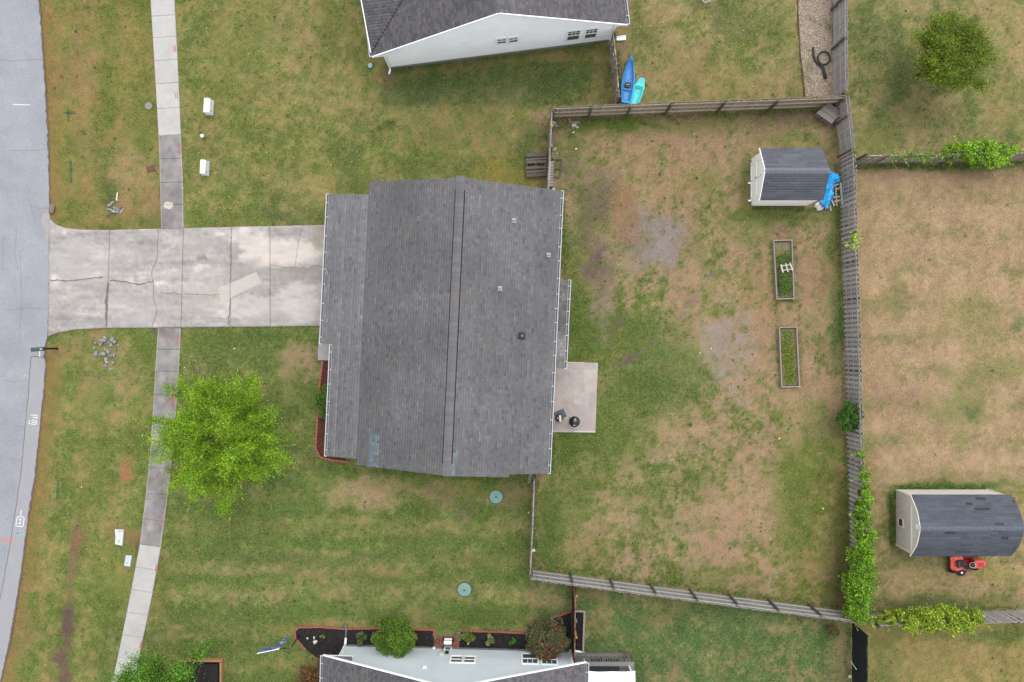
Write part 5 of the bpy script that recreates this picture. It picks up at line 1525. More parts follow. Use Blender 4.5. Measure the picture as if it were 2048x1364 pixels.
for i in range(7):
    for j in range(6):
        c0 = P(872.5 + i * 6.4 + (3.2 if j % 2 else 0) - 1, 1274 + j * 3.8)
        if c0.x > P(914, 0).x: continue
        MB().box(c0 + Vector((0, 0, .03)), (.165, .095, .05)).build('brick', mat('paver', C(160, 100, 84), rough=.95, var=.25, scale=7, rn=.2), pv)
soilbed = [(1149, 1222), (1167, 1222), (1164, 1312), (1148, 1312)]
sb = bed(soilbed, .05, M_mulch_black, 'soil_bed')
chips(sb, soilbed, 900, [(52, 46, 46), (64, 56, 54), (40, 36, 38)], 87, .055)
for a, b_ in (((1149, 1221), (1170, 1221.5)), ((1168.5, 1223), (1165.5, 1312))):
    MB().beam(P(*a) + Vector((0, 0, .06)), P(*b_) + Vector((0, 0, .06)), .09, .12).build('edge_board', M_bed_wood, sb)

# timber planter, bottom left
pl = thing('planter_box', 'square orange timber planter with dark soil under a green tree', 'planter', P(402, 1352))
for a, b_ in (((360, 1322), (444, 1322)), ((441.5, 1325), (441, 1412)), ((357, 1325), (356, 1412)), ((356, 1415), (444, 1415))):
    MB().beam(P(*a, .3) + Vector((0, 0, -.14)), P(*b_, .3) + Vector((0, 0, -.14)), .10, .3).build('board', M_wood_orange, pl)
MB().prism([q[:2] for q in (P(360, 1325), P(438, 1325), P(438, 1408), P(360, 1408))], 0, .2).build('soil', M_mulch_black, pl)

# ------------------------------------------------------------------ raised beds in the back yard
M_bedsoil = mat('bed_soil', C(134, 126, 92), rough=1, var=.3, scale=7, fine=.3, fscale=30, bump=.6)


def raised(label, cs, seed, pal, spots):
    z = .26
    W_ = [P(x, y, z) for x, y in cs]
    c = sum(W_, Vector()) / 4
    th = thing('raised_bed', label, 'raised bed', (c.x, c.y, 0), None)
    for i in range(4):
        a, b_ = W_[i], W_[(i + 1) % 4]
        if i % 2 == 0:
            dd = (b_ - a).normalized() * .02; a, b_ = a - dd, b_ + dd
        else:
            dd = (b_ - a).normalized() * .028; a, b_ = a + dd, b_ - dd
        MB().beam(a + Vector((0, 0, -z / 2)), b_ + Vector((0, 0, -z / 2)), .055, z + .02).build('board', M_bed_wood, th)
    inn = [c + (w - c) * .96 for w in W_]
    MB().prism([q[:2] for q in inn], 0, .10).build('soil', M_bedsoil, th)
    g = np.random.default_rng(seed); P_ = []
    for sx, sy, rr, n in spots:
        u, v = sx + g.normal(0, rr, n), sy + g.normal(0, rr * .32, n)
        k = (u > .07) & (u < .93) & (v > .03) & (v < .97); u, v = u[k, None], v[k, None]
        q = [np.array(w) for w in inn]
        xy = (q[0] * (1 - u) + q[1] * u) * (1 - v) + (q[3] * (1 - u) + q[2] * u) * v
        xy[:, 2] = .11 + g.uniform(0, .13, len(xy)); P_.append(xy)
    crown_obj('plants', th, np.concatenate(P_), .065, pal, seed)
    return th


raised('raised timber bed of green weeds with a white slatted piece lying in it', [(1547.5, 481), (1584, 480), (1588, 597), (1554, 598)], 91, [(82, 122, 40), (96, 138, 48), (70, 108, 44), (112, 140, 56)],
       [(.7, .3, .25, 420), (.3, .35, .2, 300), (.6, .62, .3, 620), (.65, .8, .28, 800), (.5, .93, .4, 420), (.2, .75, .15, 80)])
raised('raised timber bed of low yellow-green weeds', [(1559, 655), (1593.5, 654), (1599, 773), (1564, 774)], 93, [(116, 136, 44), (132, 150, 50), (98, 120, 42), (146, 156, 60)],
       [(.5, .12, .25, 420), (.4, .35, .28, 760), (.4, .55, .25, 640), (.55, .78, .26, 560), (.45, .9, .25, 300)])
ws = thing('broken_trellis', 'broken white slatted wood piece lying across the weedy raised bed', 'wood', P(1572, 536, .3))
for a, b_ in (((1562, 529), (1566, 545)), ((1571, 527), (1576, 543.5)), ((1580, 525.5), (1585.5, 541.5))):
    MB().beam(P(*a, .32), P(*b_, .32), .085, .03).build('slat', M_wood_light, ws)
MB().beam(P(1563, 541, .295), P(1583, 538, .295), .05, .025).build('crossbar', M_wood_light, ws)
MB().beam(P(1563, 532, .295), P(1582, 529, .295), .05, .025).build('crossbar', M_wood_light, ws)
o = MB().tube([P(1557, 533, .24), P(1558, 555, .24), P(1560, 590, .24)], .03, 6).build('black_pipe', M_pipe); setp(o, 'straight dark pipe along the inside of the weedy raised bed', 'pipe')

# ------------------------------------------------------------------ utility boxes, lids, mailbox


def pedestal(label, cx, cy, L, Wd, h, rot, group):
    c = P(cx, cy, h); th = thing('utility_pedestal', label, 'utility box', (c.x, c.y, 0), group)
    Mz = Matrix.Rotation(rot, 3, 'Z')
    MB().box((c.x, c.y, .03), (Wd + .06, L + .06, .1), rz=rot).build('base', mat('pedestal_base', C(206, 208, 212), rough=.6, var=.05), th)
    b_ = MB()
    pr = [(-Wd / 2, 0), (Wd / 2, 0), (Wd / 2, h * .86), (Wd / 2 - .05, h), (-Wd / 2 + .05, h), (-Wd / 2, h * .86)]
    vs = [Vector((c.x, c.y, .08)) + Mz @ Vector((x, s * L / 2, z * .86)) for s in (-1, 1) for x, z in pr]
    b_.add(vs, [list(range(6))[::-1], list(range(6, 12))] + [[i, (i + 1) % 6, 6 + (i + 1) % 6, 6 + i] for i in range(6)])
    b_.build('cover', M_pwhite, th, bevel=.012)
    q = Vector((c.x, c.y, h * .55)) + Mz @ Vector((Wd / 2 + .006, -L * .3, 0))
    MB().box(q, (.012, .06, .1), rz=rot).build('latch', M_grey_metal, th)
    return th


ped0 = pedestal('white utility pedestal on the lawn, farther from the driveway, its flap open', 412.5, 210, .76, .34, .55, -.06, 'white utility pedestals on the front lawn')
MB().box(P(417, 227, .12), (.22, .04, .2), rz=-.06).build('open_flap', M_dark, ped0)
pedestal('white utility pedestal on the lawn, closer to the driveway', 404.5, 333, .74, .30, .55, -.06, 'white utility pedestals on the front lawn')
c = P(405, 272, .3)
th = thing('marker_post', 'short white capped post between the two utility pedestals', 'post', (c.x, c.y, 0))
MB().lathe((c.x, c.y, 0), [(.085, -.02), (.085, .3), (.09, .3), (.09, .33)], 16).build('post', M_lid_grey, th)
MB().lathe((c.x, c.y, .33), [(.095, 0), (.095, .04), (.07, .07), (.02, .08)], 16).build('cap', M_pwhite, th)


def lid(label, cx, cy, r, m, name='septic_lid', bolts=True, h=.1):
    c = P(cx, cy); th = thing(name, label, 'lid', c)
    MB().lathe(c, [(r + .03, -.03), (r + .03, h * .4), (r, h * .5), (r, h * .55)], 36).build('rim', M_lidgreen_d, th)
    MB().lathe(c + Vector((0, 0, h * .5)), [(r - .008, 0), (r - .01, h * .4), (r * .8, h * .6), (r * .2, h * .75), (r * .16, h * .9), (.02, h * .9)], 36).build('cover', m, th)
    if bolts:
        MB().lathe(c + Vector((0, 0, h * 1.3)), [(.05, 0), (.05, .04), (.02, .045)], 12).build('knob', M_lidgreen_d, th)
        for k in range(18):
            a = k * math.pi / 9
            MB().beam(c + Vector((math.cos(a) * r * .3, math.sin(a) * r * .3, h * 1.22)), c + Vector((math.cos(a) * r * .9, math.sin(a) * r * .9, h * 1.03)), .012, .014).build('rib', m, th)
        for k in range(6):
            a = k * math.pi / 3 + .3
            MB().lathe(c + Vector((math.cos(a) * (r - .03), math.sin(a) * (r - .03), h * .88)), [(.014, 0), (.014, .02), (.005, .022)], 8).build('bolt', M_metal, th)
    return th


lid('round green septic lid near the large house wall', 992, 993, .36, M_lidgreen)
lid('round green septic lid out on the mown lawn', 929, 1178.5, .37, M_lidgreen)
lid('small pale green round cap beside the white house corner', 741, 132, .14, mat('cap_pale', C(176, 206, 204), rough=.5, var=.06), 'cleanout_cap', False, .12)
o = MB().lathe(P(297, 212), [(.2, -.02), (.2, .02), (.17, .035), (.02, .035)], 20).build('water_meter_cover', M_lid_grey); setp(o, 'flat grey oval meter lid in the verge grass beside the sidewalk', 'lid')
th = thing('meter_cover', 'rusty brown rectangular meter cover in the verge grass', 'lid', P(301, 337))
MB().box(P(301, 337, .02), (.42, .30, .06), rz=.2).build('cover', M_lid_brown, th); MB().box(P(303, 334, .055), (.06, .05, .012), rz=.2).build('finger_hole', M_dark, th)
th = thing('meter_box', 'broken white concrete meter box lid in torn soil beside the sidewalk', 'lid', P(239, 1074))
cs = [(230.5, 1058), (248, 1059), (247.5, 1072), (245.5, 1091), (231, 1088), (232, 1072)]
MB().prism([P(*q)[:2] for q in cs], -.03, .07).build('lid', M_concr_lid, th, bevel=.008)
MB().box(P(240, 1063, .072), (.16, .03, .012)).build('handle', M_lid_grey, th); MB().box(P(238, 1083, .072), (.03, .12, .012)).build('handle', M_lid_grey, th)
th = thing('meter_box', 'smaller pale blue-white meter box lid beside the sidewalk', 'lid', P(257, 1121))
MB().prism([P(*q)[:2] for q in [(252.5, 1110), (264.5, 1111), (261, 1133), (249, 1131)]], -.03, .06).build('lid', M_plast_blue, th, bevel=.008)
MB().box(P(255, 1126, .062), (.06, .05, .012)).build('finger_hole', M_lid_grey, th)
o = MB().tube([P(234, 1057, .05), P(235.5, 1043, .12), P(256, 1050, .05)], .012, 5).build('marker_wire', M_grey_metal); setp(o, 'bent pale wire stuck in the grass above the broken meter lid', 'wire')

mp = P(114.5, 697)
mailbox = thing('mailbox', 'dark grey mailbox on a black post at the road edge', 'mailbox', mp)
MB().box(mp + Vector((0, 0, .5)), (.1, .1, 1.06)).build('post', M_dark, mailbox)
MB().beam(mp + Vector((.05, 0, 1.0)), mp + Vector((-.62, -.02, 1.0)), .1, .07).build('arm', M_dark, mailbox)
MB().beam(mp + Vector((-.03, 0, .62)), mp + Vector((-.33, -.01, .97)), .07, .06).build('brace', M_dark, mailbox)
mbx = MB()
pr = [(-.105, 0), (.105, 0), (.105, .14)] + [(.105 * math.cos(t), .14 + .09 * math.sin(t)) for t in (.5, 1.05, 1.57, 2.09, 2.64)] + [(-.105, .14)]
k = len(pr); vs = []
for x in (-.02, -.62):
    vs += [mp + Vector((x, y + x * .08, 1.04 + z)) for y, z in pr]
mbx.add(vs, [list(range(k)), list(range(2 * k - 1, k - 1, -1))] + [[i, k + i, k + (i + 1) % k, (i + 1) % k] for i in range(k)])
mbx.build('box', mat('mailbox_grey', C(84, 98, 106), rough=.35, var=.08, metal=.2), mailbox, bevel=.01)
MB().box(mp + Vector((-.64, -.05, 1.15)), (.03, .22, .24)).build('door', mat('mailbox_grey'  , (0, 0, 0)), mailbox, bevel=.01)
MB().box(mp + Vector((-.12, -.012, 1.275)), (.12, .1, .012)).build('number_plate', M_metal, mailbox)

# ------------------------------------------------------------------ broken concrete heaps
import bmesh
rock_me = []
for s in range(4):
    bm = bmesh.new(); bmesh.ops.create_icosphere(bm, subdivisions=2, radius=.5)
    rr = random.Random(900 + s)
    cuts = [Vector((rr.gauss(0, 1), rr.gauss(0, 1), rr.gauss(0, 1))).normalized() for _ in range(9)]
    for v in bm.verts:
        for q in cuts:
            dd = v.co.dot(q)
            if dd > .30: v.co -= q * (dd - .30)
    me = bpy.data.meshes.new('rock'); bm.to_mesh(me); bm.free(); me.materials.append(M_rock); rock_me.append(me)


def rock(px, py, size, label, group, name='concrete_chunk', cat='rubble', m=None, z=0):
    me = rock_me[rnd.randrange(4)]
    if m is not None:
        me = me.copy(); me.materials.clear(); me.materials.append(m)
    o = bpy.data.objects.new(name, me); COL.objects.link(o)
    p = P(px, py); sz = size / S
    o.scale = (sz * rnd.uniform(1.2, 1.8), sz * rnd.uniform(.8, 1.2), sz * rnd.uniform(.6, .9))
    o.location = (p.x, p.y, z + o.scale.z * .22); o.rotation_euler = (rnd.uniform(-.2, .2), rnd.uniform(-.2, .2), rnd.uniform(0, 6.28))
    return setp(o, label, cat, group)


for x, y, s in ((207, 682, 11), (211, 676, 9), (204, 686, 8), (225, 680, 12), (219, 685, 10), (229, 683, 8), (222, 690, 8), (191, 686, 5), (189, 696, 6), (201, 689, 5), (210, 698, 5), (217, 704, 8), (208, 707, 10),
                (193, 708, 9), (200, 710, 6), (223, 712, 10), (228, 710, 7), (212, 718, 8), (214, 724, 7), (213, 732, 6), (226, 726, 7), (222, 738, 6), (237, 691, 5), (214, 701, 5), (206, 725, 3), (230, 699, 5), (220, 699, 4)):
    rock(x, y, s, 'grey broken concrete chunk in the heap between the mailbox and sidewalk', 'concrete chunks below the driveway')
for x, y, s in ((236, 401, 6), (223, 408, 7), (218, 411, 5), (230, 416, 8), (236, 420, 9), (228, 422, 8), (243, 424, 7), (222, 420, 6), (234, 424, 7), (241, 415, 5), (247, 419, 4), (216, 418, 4), (226, 404, 4)):
    rock(x, y, s, 'grey broken concrete chunk in the heap on the verge above the driveway', 'concrete chunks above the driveway')
o = MB().beam(P(235, 385, .06), P(233, 400, .06), .06, .04).build('white_stick', M_litter); setp(o, 'thin white stick beside the rubble heap above the driveway', 'stick')
rock(105, 418, 17, 'brown crumbling lump of soil at the driveway mouth beside the road', None, 'soil_lump', 'soil', mat('soil_lump', C(138, 126, 120), rough=1, var=.3, scale=9))
for x, y, s in ((615, 1276, 5), (629, 1275, 5), (631, 1284, 9)):
    rock(x, y, s, 'white stone in the black mulch beside the flag post', 'white stones in the mulch', 'white_stone', 'stone', mat('white_stone', C(228, 220, 208), rough=.8, var=.1))
rock(935.5, 1287, 5, 'round white stone under the yellowish shrub', None, 'white_stone', 'stone', mat('white_stone', (0, 0, 0)))

# ------------------------------------------------------------------ kayaks


def kayak(label, bow, stern, hw_fn, m_out, m_in, cockpit, ht, extras):
    A, B = P(*bow, ht), P(*stern, ht); A.z = B.z = 0
    d = (B - A); L = d.length; d.normalize(); s = Vector((-d.y, d.x, 0))
    th = thing('kayak', label, 'kayak', (A + B) / 2)
    n = 28; rings = []; inn = []
    for i in range(n + 1):
        t = i / n; w = max(.012, hw_fn(t)); c = A + d * (L * t)
        rk = ht * (1 + .25 * max(0, 1 - t * 6) + .1 * max(0, (t - .85) * 6))
        keel = .02 + .12 * max(0, 1 - t * 8) ** 2
        inside_ = cockpit[0] < t < cockpit[1]
        dp_ = .55 * ht if inside_ else -.03
        half = [(0, keel), (w * .75, keel + .04), (w, ht * .62), (w * .97, rk), (w * .80, rk + .01)]
        prof_ = [c + s * x + Vector((0, 0, z)) for x, z in half] 
        mir = [c - s * x + Vector((0, 0, z)) for x, z in half[1:][::-1]]
        rings.append(prof_ + mir)
        ins = [(w * .80, rk + .01), (w * .68, rk - dp_ * .6), (w * .35, rk - dp_), (0, rk - dp_ * .93), (-w * .35, rk - dp_), (-w * .68, rk - dp_ * .6), (-w * .80, rk + .01)]
        inn.append([c + s * x + Vector((0, 0, z)) for x, z in ins])
    mb = MB(); k = len(rings[0])
    vs = [v for r in rings for v in r]
    fs = [[i * k + j, i * k + (j + 1) % k, (i + 1) * k + (j + 1) % k, (i + 1) * k + j] for i in range(n) for j in range(k) if j != 4]
    fs += [list(range(k)), [n * k + j for j in range(k)]]
    mb.add(vs, fs); mb.build('hull', m_out, th, smooth=True)
    mb = MB(); k = 7
    mb.add([v for r in inn for v in r], [[i * k + j, i * k + j + 1, (i + 1) * k + j + 1, (i + 1) * k + j] for i in range(n) for j in range(k - 1)])
    mb.build('deck', m_in, th, smooth=True)
    extras(th, A, d, s, L, ht)
    return th


def ex_blue(th, A, d, s, L, ht):
    q = lambda t, x, z: A + d * (L * t) + s * x + Vector((0, 0, z))
    for sg in (-1, 1):      # moulded foot rests
        for i in range(6):
            MB().box(q(.24 + i * .055, sg * (.12 + i * .006), ht * .60), (.06, .05, .05), rz=math.atan2(d.y, d.x)).build('foot_rest', M_blue_d, th)
    MB().tube([q(.16, 0, ht * .72), q(.3, .02, ht * .55), q(.5, .0, ht * .55)], .025, 6).build('keel_ridge', M_blue, th)
    MB().lathe(q(.60, 0, ht * .52), [(.15, 0), (.17, .06), (.15, .12), (.05, .13)], 16).build('seat', M_dark, th)
    MB().box(q(.655, 0, ht * .95), (.05, .24, .16), rz=math.atan2(d.y, d.x)).build('seat_back', mat('seat_grey', C(96, 96, 98), rough=.8, var=.2), th)
    MB().box(q(.60, 0, ht * .98), (.02, .2, .012), rz=math.atan2(d.y, d.x) + .1).build('seat_strap', M_litter, th)
    MB().box(q(.70, 0, ht * .95), (.05, .44, .03), rz=math.atan2(d.y, d.x)).build('thwart', M_blue_d, th)
    MB().box(q(.985, 0, ht * .6), (.03, .30, .2), rz=math.atan2(d.y, d.x)).build('stern_pad', M_dark, th)
    MB().tube([q(.02, 0, ht * 1.22), q(.05, .03, ht * 1.3), q(.08, 0, ht * 1.2)], .01, 5).build('grab_handle', M_dark, th)


def ex_aqua(th, A, d, s, L, ht):
    q = lambda t, x, z: A + d * (L * t) + s * x + Vector((0, 0, z))
    MB().lathe(q(.17, -.02, ht * 1.04), [(.05, 0), (.045, .012), (.01, .014)], 10).build('hatch_badge', M_wood_orange, th)
    for sg in (-1, 1):
        MB().tube([q(.5, sg * .09, ht * .56), q(.75, sg * .10, ht * .56), q(.95, sg * .10, ht * .58)], .018, 5).build('floor_ridge', M_aqua, th)
    MB().lathe(q(.42, .03, ht * .5), [(.03, 0), (.03, .02), (.01, .022)], 8).build('drain_plug', M_lid_grey, th)
    MB().tube([q(.30, -.2, ht * 1.03), q(.28, 0, ht * 1.05), q(.30, .2, ht * 1.03)], .012, 5).build('cockpit_lip', M_aqua_d, th)


kayak('blue sit-on kayak with a black seat lying beside a brown picket fence', (1262.5, 113), (1251.5, 206), lambda t: .36 * min(1, (t * 1.02 + .004) ** .62 * 1.55) * (1 - .30 * max(0, (t - .55) / .45) ** 1.5), M_blue, M_blue_d, (.10, .95), .30, ex_blue)
kayak('short turquoise kayak lying beside the blue one', (1284.5, 157), (1263, 222), lambda t: .29 * min(1, .50 + t * 2.0) * (1 - .12 * max(0, (t - .5) / .5)), M_aqua, M_aqua_d, (.28, .97), .24, ex_aqua)
o = MB().tube([P(1238, 135, .1), P(1240.5, 146, .5)], .025, 6).build('paddle_handle', mat('handle_mauve', C(150, 110, 140), rough=.5)); setp(o, 'thin mauve and black handle leaning between fence and blue kayak', 'handle')
th = thing('splash_block', 'white downspout splash block behind the white house corner', 'splash block', P(1241, 77))
MB().prism([P(*q)[:2] for q in ((1233, 75), (1251, 71), (1251.5, 80), (1233, 81))], -.03, .07).build('block', M_pwhite, th)
MB().box(P(1242, 72.7, .09), (.46, .035, .06), rz=.18).build('side_lip', M_pwhite, th); MB().box(P(1242, 80, .09), (.46, .035, .06), rz=.06).build('side_lip', M_pwhite, th)

# ------------------------------------------------------------------ tarp and timber behind the shed
tp = [(1650, 341), (1660, 339), (1672, 345), (1679, 353), (1679, 364), (1668, 368), (1666, 384), (1667, 394), (1660, 404), (1656, 418), (1648, 421), (1645, 413), (1636, 409), (1633, 403), (1640, 396), (1646, 378), (1648, 358)]
TW = [P(x + 2.5, y, .35) for x, y in tp]
xs = np.arange(min(p.x for p in TW) - .1, max(p.x for p in TW) + .1, .075); ys = np.arange(min(p.y for p in TW) - .1, max(p.y for p in TW) + .1, .075)
X, Y = np.meshgrid(xs, ys)
ins = inside(X, Y, [(p.x, p.y) for p in TW])
dist = np.full(X.shape, 9.0)
for a, b_ in zip(TW, TW[1:] + TW[:1]):
    ab = np.array([b_.x - a.x, b_.y - a.y]); L2 = (ab ** 2).sum()
    t = np.clip(((X - a.x) * ab[0] + (Y - a.y) * ab[1]) / L2, 0, 1)
    dist = np.minimum(dist, np.hypot(X - a.x - t * ab[0], Y - a.y - t * ab[1]))
fold = np.abs(N1.f(X * 3.1, Y * 2.2, 3) - .5) * .9 + np.abs(N2.f(X * 6 + Y * 3, Y * 5 - X * 2, 2) - .5) * .6
Z = .03 + np.minimum(dist / .28, 1) ** .6 * (.30 + .55 * N3.f(X * 1.3, Y * 1.3, 2)) * 1.0 + np.where(dist > .03, fold * .62, 0)
Z = Z + np.where(dist > .05, np.random.default_rng(77).normal(0, .055, X.shape), 0)
X = X + np.random.default_rng(78).normal(0, .016, X.shape); Y = Y + np.random.default_rng(79).normal(0, .016, X.shape); Z = np.maximum(Z, .02)
idx = -np.ones(X.shape, int); idx[ins] = np.arange(ins.sum())
q = np.stack([idx[:-1, :-1], idx[:-1, 1:], idx[1:, 1:], idx[1:, :-1]], -1).reshape(-1, 4); q = q[(q >= 0).all(1)]; q = np.concatenate([q[:, [0, 1, 2]], q[:, [0, 2, 3]]])
tv = np.stack([X[ins], Y[ins], Z[ins]], 1); org = Vector((float(tv[:, 0].mean()), float(tv[:, 1].mean()), 0))
tarp = link_mesh('tarp', np_mesh('tarp', tv - np.array(org), q), M_tarp, None, org)
setp(tarp, 'crumpled bright blue tarpaulin heaped behind the small white shed', 'tarpaulin')
th = thing('paper_heap', 'crumpled pinkish white sacks at the end of the blue tarpaulin', 'sack', P(1639, 413))
for i, (x, y, s) in enumerate(((1636, 410, .28), (1642, 408, .3), (1638, 417, .26), (1644, 415, .2), (1633, 413, .16))):
    c0 = P(x, y, .15)
    mb = MB()
    g = random.Random(i + 40); vv = [c0 + Vector((math.cos(a) * s * g.uniform(.5, 1), math.sin(a) * s * g.uniform(.4, .8), g.uniform(-.1, .15))) for a in (0, .9, 1.8, 2.7, 3.6, 4.5, 5.4)]
    mb.add([c0 + Vector((0, 0, .18))] + vv + [v * 1 + Vector((0, 0, 0)) for v in [Vector((w.x, w.y, 0)) for w in vv]], [[0, j + 1, (j + 1) % 7 + 1] for j in range(7)] + [[j + 1, (j + 1) % 7 + 1, 8 + (j + 1) % 7, 8 + j] for j in range(7)])
    mb.build('sack', mat('sack_pink', C(208, 188, 186), rough=.8, var=.25, scale=9) if i % 2 else M_litter, th)


def boards(name, label, cat, items, m, base=None, group=None):
    """items: (px,py,z)-(px,py,z), width, thickness"""
    a = items[0][0]
    th = thing(name, label, cat, base or P(a[0], a[1]), group)
    for a, b_, w_, t_ in items:
        MB().beam(P(*a), P(*b_), w_, t_).build('board', m, th)
    return th


boards('scrap_timber', 'grey timber frame and loose boards between the blue tarpaulin and shadowbox fence', 'timber',
       [((1681, 365, .30), (1684.5, 409, .30), .09, .05), ((1671, 372, .10), (1673.5, 412, .10), .08, .04), ((1666, 372, .22), (1677, 368, .22), .09, .03), ((1672, 378, .15), (1682, 376, .2), .09, .03),
        ((1667, 395, .15), (1679.5, 393, .15), .10, .03), ((1669, 403, .16), (1682, 400, .2), .10, .03)], M_wood_light)
o = MB().beam(P(1663, 400, .06), P(1669, 412, .06), .09, .05).build('loose_board', M_wood_light); setp(o, 'loose pale board slanting across the ground below the blue tarpaulin', 'board')
o = MB().beam(P(1660, 411, .04), P(1662, 422, .04), .07, .04).build('loose_board', M_wood_light); setp(o, 'short pale board end just below the blue tarpaulin sacks', 'board')

# ------------------------------------------------------------------ pallets


def pallet(label, cs, z, nb, m, th_z=.12, legs=True, stack=1, group=None, gap=.25, name='pallet'):
    W_ = [P(x, y, z) for x, y in cs]          # slats run 0->1
    c = sum(W_, Vector()) / 4
    th = thing(name, label, 'pallet', (c.x, c.y, 0), group)
    wd = (W_[3] - W_[0]).length / nb
    for i in range(nb):
        f = (i + .5) / nb
        j = rnd.uniform(-.03, .03)
        MB().beam(W_[0].lerp(W_[3], f + j * .3) + Vector((0, 0, rnd.uniform(0, .01))), W_[1].lerp(W_[2], f + j * .3), wd * (1 - gap) * rnd.uniform(.9, 1.05), .022).build('slat', m, th)
    dn = Vector((0, 0, -.062))
    for f in (.06, .5, .94):
        MB().beam(W_[0].lerp(W_[1], f) + dn, W_[3].lerp(W_[2], f) + dn, .05, .09).build('stringer', m, th)
    for s in range(1, stack):
        for f in (.15, .5, .85):
            MB().beam(W_[0].lerp(W_[3], f) + Vector((0, 0, -.12 * s - .02)), W_[1].lerp(W_[2], f) + Vector((0, 0, -.12 * s - .02)), .1, .02).build('slat', m, th)
        for f in (.07, .5, .93):
            MB().beam(W_[0].lerp(W_[1], f) + dn + Vector((0, 0, -.12 * s)), W_[3].lerp(W_[2], f) + dn + Vector((0, 0, -.12 * s)), .05, .085).build('stringer', m, th)
    return th


pallet('stack of grey slatted pallets set diagonally in the fence corner', [(1657, 204.5), (1684, 226), (1663, 247), (1633, 226)], .62, 7, mat('pallet_grey', C(158, 148, 142), rough=.95, var=.25, rn=.15, stretch=(2, 14, 14)), stack=5, gap=.16)
M_pd = mat('pallet_dark', C(112, 104, 99), rough=.95, var=.35, scale=3, rn=.25, stretch=(2, 14, 14))
bd = thing('board_stack', 'stack of dark weathered boards on the grass outside the short fence', 'timber', P(1072, 330))
for y, w_, z in ((309.5, .2, .34), (318.5, .09, .3), (323.5, .15, .32), (335, .14, .31), (343, .10, .28), (349.5, .17, .33)):
    a, b_ = P(1052.5 + rnd.uniform(-1, 1), y + 1, z), P(1092.5, y - 1 + rnd.uniform(-1, 1), z)
    m_ = a.lerp(b_, .5) + Vector((0, rnd.uniform(-.02, .02), .01))
    MB().beam(a, m_, w_, .025).beam(m_ + Vector((.015, 0, 0)), b_, w_ * .92, .024).build('board', M_pd, bd)
for x in (1054.5, 1072, 1090): MB().beam(P(x, 306, .2), P(x - .5, 352, .2), .05, .18).build('stringer', M_wood_dark, bd)
for y in (308, 328, 349): MB().beam(P(1053, y, .05), P(1091, y, .05), .12, .08).build('runner', M_wood_dark, bd)
ln = thing('leaning_pallet', 'pallet leaning against the short fence inside the bare yard', 'pallet', P(1102, 350))
for i in range(9):
    y = 325 + i * 5.6
    MB().beam(P(1107, y, .06), P(1101.5, y + .5, .95), .11, .02, up=(1, 0, .2)).build('slat', M_wood_grey, ln)
for z, x in ((.12, 1105.6), (.9, 1101)): MB().beam(P(x, 322, z), P(x - 1.5, 374, z), .05, .09).build('stringer', M_wood_grey, ln)
fr_ = thing('wood_lattice', 'open dark wooden frame lying on bare soil beside the leaning pallet', 'timber', P(1115, 336))
for a, b_ in (((1104, 317), (1124.5, 318.5)), ((1124.5, 319), (1120, 354)), ((1107, 336), (1122, 337)), ((1104, 353), (1120, 355)), ((1109, 318), (1107, 353))):
    MB().beam(P(*a, .09), P(*b_, .09), .05, .06 + rnd.uniform(0, .01)).build('bar', M_wood_dark, fr_)

# ------------------------------------------------------------------ junk in the yard corner
th = thing('toy', 'yellow and purple toy lying in the fence corner', 'toy', P(1104, 249))
MB().lathe(P(1104, 251), [(.1, 0), (.12, .1), (.08, .2), (.03, .24)], 10).build('body', M_yellow, th)
MB().tube([P(1101, 247, .05), P(1104, 242.5, .25), P(1110, 246, .1)], .035, 6).build('hoop', M_litter, th)
MB().box(P(1112, 250, .06), (.12, .28, .1), rz=.5).build('tray', mat('mauve', C(150, 140, 170), rough=.6), th)
boards('loose_sticks', 'few weathered sticks lying near the yellow toy', 'timber', [((1113, 264, .05), (1120, 254, .05), .05, .03), ((1107, 263, .03), (1108, 257, .03), .06, .03), ((1131, 249, .03), (1137, 246, .03), .05, .03)], M_wood_dark)
o = MB().prism([P(*q)[:2] for q in ((1101, 265), (1111, 266), (1109, 290), (1100, 290))], -.02, .04).build('brown_board', mat('brown_sheet', C(134, 112, 104), rough=.95, var=.2)); setp(o, 'flat brown sheet on the soil beside the short fence', 'board')
th = thing('debris', 'broken tan and white scraps piled below the brown fence', 'debris', P(1148, 246))
for cs, m in (([(1135, 237), (1141, 237), (1143, 247), (1138, 246)], M_wood_orange), ([(1141, 244), (1160, 242), (1160, 246), (1152, 248), (1143, 248)], M_lid_grey), ([(1143, 249), (1152, 248), (1153, 253), (1144, 255)], M_wood_light)):
    MB().prism([P(*q)[:2] for q in cs], -.01, .05 + rnd.uniform(0, .02)).build('scrap', m, th)
for x, y, s, lb in ((1154, 255, 6, 'larger pale stone among scraps below the brown fence'), (1146, 265, 6, 'lone pale stone on grass below the debris scraps'), (1103, 292, 6, 'grey stone at the foot of the short fence'), (1111, 296, 4, 'small tan stone beside the short fence')):
    rock(x, y, s, lb, None, 'stone', 'stone', mat('stone_pale', C(196, 192, 190), rough=.9, var=.15))
boards('plank', 'short tan plank on the ground beside the short fence', 'board', [((1101, 300, .03), (1112, 299, .03), .1, .03)], M_bed_wood)
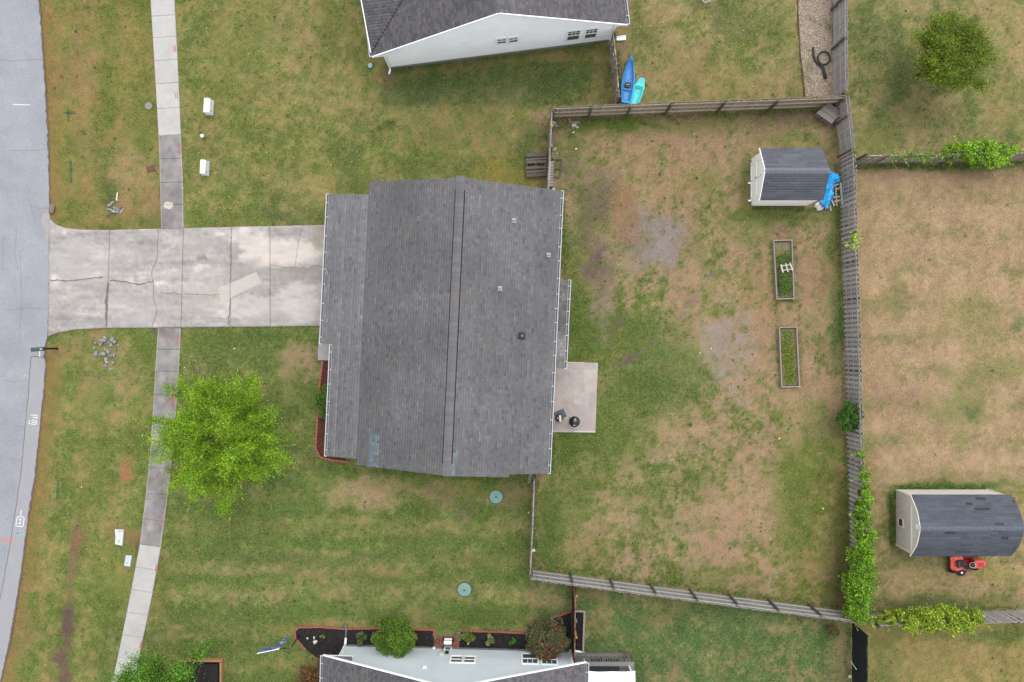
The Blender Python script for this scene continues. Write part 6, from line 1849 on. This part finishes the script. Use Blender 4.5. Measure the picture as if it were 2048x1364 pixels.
LIT = [(1152, 298, 5, 'white scrap on the grass near the leaning pallet'), (1388, 268, 3, 'tiny white scrap on bare turf below the brown fence'), (1114, 307, 3, 'tiny white scrap beside the leaning pallet'),
       (1400, 706, 3, 'tiny white scrap in the middle of the bare yard'), (1422, 697, 3, 'white scrap beside a dry grey soil patch'), (1558, 877, 4, 'white scrap on turf below the raised beds'),
       (1677, 1152, 4, 'white scrap close to the vine-covered fence'), (1068, 1101, 8, 'pale yellowish scrap inside the short fence'), (1107, 378, 5, 'yellow-white scrap beside the house roof corner'),
       (469, 697, 4, 'tiny white scrap on the lawn below the driveway'), (163, 974, 3, 'tiny white scrap on the verge below a teal line'), (1646, 1017, 4, 'white scrap on turf near the shadowbox fence'), (1057, 1025, 4, 'pale round stone outside the short fence')]
for x, y, s, lb in LIT:
    rock(x, y, s, lb, None, 'litter_scrap', 'litter', M_litter)
th = thing('step_ladder', 'tan perforated plank leaning at the house corner beside the short fence', 'board', P(1059, 960))
MB().beam(P(1062, 946, .9), P(1058, 967, .05), .18, .03).build('plank', M_bed_wood, th)
for f in (.3, .7): MB().box(P(1062, 946, .92).lerp(P(1058, 967, .07), f), (.06, .07, .02)).build('slot', M_dark, th)

# ------------------------------------------------------------------ grills on the patio
c = P(1149, 843.5, .85); c.z = .08
gr = thing('kettle_grill', 'glossy black round kettle grill on the patio', 'grill', c)
for k in range(3):
    a = k * 2.094 + .4
    MB().tube([c + Vector((math.cos(a) * .2, math.sin(a) * .2, .55)), c + Vector((math.cos(a) * .27, math.sin(a) * .27, 0))], .014, 6).build('leg', M_grey_metal, gr)
MB().lathe(c, [(.05, .48), (.18, .51), (.26, .6), (.285, .72), (.285, .74)], 32).build('bowl', M_black, gr, smooth=True)
ld = MB().lathe(c, [(.292, .735), (.285, .80), (.24, .89), (.15, .95), (.05, .975), (.01, .978)], 32).build('lid', M_black, gr, smooth=True)
MB().tube([c + Vector((.01, .09, .96)), c + Vector((.0, .0, 1.03)), c + Vector((-.01, -.09, .96))], .016, 6).build('lid_handle', M_grey_metal, ld)
for y in (.13, -.16): MB().lathe(c + Vector((.03 if y > 0 else -.02, y, .93 if y > 0 else .925)), [(.045, 0), (.045, .022), (.01, .024)], 14).build('damper', M_metal, ld)
MB().tube([c + Vector((-.26, .1, .76)), c + Vector((-.33, .03, .76)), c + Vector((-.32, -.1, .76)), c + Vector((-.26, -.13, .76))], .012, 6).build('side_handle', M_grey_metal, gr)
MB().tube([c + Vector((.28 * math.cos(t), .28 * math.sin(t), .5 + .0)) * 1.0 for t in (0, .8, 1.6, 2.4, 3.2)], .008, 5).build('ash_ring', M_grey_metal, gr)
c = P(1118, 834, .7); c.z = .08
sm = thing('smoker_grill', 'dark round smoker on a square slate-coloured side table', 'grill', c)
q0 = P(1120.5, 829, .6); q0.z = .08
MB().box(q0 + Vector((0, 0, .6)), (.56, .46, .03), rz=.42).build('table_top', mat('slate', C(88, 92, 102), rough=.6, var=.12), sm)
for sx in (-.2, .2):
    for sy in (-.16, .16):
        w_ = Matrix.Rotation(.42, 3, 'Z') @ Vector((sx, sy, 0)); MB().box(q0 + w_ + Vector((0, 0, .3)), (.03, .03, .6)).build('leg', M_dark, sm)
MB().lathe(c + Vector((0, -.05, .6)), [(.12, .02), (.19, .05), (.215, .16), (.21, .22), (.17, .27), (.05, .30)], 26).build('barrel', mat('charcoal_metal', C(72, 74, 80), rough=.35, var=.1, metal=.3), sm, smooth=True)
MB().box(c + Vector((.05, -.05, .905)), (.11, .34, .018), rz=.08).build('shelf', M_cream, sm)
MB().lathe(c + Vector((-.08, -.04, .885)), [(.03, 0), (.03, .02), (.01, .022)], 10).build('knob', M_metal, sm)
bx = thing('storage_bin', 'dark storage bin against the rear house wall on the patio', 'bin', P(1102.5, 844))
MB().box(P(1102.5, 843, .45) + Vector((0, 0, -.18)), (.22, .6, .56)).build('body', mat('bin_grey', C(66, 74, 82), rough=.6, var=.1), bx, bevel=.02)
MB().box(P(1102.5, 843, .6) + Vector((0, 0, .03)), (.26, .64, .05)).build('lid', mat('bin_lid', C(84, 92, 100), rough=.6, var=.1), bx, bevel=.015)
MB().box(P(1108.5, 843, .66), (.02, .58, .02)).build('lid_rim', M_cream, bx)

# ------------------------------------------------------------------ riding mower (nose to the right)
c = P(1938, 1127, .55); c.z = 0
mw = thing('riding_mower', 'red riding lawn mower parked against the barn shed', 'mower', c)
q = lambda x, y, z: c + Vector((x, y, z))
hood = MB(); rings = []
for x, w_, z0, z1 in ((.18, .23, .3, .78), (.45, .235, .3, .77), (.70, .22, .3, .72), (.83, .18, .32, .64), (.90, .11, .36, .54)):
    rings.append([q(x, y * w_, z) for y, z in ((-1, z0), (-1, z1 - .1), (-.8, z1 - .03), (-.35, z1), (.35, z1), (.8, z1 - .03), (1, z1 - .1), (1, z0))])
k = 8
hood.add([v for r in rings for v in r], [[i * k + j, i * k + j + 1, (i + 1) * k + j + 1, (i + 1) * k + j] for i in range(4) for j in range(k - 1)] + [list(range(k)), [4 * k + j for j in range(k)][::-1]])
hd = hood.build('hood', M_red, mw, smooth=True)
MB().box(q(.5, 0, .778), (.34, .22, .006)).build('hood_panel', mat('mower_red_matt', C(196, 62, 56), rough=.6, var=.12), hd)
rear = MB(); rings = []
for x, w_, z1 in ((-.92, .30, .44), (-.86, .38, .52), (-.6, .42, .56), (-.35, .38, .50), (-.22, .3, .40)):
    rings.append([q(x, y * w_, z) for y, z in ((-1, .3), (-1, z1 - .05), (-.9, z1), (-.45, z1 - .01), (.45, z1 - .01), (.9, z1), (1, z1 - .05), (1, .3))])
rear.add([v for r in rings for v in r], [[i * k + j, i * k + j + 1, (i + 1) * k + j + 1, (i + 1) * k + j] for i in range(4) for j in range(k - 1)] + [list(range(k)), [4 * k + j for j in range(k)][::-1]])
rear.build('fender', M_red, mw, smooth=True)
for s in (-1, 1): MB().box(q(-.02, s * .29, .27), (.5, .2, .04)).build('foot_rest', M_dark if s < 0 else M_red_d, mw)
MB().box(q(-.05, 0, .32), (.5, .3, .14)).build('frame', M_red_d, mw)
MB().box(q(-.48, 0, .60), (.36, .38, .1)).build('seat', M_dark, mw, bevel=.03)
MB().box(q(-.68, 0, .74), (.09, .38, .28), M=Matrix.Rotation(-.25, 3, 'Y')).build('backrest', mat('seat_slate', C(66, 78, 80), rough=.6, var=.1), mw, bevel=.03)
MB().box(q(.15, 0, .68), (.12, .3, .2)).build('dash', M_dark, mw, bevel=.02)
sw_ = MB().tube([q(.02 + .145 * math.cos(t * .3927), .145 * math.sin(t * .3927), .86 + .03 * math.cos(t * .3927)) for t in range(16)], .016, 6, closed=True).build('steering_wheel', mat('wheel_pale', C(206, 204, 208), rough=.5), mw)
for t in range(3):
    a = t * 2.094 + .5; MB().tube([q(.02, 0, .84), q(.02 + .14 * math.cos(a), .14 * math.sin(a), .86)], .012, 5).build('spoke', M_grey_metal, sw_)
MB().tube([q(.02, 0, .84), q(.12, 0, .68)], .02, 6).build('steering_column', M_dark, mw)


def wheel(x, y, r, w_):
    ww = MB(); n = 18
    vs = []
    for yy, rr in ((-w_ / 2, r * .8), (-w_ / 2 * .9, r), (w_ / 2 * .9, r), (w_ / 2, r * .8)):
        vs += [q(x + rr * math.cos(6.2832 * i / n), y + yy, r + rr * math.sin(6.2832 * i / n)) for i in range(n)]
    ww.add(vs, [[a_ * n + i, a_ * n + (i + 1) % n, (a_ + 1) * n + (i + 1) % n, (a_ + 1) * n + i] for a_ in range(3) for i in range(n)] + [list(range(n)), [3 * n + i for i in range(n)]])
    o = ww.build('wheel', M_tyre, mw)
    MB().tube([q(x, y - w_ * .52, r), q(x, y + w_ * .52, r)], r * .5, 12).build('rim', M_cream, o)


for s in (-1, 1):
    wheel(-.66, s * .45, .235, .21); wheel(.52, s * .36, .18, .14)
MB().lathe(q(-.05, 0, .1), [(.42, 0), (.5, .03), (.5, .1), (.42, .13), (.1, .14)], 26).build('cutting_deck', M_red_d, mw)
ch = MB().add([q(-.42, -.46, .2), q(.12, -.46, .2), q(-.02, -.78, .1), q(-.3, -.78, .1), q(-.42, -.46, .02), q(.12, -.46, .02), q(-.02, -.78, .02), q(-.3, -.78, .02)],
              [[0, 1, 2, 3], [7, 6, 5, 4], [0, 4, 5, 1], [1, 5, 6, 2], [2, 6, 7, 3], [3, 7, 4, 0]]).build('discharge_chute', M_dark, mw)
MB().lathe(q(-.17, -.6, .15), [(.055, 0), (.055, .05), (.02, .055)], 12).build('cap', M_pwhite, ch)
MB().tube([q(-.35, -.28, .5), q(-.2, -.32, .62)], .012, 5).build('lever', M_cream, mw)

# ------------------------------------------------------------------ flag, cart and rack by the lower house
fp = P(600, 1269)
fg = thing('flag_post', 'black garden post with a blue flag hanging from its side arm', 'flag', fp)
top = Vector((fp.x + .02, fp.y, 1.85))
MB().tube([fp, top], .028, 8).build('post', M_dark, fg)
mid = P(559, 1297.5, 1.8); tip = P(514, 1307, 1.85)
MB().tube([top, mid], .024, 7).build('arm', M_dark, fg)
MB().tube([mid, tip], .022, 7).build('rod', M_white, fg)
MB().lathe(top + Vector((0, 0, -.02)), [(.05, 0), (.05, .06), (.01, .08)], 10).build('joint', M_grey_metal, fg)
fl = MB(); nu = 12
for i in range(nu + 1):
    f = i / nu; t_ = mid.lerp(tip, f * .96)
    drop = 1.25 * (1 - f) ** .8 + .12
    for j in range(7):
        g_ = j / 6
        fl.v.append(t_ + Vector((.05 * math.sin(f * 9 + g_ * 3) * g_ + .12 * g_, .07 * math.sin(f * 7 + 1) * g_ + .05 * g_, -drop * g_)))
for i in range(nu):
    for j in range(6): fl.f.append([i * 7 + j, i * 7 + j + 1, (i + 1) * 7 + j + 1, (i + 1) * 7 + j])
fl.build('flag', M_flag, fg, smooth=True)

c = P(897, 1281); ct = thing('garden_cart', 'small white and grey wheeled garden cart on brick paving', 'cart', c)
q = lambda x, y, z: c + Vector((x, y, z))
MB().box(q(0, -.05, .3), (.34, .4, .22)).build('body', mat('cart_grey', C(130, 140, 140), rough=.5, var=.1), ct, bevel=.02)
MB().box(q(0, .08, .47), (.42, .2, .08)).build('tray', M_pwhite, ct, bevel=.02)
MB().box(q(.02, .27, .5), (.42, .07, .05)).build('handle', M_pwhite, ct, bevel=.01)
for s in (-1, 1):
    MB().tube([q(s * .2, .27, .5), q(s * .2, -.25, .12)], .016, 6).build('frame', M_dark, ct); MB().box(q(s * .17, -.28, .25), (.05, .12, .3)).build('leg', M_pwhite, ct)
    MB().tube([q(s * .24, .12, .14), q(s * .29, .12, .14)], .14, 14).build('wheel', M_tyre, ct)
hr = MB()
for k in range(3): hr.tube([P(875, 1283, .03 + k * .03) + Vector((.13 * math.cos(t * .5236), .13 * math.sin(t * .5236), 0)) for t in range(12)], .016, 5, closed=True)
setp(hr.build('hose_coil', M_pipe), 'small coiled dark hose on brick paving beside the garden cart', 'hose')
c = P(918.5, 1268); rk = thing('wire_rack', 'small green slatted rack at the edge of the black mulch bed', 'rack', c)
for k in range(4): MB().box(c + Vector((-.09 + k * .06, .02, .36)), (.025, .46, .02)).build('slat', mat('rack_green', C(112, 138, 122), rough=.6), rk)
for s in (-1, 1):
    MB().box(c + Vector((0, s * .2, .345)), (.24, .03, .02)).build('crossbar', mat('rack_green', (0, 0, 0)), rk)
    for x in (-.1, .1): MB().box(c + Vector((x, s * .2, .17)), (.025, .025, .34)).build('leg', mat('rack_green', (0, 0, 0)), rk)

# ------------------------------------------------------------------ deck and awning of the lower house
dk = thing('timber_deck', 'weathered grey timber deck with baluster railing beside the pale house', 'deck', (4.8, -17.6, 0))
M_deckw = mat('deck_grey', C(150, 146, 140), rough=.95, var=.25, rn=.12, stretch=(1.2, 14, 14))
for i in range(26):
    y = -16.86 - i * .145
    MB().box((4.78, y, .47), (3.0, .138, .035)).build('floor_board', M_deckw, dk)
MB().box((4.78, -16.80, .3), (3.0, .035, .32)).build('rim_board', M_deckw, dk)
for x in (3.4, 4.8, 6.2): MB().box((x, -16.86, .7), (.09, .09, 1.42)).build('post', M_deckw, dk)
for i in range(21):
    x = 3.47 + i * .131
    MB().box((x, -16.80, .93), (.035, .035, .86)).build('baluster', M_deckw, dk)
for i in range(22):
    MB().box((6.27, -17.0 - i * .131, .93), (.035, .035, .86)).build('baluster', M_deckw, dk)
MB().box((4.85, -16.88, 1.40), (3.06, .22, .04)).build('handrail', M_deckw, dk); MB().box((6.27, -18.4, 1.398), (.20, 2.8, .04)).build('handrail', M_deckw, dk)
o = MB().box((4.95, -17.45, .50), (1.55, .95, .02)).build('door_mat', mat('mat_dark', C(74, 78, 86), rough=.95, var=.15)); setp(o, 'dark grey outdoor mat on the timber deck', 'mat')
for i, y in enumerate((-17.2, -17.4, -17.6)): MB().box((5.95, y, .50 + .0), (.4, .16, .03)).build('step', M_deckw, dk)
th = thing('dried_plant', 'brown dried plant in a pot at the deck railing corner', 'plant', P(1255, 1314, .0))
MB().lathe(P(1255, 1314), [(.1, 0), (.14, .25), (.14, .28)], 14).build('pot', M_lid_brown, th)
pp = P(1255, 1314, .45); gg = np.random.default_rng(3); crown_obj('leaves', th, np.array(pp) + gg.normal(0, .14, (420, 3)) * np.array([1.1, .8, .9]), .06, [(124, 96, 78), (146, 116, 92), (104, 84, 66), (96, 104, 60)], 31)
aw = thing('awning', 'plain white fabric awning over the timber deck', 'awning', (5.0, -18.3, 0))
an = MB(); n = 14
for i in range(n + 1):
    f = i / n; x = 3.78 + 2.5 * f; sag = .10 * math.sin(f * math.pi) + .02 * math.sin(f * 9)
    for j in range(5):
        g_ = j / 4; an.v.append(Vector((x, -16.80 - sag * (1 - g_) - 3.2 * g_, 2.42 - .08 * math.sin(f * math.pi) + .25 * g_)))
for i in range(n):
    for j in range(4): an.f.append([i * 5 + j, i * 5 + j + 1, (i + 1) * 5 + j + 1, (i + 1) * 5 + j])
an.build('canopy', M_canvas, aw, smooth=True)
for x in (3.85, 6.12): MB().box((x, -16.99, 1.44), (.07, .07, 1.9)).build('post', M_white, aw)
MB().box((5.0, -17.04, 2.27), (2.4, .05, .05)).build('front_bar', M_white, aw)
o = MB().tube([P(1149, 1302, .1), P(1156, 1303, .08), P(1168.5, 1306, .06)], .065, 8).build('drain_pipe', M_pwhite); setp(o, 'short white drain pipe lying across the narrow soil bed', 'pipe')
o = MB().box(P(1151, 1241, .15), (.16, .22, .2)).build('blue_box', mat('box_bluegrey', C(110, 128, 144), rough=.6), bevel=.02); setp(o, 'small blue-grey box in the narrow soil bed beside the fence', 'box')

gpoly = [(1596, -40), (1596, 20), (1598, 60), (1601, 110), (1606, 150), (1610, 192), (1664, 196), (1663, -40)]
gb = MB().prism([P(*q)[:2] for q in gpoly], -.05, .012).build('gravel_bed', mat('gravel_base', C(182, 164, 146), rough=1, var=.2, scale=3, fine=.35, fscale=18, bump=.6, col2=C(124, 126, 80), c2scale=.9, c2lo=.56, c2hi=.66)); gb["kind"] = "structure"
chips(gb, gpoly, 6500, [(214, 196, 178), (200, 180, 162), (228, 214, 198), (178, 160, 142), (206, 186, 172), (160, 146, 124), (150, 146, 104)], 97, .014, .06)
MB().tube([P(x, y, .03) for x, y in gpoly[:6]], .03, 6).build('edging', M_lid_brown, gb)
# ------------------------------------------------------------------ drain pipe in the gravel, wire chairs at the top
hp = thing('flexible_pipe', 'black corrugated drain pipe curled on the pea gravel', 'pipe', P(1643, 128))
arc = [P(1648 + 12 * math.cos(a), 116 - 13 * math.sin(a), .1) for a in np.linspace(-1.9, 4.2, 22)]
MB().tube(arc, .045, 8).build('loop', M_pipe, hp, smooth=True)
MB().tube([P(1626.5, 95, .08), P(1627, 108, .08), P(1630, 121, .08), P(1636, 129, .08), P(1643, 132, .09)], .055, 8).build('tail', M_pipe, hp, smooth=True)
MB().tube([P(1640, 127, .1), P(1646, 136, .1), P(1649, 146, .1), P(1651, 157, .1)], .085, 8).build('stem', M_pipe, hp, smooth=True)


def wire_chair(label, px, py, rz, cushion):
    c = P(px, py); th = thing('wire_chair', label, 'chair', c, None)
    M_ = Matrix.Rotation(rz, 3, 'Z'); q = lambda x, y, z: c + M_ @ Vector((x, y, z))
    MB().tube([q(.24 * math.cos(t * .3927), .24 * math.sin(t * .3927), .44) for t in range(16)], .018, 6, closed=True).build('seat_ring', M_cream, th)
    for k in range(5): MB().tube([q(-.2 + k * .1, -.2, .44), q(-.2 + k * .1, .2, .44)], .008, 5).build('seat_wire', M_cream, th)
    for sx in (-1, 1):
        for sy in (-1, 1): MB().tube([q(sx * .17, sy * .17, .44), q(sx * .22, sy * .24, 0)], .016, 6).build('leg', M_cream, th)
    MB().tube([q(-.22, .12, .44), q(-.26, .24, .8), q(0, .3, .95), q(.26, .24, .8), q(.22, .12, .44)], .018, 6).build('backrest', M_cream, th)
    if cushion: MB().box(q(.1, .12, .48), (.34, .34, .06), M=M_).build('cushion', M_pwhite, th, bevel=.02)
    return th


wire_chair('wire garden chair with a white cushion on the neighbouring back lawn', 1408, 3, .7, True)
wire_chair('bare wire garden chair on the neighbouring back lawn', 1444, -4, -.3, False)

# ------------------------------------------------------------------ grass
HP = [(738, 360), (1125, 380), (1100, 950), (700, 935), (655, 915), (640, 690), (655, 386)]
NOGRASS = [curve_poly(DRIVE_T, DRIVE_B, 98, 690), redbed, blackbed, blackbed2, soilbed, [(868, 1260), (922, 1262), (918, 1297), (868, 1296)],
           [(1080, 723), (1195, 725), (1190, 864), (1080, 861)], [(785, 133), (1217, 78), (1200, -60), (740, -60)], [(694, 1291), (1138, 1303), (1138, 1420), (694, 1420)],
           [(770, 390), (1090, 400), (1075, 925), (690, 905)], [(700, 400), (770, 400), (740, 690), (690, 690)],
           [(1503, 320), (1612, 323), (1610, 412), (1503, 411)], [(1792, 980), (1972, 982), (1970, 1088), (1792, 1088)], [(1552, 482), (1580, 482), (1584, 592), (1557, 593)], [(1563, 658), (1590, 657), (1595, 768), (1567, 769)],
           [(230, 1057), (249, 1057), (246, 1092), (230, 1090)], [(250, 1109), (266, 1110), (262, 1134), (248, 1132)], [(358, 1325), (440, 1325), (440, 1400), (358, 1400)], [(1150, 1310), (1262, 1310), (1262, 1420), (1150, 1420)]]


def grass(n, seed):
    g = np.random.default_rng(seed)
    px = g.uniform(-20, 2068, n); py = g.uniform(-20, 1384, n)
    bad = px < interp(ROAD_EDGE, py) + 1.5
    for Lf, Rt, y0, y1 in ((SW_UP_L, SW_UP_R, -60, 458), (SW_DN_L, SW_DN_R, 655, 1460)):
        bad |= (px > interp(Lf, py) + .6) & (px < interp(Rt, py) - .6) & (py > y0) & (py < y1)
    for poly in NOGRASS: bad |= inside(px, py, poly)
    for cx, cy, r in ((992, 993, 15), (929, 1178.5, 15), (741, 132, 6), (297, 212, 8), (301, 337, 8), (412, 210, 9), (404, 333, 8), (405, 272, 4)): bad |= np.hypot(px - cx, py - cy) < r
    ge = np.interp(py, [-50, 20, 60, 110, 150, 195], [1596, 1594, 1597, 1600, 1605, 1609])
    bad |= (px > ge) & (px < 1672) & (py < 205) & (g.random(n) < .85)
    px, py = px[~bad], py[~bad]
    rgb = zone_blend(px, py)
    green = rgb[:, 1] - rgb[:, 0]                       # > 0 where turf is green
    dens = np.clip(.45 + green / 30, .25, 1)
    sat = (rgb.max(1) - rgb.min(1)) < 34                # bare soil
    keep = g.random(len(px)) < dens * np.where(sat, .18, 1)
    px, py, rgb, green = px[keep], py[keep], rgb[keep], green[keep]
    m = len(px)
    # blades are either green or straw, mixed round the local colour
    k = g.random(m)[:, None]
    straw = np.array((190, 168, 124.)); leaf = np.array((98, 126, 48.))
    c = np.where(k < .14, rgb * .5 + straw * .5, np.where(k > .80, rgb * .55 + leaf * .45, rgb))
    c = c * g.normal(1.08, .18, m)[:, None]
    c = lin(np.clip(c, 10, 250)) * K
    x = (px - 1024) / S; y = (682 - py) / S
    a = g.uniform(0, 6.283, m); L = g.uniform(.035, .085, m) * np.clip(.8 + green / 40, .7, 1.25); w = g.uniform(.008, .016, m)
    zt = g.uniform(.008, .05, m) * np.clip(.7 + green / 30, .5, 1.4)
    zb = np.full(m, -.012)
    dx, dy = np.cos(a), np.sin(a)
    V = np.stack([np.stack([x - dy * w, y + dx * w, zb + .004], 1), np.stack([x + dy * w, y - dx * w, zb + .004], 1), np.stack([x + dx * L, y + dy * L, zt], 1)], 1)
    me = np_mesh('grass', V.reshape(-1, 3), np.arange(m * 3).reshape(m, 3), np.repeat(c, 3, 0))
    o = link_mesh('grass', me, M_blade)
    return setp(o, 'short mown grass blades over all the lawns', kind='stuff')


grass(1150000, 5)
# taller rough tufts against fences, walls and slab edges
g = np.random.default_rng(9); TP = []
for (x0, y0), (x1, y1), n, w in (((1782, 984), (1784, 1092), 500, 5), ((1790, 973), (1970, 976), 800, 4), ((1110, 241), (1640, 224), 1100, 7), ((1500, 416), (1630, 420), 500, 5), ((1672, 330), (1690, 900), 900, 5), ((1690, 900), (1700, 1210), 500, 5),
                                 ((1070, 1130), (1690, 1215), 1000, 6), ((1708, 334), (2040, 328), 800, 6), ((1108, 870), (1104, 940), 300, 6), ((1127, 400), (1130, 560), 500, 8), ((1135, 560), (1132, 720), 400, 6), ((1740, 1222), (2040, 1214), 600, 6),
                                 ((1073, 960), (1068, 1130), 400, 6), ((785, 142), (1215, 90), 500, 5), ((1236, 100), (1243, 200), 300, 5), ((690, 940), (1050, 960), 500, 9), ((640, 300), (1080, 340), 120, 20), ((1545, 600), (1600, 602), 120, 3), ((1590, 480), (1604, 775), 200, 4), ((1546, 480), (1558, 775), 200, 4)):
    f = g.random(n); TP.append(np.stack([x0 + (x1 - x0) * f + g.normal(0, w * .5, n), y0 + (y1 - y0) * f + g.normal(0, w * .5, n)], 1))
TP = np.concatenate(TP)
pts = np.stack([(TP[:, 0] - 1024) / S, (682 - TP[:, 1]) / S, g.uniform(.02, .16, len(TP))], 1)
V, F, c = leaf_mesh('weeds', pts, .12, [(92, 122, 46), (108, 134, 56), (80, 108, 42), (124, 134, 66)], 19, asp=.22)
o = link_mesh('rough_weeds', np_mesh('rough_weeds', V, F, c), M_leaf); setp(o, 'taller weeds along fence feet and wall edges', kind='stuff')
# broad-leaved weeds and darker clumps scattered through the turf
g = np.random.default_rng(29); nc = 1100
cx, cy = g.uniform(100, 2040, nc), g.uniform(0, 1364, nc)
ok = cx > interp(ROAD_EDGE, cy) + 8
for Lf, Rt in ((SW_UP_L, SW_UP_R), (SW_DN_L, SW_DN_R)): ok &= ~((cx > interp(Lf, cy) - 5) & (cx < interp(Rt, cy) + 5))
for poly in NOGRASS: ok &= ~inside(cx, cy, poly)
ok &= ~((cx > 1590) & (cx < 1670) & (cy < 205)); ok &= ~((cx > 1715) & (cy > 340) & (cy < 960) & (g.random(nc) < .95))
ok &= ~inside(cx, cy, [(640, 370), (1130, 370), (1130, 960), (640, 960)])
cx, cy = cx[ok], cy[ok]; k = g.integers(0, len(cx), 15000); rr = (g.uniform(.6, 3.2, len(cx)))[k]
wx_, wy_ = cx[k] + g.normal(0, 1, len(k)) * rr, cy[k] + g.normal(0, 1, len(k)) * rr
pts = np.stack([(wx_ - 1024) / S, (682 - wy_) / S, g.uniform(.004, .025, len(k))], 1)
tone = g.normal(1, .12, len(cx))[k]
V, F, c = leaf_mesh('turf_weeds', pts, .055, [(88, 112, 52), (100, 122, 58), (78, 102, 48), (112, 124, 66)], 39, up=1.2, cvar=tone)
o = link_mesh('turf_weeds', np_mesh('turf_weeds', V, F, c * 1.12), M_leaf); setp(o, 'small broad-leaved weed clumps scattered in the turf', kind='stuff')
# dandelions dotted over the lawns
g = np.random.default_rng(12); mb = MB()
for i in range(70):
    x, y = (g.uniform(370, 735), g.uniform(10, 440)) if i < 50 else (g.uniform(1250, 1590), g.uniform(20, 190))
    mb.lathe(P(x, y) + Vector((0, 0, .02)), [(.028, 0), (.03, .015), (.01, .022)], 6)
o = mb.build('dandelions', M_yellow); setp(o, 'yellow dandelion heads dotted over the upper lawns', kind='stuff')
